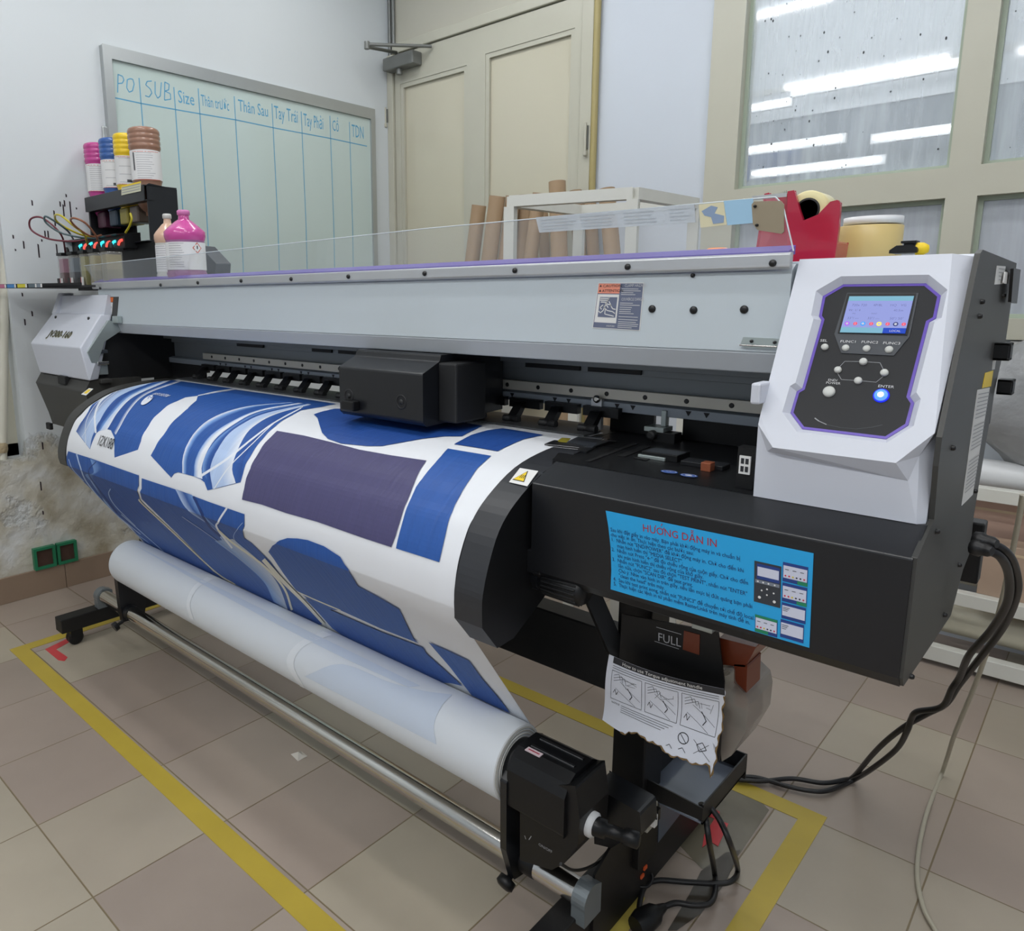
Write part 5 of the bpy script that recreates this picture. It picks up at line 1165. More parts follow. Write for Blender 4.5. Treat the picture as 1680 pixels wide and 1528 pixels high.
MB().prism('x', hx0-.012, hx0+.002, [(RY-.062, RZ+.0), (RY-.03, RZ+.03), (RY+.03, RZ+.03), (TY+.03, TZ-.02), (TY+.0, TZ-.032), (TY-.035, TZ-.025), (RY-.06, RZ-.14)], M_BLK).build('holder_arm', parent=mo, bevel=.004)
sh0 = U((957, 1345), 'y', RY-.012); hs0 = sh0.x+.012
MB().lathe((hs0-.036, sh0.y, sh0.z), (1, 0, 0), [(0, .026), (.028, .026), (.031, .023)], M_BLK2, 28).build('shaft_boss', parent=mo)
MB().lathe((hs0, sh0.y, sh0.z), (1, 0, 0), [(0, .022), (.01, .022), (.014, .017)], mat('white_ring', (206, 208, 210), .4), 28).build('shaft_ring', parent=mo, label='white plastic ring')
MB().lathe((hs0+.010, sh0.y, sh0.z), (1, .25, 0), [(0, .017), (.02, .016), (.022, .011), (.05, .011), (.052, .014), (.075, .014), (.078, .008)], M_BLK2, 24).build('handle_shaft', parent=mo)
MB().lathe((hx0-.030, TY, TZ), (1, 0, 0), [(0, .022), (.01, .025), (.062, .025), (.066, .021)], M_BLK2, 24).build('tube_collar', parent=mo)
MB().lathe((hx0-.008, TY-.020, TZ-.018), (-.1, -1, -.6), [(0, .006), (.018, .006), (.020, .017), (.034, .018), (.038, .012), (.039, 0)], M_BLK2, 20).build('clamp_knob', parent=mo)
gp_ = Pl((hx0-.0125, 0, 0), (0, -1, 0), (0, 0, 1)); 
ga = gc_.px((884, 1387)); MB().text(gc_, ga[0], ga[1], .008, 'ON/OFF', M_GTX, .001).line(gc_, [gc_.px((861, 1371)), gc_.px((863, 1377))], .0015, M_GTX).line(gc_, [gc_.px((868, 1378)), gc_.px((872, 1372))], .0015, M_GTX).build('switch_lettering', parent=mo)
tl_ = XZ(1.085); MB().sheet(tl_, [tl_.px(p) for p in [(972, 1289), (1050, 1334), (1052, 1374), (1036, 1372), (1003, 1392), (975, 1385)]], M_BLK, 0, .06).build('torque_limiter_box', parent=mo, bevel=.006)
cq = [U(p, 'x', -.60) for p in [(920, 1418), (940, 1428), (965, 1424), (1000, 1404)]]
MB().tube(smoothpath(cq, 6), .0028, M_BLK2, 8).build('motor_lead', parent=mo)
# connector cluster on the tray side
q = U((1068, 1338), 'x', -.555); cn = MB()
cn.box((q.x-.018, q.y-.02, q.z-.025), (q.x+.004, q.y+.018, q.z+.022), mat('pale_connector', (170, 168, 158), .4)).box((q.x+.004, q.y-.012, q.z-.014), (q.x+.014, q.y+.0, q.z+.010), M_WLAB).box((q.x+.002, q.y+.004, q.z-.010), (q.x+.012, q.y+.015, q.z+.014), M_BLK2)
cn.build('motor_connector', parent=mo, bevel=.001, label='pale plug block')

# right-hand outer foot plate with tray, under the tank
fz = MB(); OX = -.60
P = lambda p, v=OX: hz(p, v)
tray = thing('tray_bracket', (-.6, 1.3, .1), 'black folded steel tray bracket under the waste ink tank', 'bracket')
TXr = -.465
t0 = U((1155, 1316), 'x', TXr); t1 = U((1226, 1243), 'x', TXr)
TZr = (t0.z+t1.z)/2; ty0, ty1 = t0.y, t1.y
MB().box((-.64, ty0, TZr-.040), (TXr, ty1, TZr-.036), mat('glossy_grey_tray', (110, 118, 132), .14, .2)).build('tray_floor', parent=tray, label='glossy grey tray floor')
wl_ = MB().box((TXr-.003, ty0, TZr-.040), (TXr, ty1, TZr), M_STD).box((-.64, ty1-.003, TZr-.055), (TXr, ty1, TZr), M_STD).prism('y', ty0-.003, ty0, [(-.64, TZr+.005), (TXr, TZr-.005), (TXr, TZr-.030), (-.56, TZr-.036), (-.64, TZr-.10)], M_STD)
wl_.build('tray_wall', parent=tray)
# slanted foot plate: outer face of the foot
MB().prism('x', -.595, -.590, [(1.04, .1526), (1.04, .3145), (1.10, .3415), (1.196, .3595), (1.28, .4404), (1.40, .4404), (1.457, .2246), (1.574, .1796), (1.574, .1526)], M_STD).build('foot_plate', parent=tray, bevel=.002)
MB().prism('x', -.5895, -.5880, [xp(p, -.588) for p in [(1082, 1315), (1134, 1313), (1080, 1383)]], mat('blue_grey_plate', (96, 106, 122), .35, .3)).build('gusset_plate', parent=tray, label='blue-grey triangular gusset')
for px, m__ in [((1058, 1424), M_ORL), ((1053, 1438), M_ORL), ((1046, 1375), mat('blue_tie', (40, 80, 190), .4))]:
    q = U(px, 'x', -.5895); MB().box((-.590, q.y-.006, q.z-.003), (-.587, q.y+.006, q.z+.004), mat('orange_mark', (226, 96, 50), .5) if m__ is M_ORL else m__).build('plate_mark', parent=tray)

# waste ink tank and its holder
TK = thing('waste_ink_tank', (-.42, 1.1, .6), 'waste ink bottle half full of red-brown ink behind a black FULL plate', 'tank')
M_TANK = clear('tank_plastic', (176, 170, 160), .55, .15); M_BRI = mat('red_brown_ink', (128, 58, 32), .3, 0, .2, 8)
ty = 1.16
def tq(p, y=ty): q = U(p, 'y', y); return (q.x, q.z)
HB = [tq(p, 1.13) for p in [(1020, 1008), (1178, 1038), (1188, 1120), (1180, 1250), (1095, 1230), (1040, 1200), (1010, 1190)]]
MB().sheet(XZ(1.13), HB, M_STD, 0, .004).build('tank_holder', parent=TK, bevel=.001, label='black holder plate')
FP = XZ(1.1295)
fx = MB(); a_ = FP.px((1078, 1050)); 
sl_ = lambda p: FP.px(p)
fx.line(FP, [sl_((1077, 1029)), sl_((1118, 1041))], .0010, M_WTX).line(FP, [sl_((1074, 1052)), sl_((1114, 1065))], .0010, M_WTX)
F2 = Pl(FP.pt(*sl_((1079, 1051))), FP.pt(*sl_((1118, 1062)))-FP.pt(*sl_((1079, 1051))), (0, 0, 1)); fx.text(F2, 0, 0, .0215, 'FULL', M_WTX, .0006, .92)
fx.build('full_lettering', parent=TK, label='FULL in pale outline letters')
q0, q1 = U((1142, 1018), 'y', 1.12), U((1170, 1072), 'y', 1.12)
MB().box((q0.x-.035, 1.112, q0.z-.004), (q0.x+.002, 1.127, q0.z+.012), M_GREYM).box((q0.x-.002, 1.108, q0.z-.010), (q0.x+.032, 1.127, q0.z+.006), M_LGM).build('tank_clip', parent=TK, bevel=.001, label='zinc spring clip')
MB().sheet(XZ(1.1285), [tq(p, 1.1285) for p in [(1122, 1035), (1148, 1042), (1147, 1075), (1120, 1066)]], M_BRI, 0, .002).build('level_window', parent=TK, label='red-brown level window')
tb = MB(); up = [tq(p, 1.15) for p in [(1178, 1046), (1240, 1062), (1233, 1076), (1222, 1095), (1178, 1090)]]
tb.sheet(XZ(1.15), up, M_BRI, 0, .10)
tb.sheet(XZ(1.15), [tq(p, 1.15) for p in [(1204, 1090), (1226, 1092), (1224, 1150), (1222, 1200), (1205, 1200)]], M_BRI, 0, .06)
tb.build('tank_ink', parent=TK, label='red-brown ink', bevel=.004)
tb = MB().sheet(XZ(1.145), [tq(p, 1.145) for p in [(1179, 1094), (1204, 1097), (1204, 1120), (1224, 1140), (1228, 1160), (1224, 1200), (1200, 1240), (1184, 1250), (1179, 1200)]], M_TANK, 0, .11, holes=[[tq(p, 1.145) for p in [(1186, 1098), (1198, 1099), (1198, 1108), (1186, 1110)]]])
tb.build('tank_body', parent=TK, bevel=.006)
MB().sheet(XZ(1.15), [tq(p, 1.15) for p in [(1182, 1150), (1224, 1165), (1222, 1198), (1198, 1236), (1184, 1244)]], mat('settled_ink', (88, 52, 46), .35, 0, .2, 12), 0, .08).build('settled_ink', parent=TK)

# curled, torn torque sheet hanging in front of the tank holder
M_SHT = mat('sheet_paper', (214, 218, 228), .55, 0, .03, 10); M_TORN = mat('torn_brown_edge', (122, 98, 62), .8, 0, .3, 60)
TS = XZ(1.09); W4 = [TS.px(p) for p in [(1002, 1072), (1193, 1130), (1180, 1266), (993, 1180)]]
def curl(u, v): return .012*math.sin(u*2.6+.4)+.020*(v-.2)**2+.006*math.sin(v*5+u*3)
def shp3(u, v, h=0):
    a = [(1-u)*W4[0][k]+u*W4[1][k] for k in (0, 1)]; c = [(1-u)*W4[3][k]+u*W4[2][k] for k in (0, 1)]; q = [(1-v)*a[k]+v*c[k] for k in (0, 1)]
    return TS.pt(q[0], q[1], curl(u, v)+h)
tsn = thing('torque_instruction_sheet', shp3(0, 0), 'torn curled white sheet explaining the torque handle, hung before the waste tank', 'instruction sheet')
NU, NV = 40, 30
bot = lambda u: 1.02 if u > .985 else (.93+.014*math.sin(u*31)+.010*math.sin(u*83+1)+.02*math.sin(u*11)) if u > .25 else .975+.015*math.sin(u*9)
edg = lambda v: .985+.007*math.sin(v*17)+.006*math.sin(v*41)
s_ = MB(); vs = []
for j in range(NV+1):
    for i in range(NU+1):
        u = i/NU*edg(j/NV); v = j/NV*bot(i/NU); vs.append(shp3(u, v))
s_.add(vs, [(j*(NU+1)+i, (j+1)*(NU+1)+i, (j+1)*(NU+1)+i+1, j*(NU+1)+i+1) for j in range(NV) for i in range(NU)], M_SHT, True)
s_.build('paper_sheet', parent=tsn)
s_ = MB(); pts = [shp3(i/NU*edg(1), bot(i/NU), .0008) for i in range(8, NU+1)]+[shp3(edg(j/NV), j/NV, .0008) for j in range(NV, 2, -1)]
s_.tube(pts, [.0012+.0007*math.sin(i*1.7) for i in range(len(pts))], M_TORN, 6); s_.build('torn_edge', parent=tsn, label='frayed brown torn edge')
class CP:
    """curled-sheet plane: a,b in 0..1"""
    def pt(s, a, b_, h=0): return shp3(a, 1-b_, .0006+h*.3)
cp_ = CP(); pr_ = MB()
def band(u0, v0, u1, v1, m, h=0, n=24):
    vs = [];
    for i in range(n+1):
        u = u0+(u1-u0)*i/n; vs += [shp3(u, v0, .0006+h), shp3(u, v1, .0006+h)]
    pr_.add(vs, [(2*i, 2*i+1, 2*i+3, 2*i+2) for i in range(n)], m, True)
band(.055, .0, .99, .085, M_TXT)
pr_.text(cp_, .15, 1-.066, .066, 'How to use Torque adjustment handle', M_WLAB, .002, width=.68)
def ln(pts, w=.004):
    for (a0_, b0_), (a1_, b1_) in zip(pts[:-1], pts[1:]):
        n = max(1, int(math.hypot(a1_-a0_, b1_-b0_)/.05)); d = Vector((a1_-a0_, b1_-b0_)); d = d.normalized() if d.length else d; vs = []
        for i in range(n+1):
            u, v = a0_+(a1_-a0_)*i/n, b0_+(b1_-b0_)*i/n; vs += [shp3(u-d.y*w*.5, v+d.x*w*.9, .0008), shp3(u+d.y*w*.5, v-d.x*w*.9, .0008)]
        pr_.add(vs, [(2*i, 2*i+1, 2*i+3, 2*i+2) for i in range(n)], M_TXT)
for v in (.115, .145): ln([(.06, v), (.95, v)], .0035)
for u0, u1 in [(.06, .345), (.375, .645), (.675, .95)]:
    ln([(u0, .18), (u1, .18), (u1, .60), (u0, .60), (u0, .18)], .003)
    w_ = u1-u0
    for k in range(3): ln([(u0+w_*.08, .24+k*.04), (u0+w_*(.25+.1*k), .20+.02*k), (u0+w_*(.30+.1*k), .27+.03*k)], .003)
    ln([(u0+w_*.3, .30), (u0+w_*.95, .50)], .0025); ln([(u0+w_*.15, .42), (u0+w_*.8, .59)], .0025); ln([(u0+w_*.55, .36), (u0+w_*.7, .46), (u0+w_*.62, .52)], .006)
    ln([(u0+w_*.08, .50), (u0+w_*.14, .44), (u0+w_*.18, .52), (u0+w_*.24, .46)], .004)
    for k in range(5): ln([(u0+w_*random.uniform(.3, .9), random.uniform(.22, .34)), (u0+w_*random.uniform(.3, .9), random.uniform(.25, .40))], .002)
for k, v in enumerate((.655, .685, .715, .745)): ln([(.16, v), (.62-.03*k, v)], .003)
pr_.text(cp_, .07, 1-.665, .035, 'NOTICE', M_TXT, .001, .6)
import math as _m
ln([(.72+.042*math.cos(t*.5236), .73+.06*math.sin(t*.5236)) for t in range(13)], .006); ln([(.69, .69), (.75, .775)], .005)
ln([(.83, .74), (.87, .70), (.91, .76), (.86, .80), (.83, .74)], .005); ln([(.80, .70), (.95, .86)], .003); ln([(.92, .70), (.82, .84)], .003); ln([(.70, .86), (.73, .83), (.76, .87)], .004); ln([(.60, .88), (.625, .85), (.65, .885)], .004)
pr_.build('sheet_print', parent=tsn, label='black instruction drawings and heading')

# blue instruction poster on the service cover
M_SKY = mat('sky_blue_poster', (36, 164, 226), .45, 0, .06, 5); M_NAVY = mat('navy_print', (24, 40, 96), .5); M_REDT = mat('red_print', (176, 42, 48), .5)
BPp = XZ(.9635); f = decal(BPp, [(994, 838), (1335, 908), (1328, 1063), (1002, 967)], 0)
po = thing('instruction_poster', BPp.pt(*f(.5, 1)), 'sky blue Vietnamese instruction poster stuck on the black service cover', 'poster')
op = [f(0, 0), f(.5, .0), f(1, 0), f(1.0, .5), f(1, 1), f(.5, 1), f(0, 1), f(.012, .75), f(.016, .45), f(.010, .2)]
pm = MB().sheet(BPp, op, M_SKY, .0006, .0005)
pm.build('poster_sheet', parent=po)
class FP_:
    def __init__(s, f, h): s.f, s.h = f, h
    def pt(s, a, b_, h=0): q = s.f(a, b_); return BPp.pt(q[0], q[1], s.h+h)
fpp = FP_(f, .0006); AS = 2.45
def ptext(u, v, size, t, m, sx=1.0, bold=0):
    # size in units of poster height
    key = MB(); key.text(Pl((0, 0, 0), (1, 0, 0), (0, 1, 0)), 0, 0, 1, t, m, 0, bold=bold)
    tx_.add([fpp.pt(u+x*size*sx/AS, v-y*size, .0005) for x, y, z in key.v], key.f, m)
tx_ = MB()
ptext(.205, .155, .125, 'HƯONG DẪN IN', M_REDT, .98)
u9 = .205+(lambda L_: (max(q[0] for q in L_)))(TX.get(('HƯO', 'LEFT'), (MB().text(Pl((0, 0, 0), (1, 0, 0), (0, 1, 0)), 0, 0, 1, 'HƯO', M_REDT), TX[('HƯO', 'LEFT')])[1])[0])*.125*.98/AS
for seg in [[(u9-.012, .045), (u9-.004, .015)], [(u9-.006, .085), (u9+.003, .075), (u9+.004, .055)]]: tx_.line(BPp, [f(*q_) for q_ in seg], .0010, M_REDT, .0014)
LN = ["Sau khi đặt giấy in vào máy. Bạn phải khởi động máy in và chuẩn bị", "cho việc in ấn. Thực hiện theo các bước sau:", "1.  Nhấn nút \"END/POWER\" để khởi động máy in. Chờ cho đến khi", "     màn hình hiển thị \"MEDIA SELECT\".", "2.  Nhấn nút Press \"←\" để đo chiều rộng của cuộn giấy. Chờ cho đến", "     khi màn hình hiển thị chiều rộng của khổ giấy.", "3.  Nhấn nút \"FUNC2\" sau đó chọn \"TEST PRINT\", nhấn nút \"ENTER\"", "     lần nữa, chọn \"SCAN DIR\" để test print.", "     Chú ý: Nhìn vào hình in trên giấy, nếu lần mực bị đứt quãng bạn phải", "     \"clean the head\" trên máy.", "4.  Sau khi test print xong, nhấn nút \"FUNC3\" để chuyển tới chế độ local.", "5.  Thực hiện các lệnh in từ phần mềm RasterLink6 trên máy tính để in."]
for k, t in enumerate(LN):
    ptext(.022, .245+k*.0625, .066, t, M_NAVY, .90)
def thumb(u0, v0, u1, v1, kind):
    q = lambda a0_, b0_, a1_, b1_: [f(u0+(u1-u0)*a0_, v0+(v1-v0)*b0_), f(u0+(u1-u0)*a1_, v0+(v1-v0)*b0_), f(u0+(u1-u0)*a1_, v0+(v1-v0)*b1_), f(u0+(u1-u0)*a0_, v0+(v1-v0)*b1_)]
    navy = mat('thumb_navy', (34, 62, 132), .5); pale = mat('thumb_pale', (206, 210, 228), .5); grn = mat('thumb_green', (30, 130, 90), .5)
    if kind == 'panel':
        tx_.sheet(BPp, q(0, 0, 1, 1), M_SLATE, .0011, .0003).sheet(BPp, q(.1, .05, .95, .42), navy, .0014, .0002).sheet(BPp, q(.13, .12, .92, .34), pale, .0017, .0002).sheet(BPp, q(.05, .44, .95, .52), mat('thumb_grey', (120, 128, 140), .5), .0014, .0002)
        for a0_, b0_, r in [(.15, .48, .03), (.35, .48, .03), (.55, .48, .03), (.78, .48, .03), (.5, .62, .03), (.3, .68, .03), (.75, .68, .03), (.5, .76, .03), (.22, .86, .05), (.78, .88, .05)]:
            c_ = f(u0+(u1-u0)*a0_, v0+(v1-v0)*b0_); tx_.disc(BPp, c_[0], c_[1], r*.04, M_WLAB, .0018, 10)
    else:
        tx_.sheet(BPp, q(0, 0, 1, 1), navy, .0011, .0003).sheet(BPp, q(.03, .16, .97, .80), pale, .0014, .0002)
        if kind == 'g': tx_.sheet(BPp, q(.6, .82, 1, 1), grn, .0014, .0002)
        if kind == 'gg': tx_.sheet(BPp, q(0, 0, 1, .15), grn, .0014, .0002).sheet(BPp, q(0, .82, .6, 1), grn, .0014, .0002)
        if kind in ('g', 'gg'):
            for k, c_ in enumerate([(205, 50, 80), (205, 50, 80), (220, 200, 60), (40, 40, 60), (40, 40, 60), (205, 50, 80)]):
                p_ = f(u0+(u1-u0)*(.12+k*.15), v0+(v1-v0)*.68); tx_.disc(BPp, p_[0], p_[1], .0012, mat('thumb_dot_%d' % k, c_, .5), .0017, 8)
            for k in range(3): tx_.line(BPp, [f(u0+(u1-u0)*(.1+k*.3), v0+(v1-v0)*.35), f(u0+(u1-u0)*(.25+k*.3), v0+(v1-v0)*.35)], .0008, M_TXT, .0017)
        else:
            for k in range(3): tx_.line(BPp, [f(u0+(u1-u0)*.06, v0+(v1-v0)*(.28+k*.1)), f(u0+(u1-u0)*(.35-.05*k), v0+(v1-v0)*(.28+k*.1))], .0007, M_TXT, .0017)
thumb(.755, .21, .872, .66, 'panel'); thumb(.878, .155, .982, .36, 'g'); thumb(.878, .375, .982, .575, 'g'); thumb(.878, .59, .980, .76, 'p'); thumb(.875, .775, .975, .97, 'p'); thumb(.762, .80, .862, .99, 'gg')
tx_.build('poster_print', parent=po, label='red heading, navy text and little screen pictures')

# cables
M_CAB = mat('black_cable', (22, 22, 24), .4); M_WCAB = mat('ivory_cable', (170, 164, 146), .45)
def cable(pts, r, m, label, name='power_cable', n=8):
    return MB().tube(smoothpath(pts, n), r, m, 10).build(name, label=label, cat='cable')
def G(p, z): return U(p, 'z', FZ+z)
def Yv(p, y): return U(p, 'y', y)
def path(spec):  # list of (px, depth y)
    return [U(p, 'y', y) for p, y in spec]
qa = U((1597, 890), 'x', XB+.01)
c1_ = path([((1600, 888), 1.18), ((1622, 893), 1.19), ((1650, 905), 1.22), ((1666, 935), 1.30), ((1668, 975), 1.38), ((1645, 1040), 1.48), ((1600, 1110), 1.58), ((1560, 1160), 1.66), ((1545, 1185), 1.70), ((1490, 1200), 1.74)])
c1_ = path([((1598, 887), 1.215), ((1620, 891), 1.21), ((1650, 905), 1.23), ((1666, 935), 1.29), ((1668, 975), 1.36), ((1645, 1030), 1.47), ((1600, 1090), 1.56), ((1572, 1126), 1.62), ((1552, 1155), 1.66), ((1520, 1172), 1.69), ((1488, 1190), 1.70), ((1455, 1215), 1.74), ((1430, 1240), 1.80)])+[G(p, .012) for p in [(1400, 1275), (1385, 1280), (1350, 1285), (1300, 1278), (1250, 1282), (1205, 1279)]]
c2_ = path([((1596, 899), 1.205), ((1618, 903), 1.20), ((1642, 915), 1.22), ((1655, 945), 1.28), ((1652, 990), 1.36), ((1625, 1035), 1.44), ((1590, 1075), 1.50), ((1575, 1110), 1.58), ((1562, 1130), 1.60), ((1545, 1160), 1.64), ((1505, 1168), 1.66), ((1495, 1180), 1.68), ((1488, 1200), 1.70), ((1470, 1230), 1.76), ((1430, 1262), 1.84)])+[G(p, .012) for p in [(1400, 1280), (1360, 1297), (1330, 1298), (1290, 1290), (1240, 1276), (1205, 1276)]]
cable(c1_, .0058, M_CAB, 'black power cable from the printer side, the outer of the twisted pair')
cable(c2_, .0058, M_CAB, 'black power cable from the printer side, the inner of the twisted pair')
for k, (p0, p1_) in enumerate([((1600, 885), (1636, 893)), ((1596, 897), (1628, 905))]):
    a_, c_ = U(p0, 'y', 1.214-.01*k), U(p1_, 'y', 1.204-.01*k); pg = MB().tube([a_, a_.lerp(c_, .35), a_.lerp(c_, .4), a_.lerp(c_, .8), c_], [.011, .012, .0095, .009, .006], M_CAB, 12)
    pg.build('cable_plug', label=['upper black plug in the printer side', 'lower black plug in the printer side'][k], cat='plug')
wpts = path([((1678, 812), 1.6), ((1668, 870), 1.62), ((1640, 1000), 1.68), ((1605, 1110), 1.76), ((1568, 1200), 1.86), ((1555, 1240), 1.98)])
wpts += [G(p, .006) for p in [(1545, 1270), (1522, 1330), (1508, 1390), (1505, 1440), (1515, 1490), (1535, 1528), (1560, 1570)]]
cable(wpts, .0046, M_WCAB, 'thin ivory cable running down to the floor at the right edge', 'data_cable')
lp_a = [U(p, 'y', 1.22) for p in [(1150, 1318), (1158, 1345), (1164, 1385)]]+[G(p, .02) for p in [(1172, 1430), (1174, 1460), (1165, 1482), (1140, 1486), (1110, 1482), (1090, 1488)]]
cable(lp_a, .0055, M_CAB, 'black cable from the tray to the plug on the floor, inner strand')
lp_b = [U(p, 'y', 1.24) for p in [(1158, 1316), (1180, 1345), (1200, 1390)]]+[G(p, .02) for p in [(1210, 1425), (1205, 1442), (1185, 1450), (1130, 1448), (1080, 1445), (1058, 1455), (1050, 1480), (1048, 1505)]]
cable(lp_b, .0055, M_CAB, 'black cable looping wide from the tray round to the floor plug, outer strand')
cable([G(p, .035) for p in [(1058, 1420), (1070, 1440), (1062, 1455), (1042, 1452), (1030, 1435), (1022, 1420)]], .003, M_CAB, 'thin black lead curled beside the foot of the stand')
a_, c_ = G((1090, 1488), .022), G((1055, 1512), .022)
pg = MB().tube([a_, a_.lerp(c_, .3), a_.lerp(c_, .5), c_, c_+(c_-a_)*.35], [.007, .012, .02, .024, .018], M_BLK2, 14); pg.build('floor_plug', label='black moulded plug lying on the floor at the bottom edge', cat='plug')
# scraps near the foot
gq = [XY(FZ).px(p) for p in [(975, 1528), (1020, 1490), (1050, 1465), (1058, 1475), (1040, 1515), (1020, 1545), (985, 1560)]]
MB().sheet(XY(FZ), gq, mat('ochre_floor_tape_scrap', (196, 178, 86), .35, 0, .15, 20), .0018, .001).build('tape_scrap', label='ochre tape scrap on the floor under the near foot', cat='tape scrap')

# ================================================================== INK SUPPLY AT THE LEFT
# black tray with colour labels
TRZ = 1.388
IT = thing('ink_tray', (-3.0, 1.1, 1.38), 'thin black shelf with coloured ink labels on the left end of the printer', 'shelf')
tq_ = [U((-60, 471), 'z', 1.396), U((0, 471), 'z', 1.396)]
MB().prism('z', TRZ-.003, TRZ+.003, [(-3.17, .945), (-2.72, 1.08), (-2.66, 1.15), (-2.66, 1.50), (-3.17, 1.50)], M_NEAR).build('tray_plate', parent=IT)
MB().prism('z', TRZ-.003, TRZ+.012, [(-3.17, .945), (-2.72, 1.08), (-2.72, 1.084), (-3.17, .949)], M_NEAR).build('tray_rim', parent=IT)
TPl = Pl((-3.17, .9447, TRZ), (.45, .135, 0), (0, 0, 1)); cl_ = MB()
for k, (p0, p1_, c_) in enumerate([(-30, 8, (190, 110, 140)), (12, 24, (70, 130, 190)), (29, 42, (206, 196, 60)), (47, 58, (90, 104, 112)), (60, 67, (120, 130, 140))]):
    a_, c2 = TPl.px((p0, 470)), TPl.px((p1_, 470)); cl_.sheet(TPl, [(a_[0], -.002), (c2[0], -.002), (c2[0], .011), (a_[0], .011)], mat('tray_label_%d' % k, c_, .5), .001, .0008)
    cl_.sheet(TPl, [(c2[0], -.002), (c2[0]+.008, -.002), (c2[0]+.008, .011), (c2[0], .011)], M_WLAB, .001, .0008)
cl_.build('ink_labels', parent=IT, label='row of coloured ink labels')
MB().box((-3.05, 1.2, 1.376), (-2.62, 1.5, TRZ-.003), M_BLK2).build('tray_support', parent=IT)
# upper rack
RY0 = 1.30
f0, f1 = U((143, 322), 'y', RY0), U((240, 303), 'y', RY0)
IR = thing('ink_rack', ((f0.x+f1.x)/2, RY0, 1.39), 'black steel rack holding upside-down ink bottles at the left of the printer', 'ink rack')
ix0, ix1 = f0.x, f1.x; top = f1.z; ry1 = RY0+.20
ry1 = (U((290, 310), 'x', ix1)).y
low = U((240, 395), 'y', RY0).z
zl = U((143, 345), 'y', RY0).z
rk = MB().sheet(YZ(ix1), [(RY0, low), (ry1, low-.02), (ry1, top-.005), (RY0+.01, top+.006), (RY0, top)], M_BLK, 0, .004)
rk.sheet(YZ(ix0+.004), [(RY0, low), (ry1, low), (ry1, top), (RY0, top)], M_BLK, 0, .004)
rk.box((ix0, RY0-.012, top-.055), (ix1, RY0-.008, top), M_BLK).box((ix0, RY0-.008, top-.004), (ix1, ry1, top), M_BLK).box((ix0, RY0-.008, top-.055), (ix1, RY0+.02, top-.051), M_BLK)
rk.box((ix0, ry1-.004, low), (ix0+.17, ry1, top), M_BLK).box((ix0, RY0-.01, low-.004), (ix1, ry1, low), M_BLK).box((ix0, RY0, low), (ix0+.01, ry1, top), M_BLK)
rk.build('rack_frame', parent=IR, bevel=.001)
lb = Pl((ix1-.17, RY0-.014, top-.022), (1, 0, 0), (0, .1, 1)); lm_ = MB().sheet(lb, [(0, 0), (.155, 0), (.155, .034), (0, .034)], mat('pale_rack_label', (206, 206, 180), .5), .001, .0006)
for k in range(3): lm_.line(lb, [(.006, .008+k*.009), (.149, .008+k*.009)], .003, M_GTX, .0014)
lm_.sheet(lb, [(0, .028), (.155, .028), (.155, .034), (0, .034)], M_YEL, .0012, .0002).build('rack_label', parent=IR, label='pale label strip')
# base cabinet under the rack
MB().prism('x', ix0+.08, ix1+.03, [(RY0+.0, 1.391), (RY0+.0, low-.004), (ry1, low-.004), (ry1+.02, 1.391)], M_BLK2).build('rack_base', parent=IR, bevel=.003)
qb = U((345, 430), 'y', 1.42); q9 = U((330, 405), 'y', 1.42)
MB().prism('x', ix1+.03, qb.x+.05, [(1.42, 1.391), (1.42, 1.40), (1.46, 1.40), (1.46, 1.391)], M_SLATE).sheet(XZ(1.42), [XZ(1.42).px(p) for p in [(300, 400), (328, 404), (354, 432), (353, 452), (300, 452)]], M_SLATE, 0, .06).build('side_housing', parent=IR, bevel=.004, label='slate side housing')
# led strip over the sub tanks
ey = RY0-.045; e0_, e1_ = U((118, 405), 'y', ey), U((205, 392), 'y', ey)
es = MB().box((e0_.x, ey-.002, e0_.z-.028), (e1_.x, ey+.06, e0_.z+.018), M_BLK2).prism('x', e0_.x-.015, e1_.x, [(ey-.03, e0_.z+.022), (ey+.06, e0_.z+.03), (ey+.06, e0_.z+.018), (ey-.03, e0_.z+.018)], M_BLK2)
es = es.build('lamp_bar', parent=IR, bevel=.001)
LC = mat('lit_cyan', (20, 80, 90), .3, emit=(60, 214, 230), es=2.2); LR = mat('lit_red', (90, 20, 20), .3, emit=(246, 84, 72), es=2.2)
for k, px in enumerate([(132, 405), (141, 404), (149, 402), (158, 402), (168, 400), (178, 400), (187, 399), (198, 397)]):
    q = U(px, 'y', ey-.003); pts = [q+Vector((.030*math.cos(t)+.012, 0, .020*math.sin(t)-.014)) for t in [x*.30+1.45 for x in range(0, 6)]]
    MB().tube([(p.x, ey-.0035, p.z) for p in pts][::-1], .0050, LC if k % 2 == 0 else LR, 8).build('status_lamp', parent=es, label='lit cyan arc lamp' if k % 2 == 0 else 'lit red arc lamp')
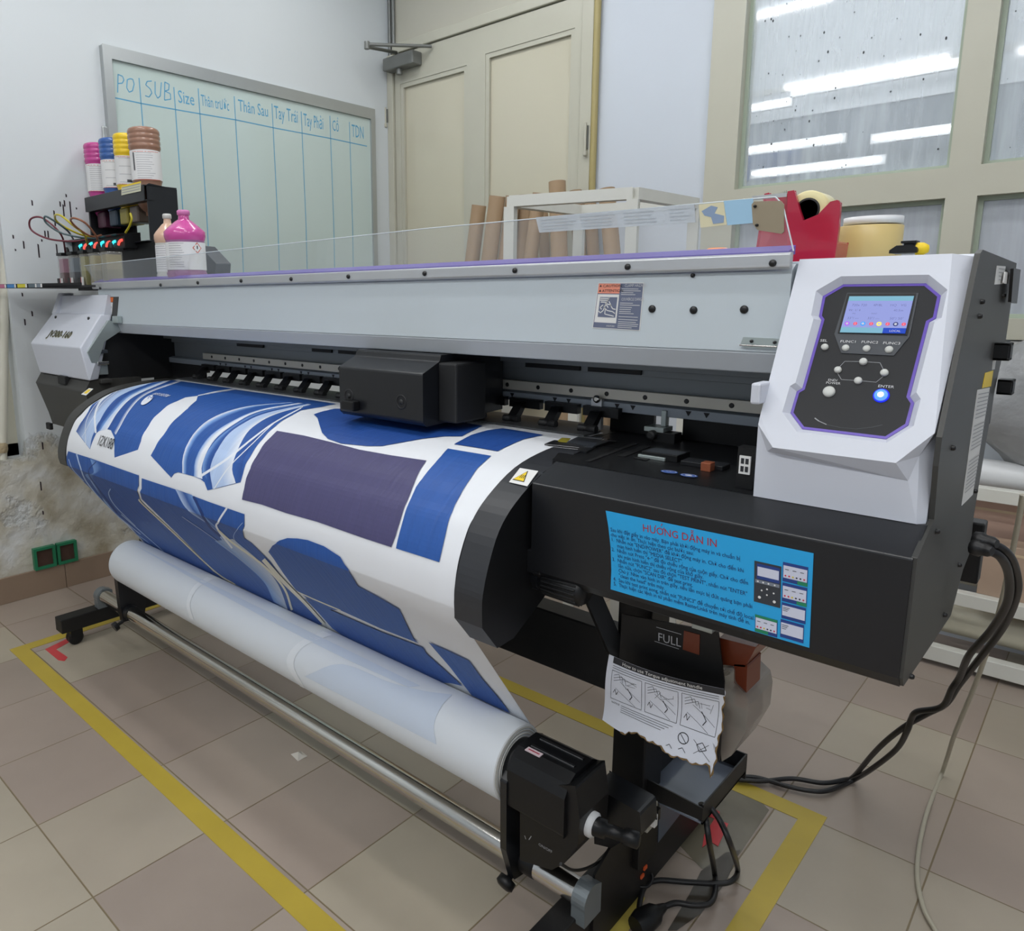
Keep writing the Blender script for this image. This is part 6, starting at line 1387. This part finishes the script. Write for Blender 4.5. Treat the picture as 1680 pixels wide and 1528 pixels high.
# cartridges (sub tanks)
def slab(x, y, z, rgb, rgb2, lab, h=.10):
    t = thing('sub_tank', (x, y, z), lab, 'ink tank', 'ink sub tanks in a row under the lamp bar')
    shell_ = clear('cartridge_clear', (180, 178, 170), .28, .1)
    MB().box((x-.022, y-.03, z), (x+.022, y+.03, z+h), shell_).build('tank_case', parent=t, bevel=.004)
    MB().box((x-.018, y-.026, z+.003), (x+.018, y+.026, z+h*.45), mat('ink_%d_%d_%d' % rgb, rgb, .3)).build('tank_ink', parent=t)
    MB().box((x-.018, y-.026, z+h*.45), (x+.018, y+.026, z+h*.9), mat('tint_%d_%d_%d' % rgb2, rgb2, .4)).build('tank_residue', parent=t)
    MB().box((x-.024, y-.032, z+h), (x+.024, y+.032, z+h+.010), M_BLK2).lathe((x, y, z+h+.01), (0, 0, 1), [(0, .010), (.014, .008), (.022, .004)], M_BLK2, 14).build('tank_cap', parent=t)
    return t
for px, c_, c2, lab in [(114, (96, 22, 52), (190, 130, 160), 'clear ink sub tank with magenta ink, leftmost and nearest the camera'), (131, (30, 50, 78), (120, 140, 160), 'clear ink sub tank with dark blue ink, second in the row'), (150, (150, 146, 60), (176, 174, 120), 'clear ink sub tank with yellow-green ink, third in the row'), (166, (150, 138, 84), (180, 170, 124), 'clear ink sub tank with ochre ink, fourth in the row'), (186, (132, 122, 70), (160, 150, 104), 'broad ochre ink sub tank at the right end of the row')]:
    q = U((px, 455), 'y', 1.16); slab(q.x, 1.16, TRZ+.003, c_, c2, lab, .115)
for k, px in enumerate([97, 114, 131]):
    q = U((px, 460), 'y', 1.12); MB().box((q.x-.012, 1.118, TRZ+.003), (q.x+.020, 1.122, TRZ+.033), M_BLK2).box((q.x+.020, 1.117, TRZ+.003), (q.x+.028, 1.123, TRZ+.033), M_WLAB).box((q.x+.018, 1.1165, TRZ+.003), (q.x+.0205, 1.1235, TRZ+.033), mat('red_line_tag', (190, 40, 60), .5)).build('tank_tag', parent=IT, label='black tag with white and red edge')
# thin ink hoses
HC = [((112, 50, 62), [(108, 418), (100, 385), (70, 358), (50, 360), (52, 378), (80, 392), (120, 396), (150, 392)]), ((72, 92, 96), [(120, 392), (110, 378), (88, 362), (74, 355), (76, 366), (100, 382), (135, 390), (160, 392)]),
      ((190, 176, 40), [(144, 402), (138, 385), (120, 370), (100, 354), (90, 354), (96, 366), (125, 382), (150, 390)]), ((140, 88, 60), [(163, 400), (156, 385), (140, 366), (122, 358), (116, 362), (128, 375), (150, 388), (166, 386)])]
for k, (c_, pts) in enumerate(HC):
    n = len(pts); P_ = [U(p, 'y', 1.16+.04*i/(n-1)-.16*math.sin(math.pi*i/(n-1))) for i, p in enumerate(pts)]
    MB().tube(smoothpath(P_, 8), .0034, mat('hose_%d' % k, c_, .35), 8).build('ink_hose', label=['dark red thin ink hose in a wide loop over the sub tanks', 'teal-grey thin ink hose looped above the sub tanks', 'yellow thin ink hose looped above the sub tanks', 'brown thin ink hose looped nearest the rack'][k], cat='hose', group='looped ink hoses')
q0 = U((213, 352), 'y', 1.26); MB().tube(smoothpath([U(p, 'y', 1.26) for p in [(214, 350), (216, 360), (212, 372), (206, 382)]], 6), .004, mat('hose_2', (190, 176, 40), .35), 8).build('ink_hose', label='short yellow hose below the yellow bottle inside the rack', cat='hose')

# bottles
M_CAPW = mat('pale_bottle_cap', (200, 200, 196), .4)
def bottle(o, up, R_, Hh, rgb, rgb_low, lab, group, face, cap=True, label_rgb=(222, 222, 222), inverted=True, liquid=None):
    """ribbed ink bottle; 'along' runs from its foot to its neck"""
    t = thing('ink_bottle', o, lab, 'ink bottle', group); d = Vector(up)
    mbody = mat('bottle_%d_%d_%d' % rgb, rgb, .25, 0, .04, 6, 0, 60, .5, None, 0, .3)
    H2 = Hh
    ribs = []
    for k in range(4): h0_ = H2*(.03+.055*k); ribs += [(h0_, R_*.985), (h0_+H2*.012, R_), (h0_+H2*.036, R_), (h0_+H2*.048, R_*.955)]
    low_ = [(H2*.26, R_*.94), (H2*.60, R_*.94), (H2*.62, R_*.90), (H2*.66, R_*.84), (H2*.70, R_*.88), (H2*.74, R_*.97), (H2*.80, R_*.95)]
    neck = [(H2*.90, R_*.62), (H2*.95, R_*.36), (H2*.955, R_*.28), (H2*1.0, R_*.28)]
    prof_ = [(0, R_*.80), (H2*.012, R_*.93)]+ribs+low_+neck
    MB().lathe(o, d, [(0, 0)]+prof_+[(H2*1.0, 0)], mbody, 36).build('bottle_body', parent=t)
    ml = mat('bottle_label', label_rgb, .5, 0, .02); L_ = MB().lathe(o, d, [(H2*.265, R_*.955), (H2*.60, R_*.955)], ml, 36)
    L_.f = L_.f[:-2]; L_.m = L_.m[:-2]; L_.s = L_.s[:-2]
    lbl = L_.build('paper_label', parent=t, label='white printed label')
    # print lines on the side that faces the viewer
    fx_ = Vector(face).normalized(); up_ = d.normalized(); sd = fx_.cross(up_).normalized(); pm_ = MB()
    def cyl(a, z): t_ = a/(R_); return Vector(o)+up_*z+(fx_*math.cos(t_)+sd*math.sin(t_))*(R_*.962)
    return t, lbl, cyl
def lines(cyl, lbl, H2, R_, a0, a1, z0, z1, n, m, wd=.0014, jit=.3):
    pm_ = MB()
    for k in range(n):
        z = z0+(z1-z0)*k/max(1, n-1); e = a1-(a1-a0)*random.uniform(0, jit); vs = []; N_ = 8
        for i in range(N_+1): a = a0+(e-a0)*i/N_; vs += [cyl(a, z-wd/2), cyl(a, z+wd/2)]
        pm_.add(vs, [(2*i, 2*i+1, 2*i+3, 2*i+2) for i in range(N_)], m)
    pm_.build('label_print', parent=lbl)
rs = [((153, 236), (165, 318), 13.5, (190, 66, 140), 'magenta ink bottle, leftmost of the four upside-down bottles on the rack'),
      ((178, 228), (190, 312), 13.5, (52, 92, 160), 'blue ink bottle standing upside down between the magenta and yellow ones'),
      ((202, 220), (212, 310), 14.0, (236, 200, 30), 'yellow ink bottle standing upside down beside the brown one'),
      ((230, 211), (243, 303), 23, (150, 112, 92), 'large brown ink bottle upside down at the right end of the rack')]
for k, (pt, pb_, r, c_, lab) in enumerate(rs):
    yb_ = RY0+.055; a_ = U(pb_, 'y', yb_); tpx = U(pt, 'y', yb_-.01); v_ = (a_-tpx); xx_ = a_.x
    Rr = [.048, .048, .048, .056][k]; T_ = Vector((tpx.x, yb_+.0, tpx.z)); Bt = Vector((a_.x, yb_, top-.035)); d = (Bt-T_); Hh = d.length/.80*1.0
    t, lbl, cyl = bottle(T_, d.normalized(), Rr, Hh, c_, c_, lab, 'upside-down ink bottles', (1.6, -1, -.1))
    lines(cyl, lbl, Hh, Rr, -.03, .04, Hh*.29, Hh*.57, 12 if k in (0, 3) else 4, M_GTX)
    lines(cyl, lbl, Hh, Rr, -.045, .06, Hh*.275, Hh*.592, 2, mat('red_label_line', (206, 84, 60), .5), .0016, 0)
    if k in (1, 2): lines(cyl, lbl, Hh, Rr, .0, .03, Hh*.545, Hh*.56, 2, M_TXT, .004, .1)
    if k == 3: lines(cyl, lbl, Hh, Rr, -.046, -.038, Hh*.29, Hh*.48, 16, M_TXT, .003, 0)
# lower parts of the bottles visible inside the rack
for k, (px, c_) in enumerate([((176, 338), (84, 44, 62)), ((196, 338), (40, 58, 76)), ((214, 336), (150, 138, 50)), ((231, 335), (96, 84, 74))]):
    q = U(px, 'y', RY0+.05); MB().box((q.x-.035, RY0+.02, top-.118), (q.x+.03, RY0+.09, top-.056), mat('socket_%d' % k, c_, .35)).build('bottle_socket', parent=IR, bevel=.006, label=['dark magenta bottle socket', 'dark blue bottle socket', 'olive yellow bottle socket', 'brown bottle socket'][k])
# two upright bottles on the printer top
for k, (pbm, ptp, Rr, c_, cl2, lab) in enumerate([((277, 465), (281, 350), .046, (206, 170, 146), (196, 196, 190), 'pale bottle with beige ink standing on the printer top behind the magenta one'),
                                                ((304, 468), (301, 345), .062, (196, 74, 150), (150, 96, 140), 'magenta ink bottle standing upright on the printer top')]):
    yb_ = [1.245, 1.195][k]; a_ = U(ptp, 'y', yb_); zb0 = 1.392; Hh = a_.z-zb0; o = Vector((U((pbm[0], 400), 'y', yb_).x, yb_, zb0))
    t = thing('ink_bottle', o, lab, 'ink bottle'); mbody = mat('upright_bottle_%d' % k, c_, .25, 0, .04, 6, 0, 60, .5, None, 0, .3); mlow = mat('upright_low_%d' % k, cl2, .3)
    MB().lathe(o, (0, 0, 1), [(0, 0), (0, Rr*.9), (.006, Rr*.97), (Hh*.06, Rr*.97), (Hh*.08, Rr*.92), (Hh*.12, Rr*.98), (Hh*.15, Rr*.93), (Hh*.58, Rr*.93)], mlow, 40).build('bottle_body', parent=t)
    MB().lathe(o, (0, 0, 1), [(Hh*.58, Rr*.93), (Hh*.60, Rr*.96), (Hh*.64, Rr*1.0), (Hh*.70, Rr*.99), (Hh*.74, Rr*.86), (Hh*.84, Rr*.45), (Hh*.87, Rr*.27), (Hh*.93, Rr*.25)], mbody, 40).build('bottle_shoulder', parent=t)
    MB().lathe(o, (0, 0, 1), [(Hh*.93, Rr*.25), (Hh*.935, Rr*.31), (Hh*.985, Rr*.31), (Hh, Rr*.26), (Hh, 0)], M_CAPW if k == 0 else mat('pink_cap', (206, 120, 176), .4), 30).build('bottle_cap', parent=t)
    L_ = MB().lathe(o, (0, 0, 1), [(Hh*.17, Rr*.955), (Hh*.55, Rr*.955)], mat('bottle_label', (222, 222, 222), .5, 0, .02), 40); L_.f = L_.f[:-2]; L_.m = L_.m[:-2]; L_.s = L_.s[:-2]
    lbl = L_.build('paper_label', parent=t, label='white printed label')
    fx_ = Vector((1.9, -1.2, 0)).normalized(); sd = Vector((0, 0, 1)).cross(fx_).normalized()
    cyl = lambda a, z, fx_=fx_, sd=sd, o=o, Rr=Rr: o+Vector((0, 0, z))+(fx_*math.cos(a/Rr)+sd*math.sin(a/Rr))*(Rr*.962)
    lines(cyl, lbl, Hh, Rr, -.055, .0, Hh*.21, Hh*.53, 11, M_GTX)
    if k == 1:
        pm_ = MB(); ds = lambda s_: [cyl(.042+s_*x, Hh*.47+s_*y) for x, y in ((0, 1), (1, 0), (0, -1), (-1, 0))]
        pm_.add(ds(.017), [(0, 1, 2, 3)], mat('red_label_line', (206, 84, 60), .5)); pm_.add([p+fx_*.0006 for p in ds(.0135)], [(0, 1, 2, 3)], M_WLAB); pm_.add([p+fx_*.0012 for p in [cyl(.040, Hh*.455), cyl(.044, Hh*.455), cyl(.044, Hh*.50), cyl(.040, Hh*.50)]], [(0, 1, 2, 3)], M_TXT)
        pm_.build('hazard_diamond', parent=lbl, label='red hazard diamond')

# ================================================================== ON TOP OF THE PRINTER, RIGHT
TOPZ = 1.389
M_RED = mat('crimson_plastic', (172, 32, 58), .22, 0, .05, 6, 0, 60, .5, None, 0, .3)
dy0, dy1 = 1.24, 1.30
DP1 = XZ(1.27)
TD = thing('tape_dispenser', DP1.pt(*DP1.px((1320, 428))), 'crimson desktop tape dispenser holding a cream tape roll, on the printer top', 'tape dispenser')
def dpp(*pts, y=1.27): pl_ = XZ(y); return [pl_.px(p) for p in pts]
nose = dpp((1236, 436), (1240, 405), (1252, 330), (1253, 318), (1258, 316), (1300, 312), (1304, 312), (1312, 340), (1316, 360), (1340, 352), (1362, 331), (1377, 329), (1379, 334), (1376, 372), (1366, 436))
for m2 in nose: pass
bz = TOPZ
fixz = lambda L_: [(x, max(z, bz)) for x, z in L_]
MB().sheet(XZ(1.235), fixz([XZ(1.235).px(p) for p in [(1290, 440), (1292, 314), (1303, 312), (1312, 345), (1318, 362), (1342, 352), (1362, 331), (1374, 328), (1379, 333), (1376, 375), (1368, 440)]]), M_RED, 0, .008).build('side_wall', parent=TD, bevel=.003)
MB().sheet(XZ(1.305), fixz([XZ(1.305).px(p) for p in [(1236, 436), (1254, 318), (1262, 316), (1270, 350), (1300, 352), (1325, 338), (1335, 340), (1330, 436)]]), M_RED, 0, .008).build('side_wall', parent=TD, bevel=.003)
a_ = XZ(1.235).px((1236, 430)); c_ = XZ(1.235).px((1290, 316))
MB().add([(XZ(1.30).px((1240, 420))[0], 1.30, bz), (XZ(1.24).px((1296, 430))[0], 1.24, bz), (XZ(1.24).px((1300, 316))[0], 1.24, c_[1]), (XZ(1.30).px((1256, 318))[0], 1.30, c_[1]-.0), (XZ(1.30).px((1272, 420))[0], 1.312, bz), (XZ(1.24).px((1310, 430))[0], 1.25, bz), (XZ(1.24).px((1304, 318))[0], 1.25, c_[1]), (XZ(1.30).px((1262, 318))[0], 1.312, c_[1])], [(0, 1, 2, 3), (4, 7, 6, 5), (0, 3, 7, 4), (1, 5, 6, 2), (3, 2, 6, 7), (0, 4, 5, 1)], M_RED).build('front_post', parent=TD, bevel=.003)
bl = MB(); x0_, x1_ = XZ(1.30).px((1258, 316))[0], XZ(1.24).px((1292, 314))[0]; zz = c_[1]
for k in range(12):
    t = k/12; p_ = Vector((x0_+(x1_-x0_)*t, 1.30-.06*t, zz)); q_ = Vector((x0_+(x1_-x0_)*(t+.08), 1.30-.06*(t+.08), zz)); bl.add([p_, q_, (p_+q_)/2+Vector((0, 0, .005))], [(0, 1, 2)], M_CHROME)
bl.box((x0_, 1.238, zz-.006), (x1_, 1.246, zz), M_CHROME); bl.build('serrated_blade', parent=TD, label='steel serrated blade')
base_ = fixz([XZ(1.24).px(p) for p in [(1300, 440), (1312, 395), (1374, 395), (1368, 440)]]); MB().sheet(XZ(1.244), [(base_[0][0], bz), (base_[3][0], bz), (base_[2][0], base_[2][1]), (base_[1][0], base_[1][1])], M_RED, 0, .055).build('dispenser_base', parent=TD, bevel=.003)
rc = XZ(1.25).px((1326, 345)); rt = XZ(1.25).px((1326, 313)); rad = (rt[1]-rc[1])
tr_ = thing('tape_roll', (rc[0], 1.27, rc[1]-rad), 'cream tape roll held in the crimson dispenser', 'tape roll')
M_CRT = mat('cream_tape', (222, 212, 160), .35)
MB().lathe((rc[0], 1.246, rc[1]), (0, 1, 0), [(0, rad*.62), (0, rad*.93), (.002, rad), (.052, rad), (.052, rad*.62), (0, rad*.62)], M_CRT, 40).build('tape_winding', parent=tr_)
MB().lathe((rc[0], 1.2455, rc[1]), (0, 1, 0), [(0, rad*.52), (0, rad*.62), (.053, rad*.62), (.053, rad*.52), (0, rad*.52)], M_NEAR, 36).build('tape_core', parent=tr_, label='dark core')
def bigroll(px0, px1, pytop, y, rgb, lab, name='tape_roll', r_in=.6, seed=0):
    a_, c_ = U((px0, 400), 'y', y), U((px1, 400), 'y', y); zt_ = U(((px0+px1)/2, pytop), 'y', y).z; R_ = (c_.x-a_.x)/2*.93; xm = (a_.x+c_.x)/2
    t = thing(name, (xm, y, TOPZ), lab, 'tape roll'); m1 = mat('tape_side_%d' % seed, rgb, .3, 0, .12, 5); 
    h_ = zt_-TOPZ
    MB().lathe((xm, y, TOPZ), (0, 0, 1), [(0, R_*r_in), (0, R_*.98), (.001, R_), (h_-.001, R_), (h_, R_*.985), (h_, R_*r_in), (0, R_*r_in)], m1, 48).build('tape_winding', parent=t)
    MB().lathe((xm, y, TOPZ), (0, 0, 1), [(0, R_*r_in*.92), (0, R_*r_in), (h_+.002, R_*r_in), (h_+.002, R_*r_in*.92), (0, R_*r_in*.92)], mat('core_board', (172, 150, 118), .7), 40).build('tape_core', parent=t)
    return t
bigroll(1366, 1484, 372, 1.40, (214, 190, 128), 'wide honey-coloured packing tape roll lying beside the crimson dispenser', seed=1)
a_, c_ = U((1377, 362), 'y', 1.44), U((1481, 362), 'y', 1.44); zt_ = U((1430, 361), 'y', 1.44).z; zb_2 = U((1430, 377), 'y', 1.40).z
wr_ = thing('tape_roll', ((a_.x+c_.x)/2, 1.41, zb_2), 'white tape roll stacked on top of the honey-coloured one', 'tape roll')
xm = U((1432, 370), 'y', 1.40).x; R_ = (c_.x-a_.x)/2*.9
zb_3 = U((1425, 372), 'y', 1.40).z+.0022; zt_3 = U((1425, 361), 'y', 1.40).z+.003
MB().lathe((xm, 1.40, zb_3), (0, 0, 1), [(0, R_*.6), (0, R_), (zt_3-zb_3, R_), (zt_3-zb_3, R_*.6), (0, R_*.6)], mat('white_tape', (222, 224, 226), .35), 44).build('tape_winding', parent=wr_)
# tape measure
tm = thing('tape_measure', U((1492, 418), 'y', 1.2), 'black and yellow tape measure lying on the top right of the printer', 'tape measure')
M1, M2 = XZ(1.20), XZ(1.20)
q0, q1 = U((1461, 418), 'y', 1.19), U((1508, 402), 'y', 1.19); bz2 = TOPZ+.003
MB().prism('y', 1.18, 1.215, [(q0.x, 1.396), (q0.x, q1.z-.006), (q0.x+.008, q1.z), (q1.x-.006, q1.z), (q1.x, q1.z-.004), (q1.x, 1.396)], M_BLK2).build('case_grip', parent=tm, bevel=.003)
MB().lathe((q1.x-.004, 1.1975, (1.396+q1.z)/2), (1, 0, 0), [(0, .009), (.008, .0085), (.014, .005), (.015, 0)], M_YEL, 20).build('case_body', parent=tm, label='yellow case end')
MB().box((q1.x-.018, 1.19, q1.z), (q1.x-.006, 1.205, q1.z+.003), M_BLK2).box((q1.x-.021, 1.186, q1.z+.003), (q1.x-.003, 1.209, q1.z+.006), M_BLK2).build('lock_slider', parent=tm)
# orange piece
q = U((1177, 409), 'y', 1.36); MB().lathe((q.x, 1.36, 1.3915), (0, 0, 1), [(0, .022), (q.z-1.3915-.004, .022), (q.z-1.3915+.002, .016), (q.z-1.3915+.003, 0)], mat('orange_plastic', (240, 140, 50), .35), 28).build('orange_cap', label='small orange plastic cap lying on the printer top', cat='cap')

# ================================================================== BEHIND THE PRINTER
# cardboard tubes
M_KR = mat('kraft_tube', (146, 122, 94), .65, 0, .10, 7); M_KR2 = mat('kraft_tube_inner', (96, 72, 52), .8)
TBS = [((786, 337), (778, 400), 14, 3.20, 'kraft tube, leftmost and shortest of the leaning tubes'), ((816, 322), (806, 400), 15.5, 3.17, 'kraft tube, second from the left of the leaning tubes'),
       ((842, 322), (832, 400), 14, 3.22, 'kraft tube just left of the white rack post'), ((861, 320), (858, 400), 12, 3.29, 'kraft tube behind the white rack post'), ((885, 317), (874, 400), 13, 3.18, 'kraft tube seen inside the white rack, left of the tall one'),
       ((914, 298), (917, 400), 16, 3.14, 'tallest kraft tube rising above the white rack'), ((944, 313), (950, 400), 12, 3.26, 'kraft tube right behind the tallest one'), ((966, 314), (972, 400), 12, 3.30, 'kraft tube in the middle of the white rack, farther back'),
       ((995, 310), (1003, 400), 15.5, 3.20, 'kraft tube at the right end beside the rack post'), ((890, 345), (893, 400), 10, 3.32, 'short dark kraft tube behind the others inside the rack')]
for (pt, pb_, r, y, lab) in TBS:
    y = y*.9
    a_, c_ = U(pt, 'y', y), U(pb_, 'y', y); d = (c_-a_); y -= 0; d = d/abs(d.z)*(a_.z-FZ); bt = a_+d*.995; Rt = r/1330*math.hypot(a_.x, a_.y)*.90; ax = (a_-bt).normalized(); Lh = (a_-bt).length
    MB().lathe(bt, ax, [(0, Rt), (Lh, Rt), (Lh, Rt*.86), (Lh-.08, Rt*.86), (Lh-.08, 0)], M_KR, 28).build('cardboard_tube', label=lab, cat='cardboard tube', group='kraft tubes leaning behind the printer')
# white rack
RK = thing('white_rack', (-1.6, 2.55, 0), 'white square-tube frame rack standing behind the printer', 'rack')
M_RW = mat('white_rack_paint', (216, 216, 208), .4, 0, .05, 8)
TLz = 1.659; A0 = U((838, 322), 'z', TLz); A1 = U((1040, 308), 'z', TLz); A2_ = U((1140, 326), 'z', TLz)
dxy = (A1-A0); dn = Vector((dxy.x, dxy.y, 0)).normalized(); 
A3 = A0+(A2_-A1)
def bar(p, q, w_, name, m=M_RW): return MB().tube([p, q], w_*.7071, m, 4, smooth=False)
def sqbar(p, q, w_, m=M_RW):
    p, q = Vector(p), Vector(q); d = (q-p).normalized(); s_ = d.cross(Vector((0, 0, 1))); s_ = s_.normalized() if s_.length > .1 else Vector((dn.x, dn.y, 0)); u_ = s_.cross(d)
    vs = [b_+s_*i*w_/2+u_*j*w_/2 for b_ in (p, q) for i, j in ((-1, -1), (1, -1), (1, 1), (-1, 1))]
    return MB().add(vs, [(0, 1, 2, 3), (7, 6, 5, 4), (0, 4, 5, 1), (1, 5, 6, 2), (2, 6, 7, 3), (3, 7, 4, 0)], m)
W_ = .034; dz = Vector((0, 0, -W_/2))
for a_, c_ in [(A0, A1), (A1, A2_), (A2_, A3), (A3, A0)]:
    sqbar(a_+dz, c_+dz, W_).build('top_bar', parent=RK); sqbar(Vector((a_.x, a_.y, .40)), Vector((c_.x, c_.y, .40)), W_).build('lower_bar', parent=RK)
for a_ in (A0, A1, A2_, A3): sqbar((a_.x, a_.y, FZ), (a_.x, a_.y, TLz-W_), W_).build('rack_post', parent=RK)
# low roll rack at the right, below the window
LR_ = thing('roll_rack', (0.4, 3.1, 0), 'low white-barred rack with wrapped rolls below the window at the right', 'rack')
yr = 2.765
for py0, py1_, nm in [(806, 828, 'shelf_bar'), (990, 1012, 'shelf_bar')]:
    z0_, z1_ = U((1650, py1_), 'y', yr).z, U((1650, py0), 'y', yr).z
    MB().box((-.56, yr, z0_), (1.6, yr+.04, z1_), M_RW).box((-.56, yr+.23, z0_), (1.6, yr+.27, z1_), M_RW).build(nm, parent=LR_, bevel=.002)
for x in (-.545, .50, 1.56): MB().box((x, yr, FZ), (x+.04, yr+.04, .782), M_RW).box((x, yr+.23, FZ), (x+.04, yr+.27, .782), M_RW).build('rack_post', parent=LR_)
z0_ = U((1620, 1090), 'y', yr).z
MB().box((-.56, yr, FZ+.018), (1.6, yr+.04, FZ+.068), M_RW).build('floor_bar', parent=LR_, bevel=.002)
def hroll(pyc0, pyc1, x0, x1, y, m, lab, core=True):
    zt_, zb_4 = U((1650, pyc0), 'y', y).z, U((1650, pyc1), 'y', y).z; r = (zt_-zb_4)/2; zc = (zt_+zb_4)/2
    t = thing('media_roll', ((x0+x1)/2, y, zb_4), lab, 'roll'); MB().lathe((x0, y, zc), (1, 0, 0), [(0, r*.5), (0, r*.97), (.006, r), (x1-x0-.006, r), (x1-x0, r*.97), (x1-x0, r*.5)], m, 36).build('roll_winding', parent=t); MB().lathe((x0-.01, y, zc), (1, 0, 0), [(0, r*.42), (0, r*.5), (x1-x0+.02, r*.5), (x1-x0+.02, r*.42)], M_KR, 28).build('roll_core', parent=t)
hroll(757, 805, -.50, 1.5, yr+.11, mat('white_roll', (218, 220, 222), .4), 'white media roll on the upper bar of the low rack')
hroll(1012, 1060, -.50, 1.5, yr+.11, mat('beige_roll', (206, 202, 182), .45), 'beige media roll on the lower bar of the low rack')
for px0, px1, py0, py1_, y, c_, lab in [(1560, 1665, 830, 905, 2.93, (196, 166, 150), 'pinkish cardboard box on the lower shelf of the rack'), (1600, 1700, 905, 985, 2.80, (176, 152, 132), 'brown cardboard box in front on the lower shelf of the rack')]:
    a_, c2 = U((px0, py1_), 'y', y), U((px1, py0), 'y', y); zb5 = U((1650, 990), 'y', yr).z
    bx = thing('cardboard_box', ((a_.x+c2.x)/2, y, zb5), lab, 'box'); MB().box((a_.x, y, zb5), (c2.x+.15, y+.09, c2.z), mat('box_%d' % py0, c_, .7, 0, .08, 8)).build('box_body', parent=bx, bevel=.002)
    MB().box((a_.x+.02, y-.001, c2.z-.03), (c2.x+.13, y, c2.z-.022), mat('box_tape', (200, 180, 150), .3)).build('box_tape', parent=bx)
# clear plastic bundle above the rack
q = U((1665, 640), 'y', yr+.09); pbn = MB(); random.seed(3)
zt_r = U((1650, 757), 'y', yr+.12).z+.001
nn_ = 14; mm_ = 9; vs = []
for j in range(mm_):
    for i in range(nn_):
        a = 2*math.pi*i/nn_; hh = j/(mm_-1); r = .16*math.sin(math.pi*(.12+.8*hh))*(1+.18*math.sin(a*3+j)+random.uniform(-.07, .07)); vs.append((q.x+.09+r*math.cos(a)*1.5, q.y+.02+r*math.sin(a)*.6, zt_r+hh*.40))
pbn.add(vs, [(j*nn_+i, j*nn_+(i+1) % nn_, (j+1)*nn_+(i+1) % nn_, (j+1)*nn_+i) for j in range(mm_-1) for i in range(nn_)], mat('grey_plastic_film', (152, 154, 156), .25, 0, .25, 12, .4, 30), True)
pbn.add([vs[i] for i in range(nn_)], [tuple(range(nn_))[::-1]], mat('grey_plastic_film', (0, 0, 0))); pbn.add(vs[-nn_:], [tuple(range(nn_))], mat('grey_plastic_film', (0, 0, 0)))
pbn.build('plastic_bag', label='crumpled grey plastic bag lying on the white roll below the window', cat='bag')
q = U((1668, 575), 'y', YB-.012); sk_ = thing('wall_socket', (q.x, YB, q.z), 'small white power socket on the wall below the window', 'socket')
MB().box((q.x-.02, YB-.02, q.z-.03), (q.x+.09, YB, q.z+.03), M_WHITE).build('socket_plate', parent=sk_, bevel=.004)
for dx in (.0, .02): MB().lathe((q.x+dx, YB-.02, q.z), (0, -1, 0), [(0, .004), (.001, .004), (.001, 0)], M_SCR, 10).build('socket_hole', parent=sk_)
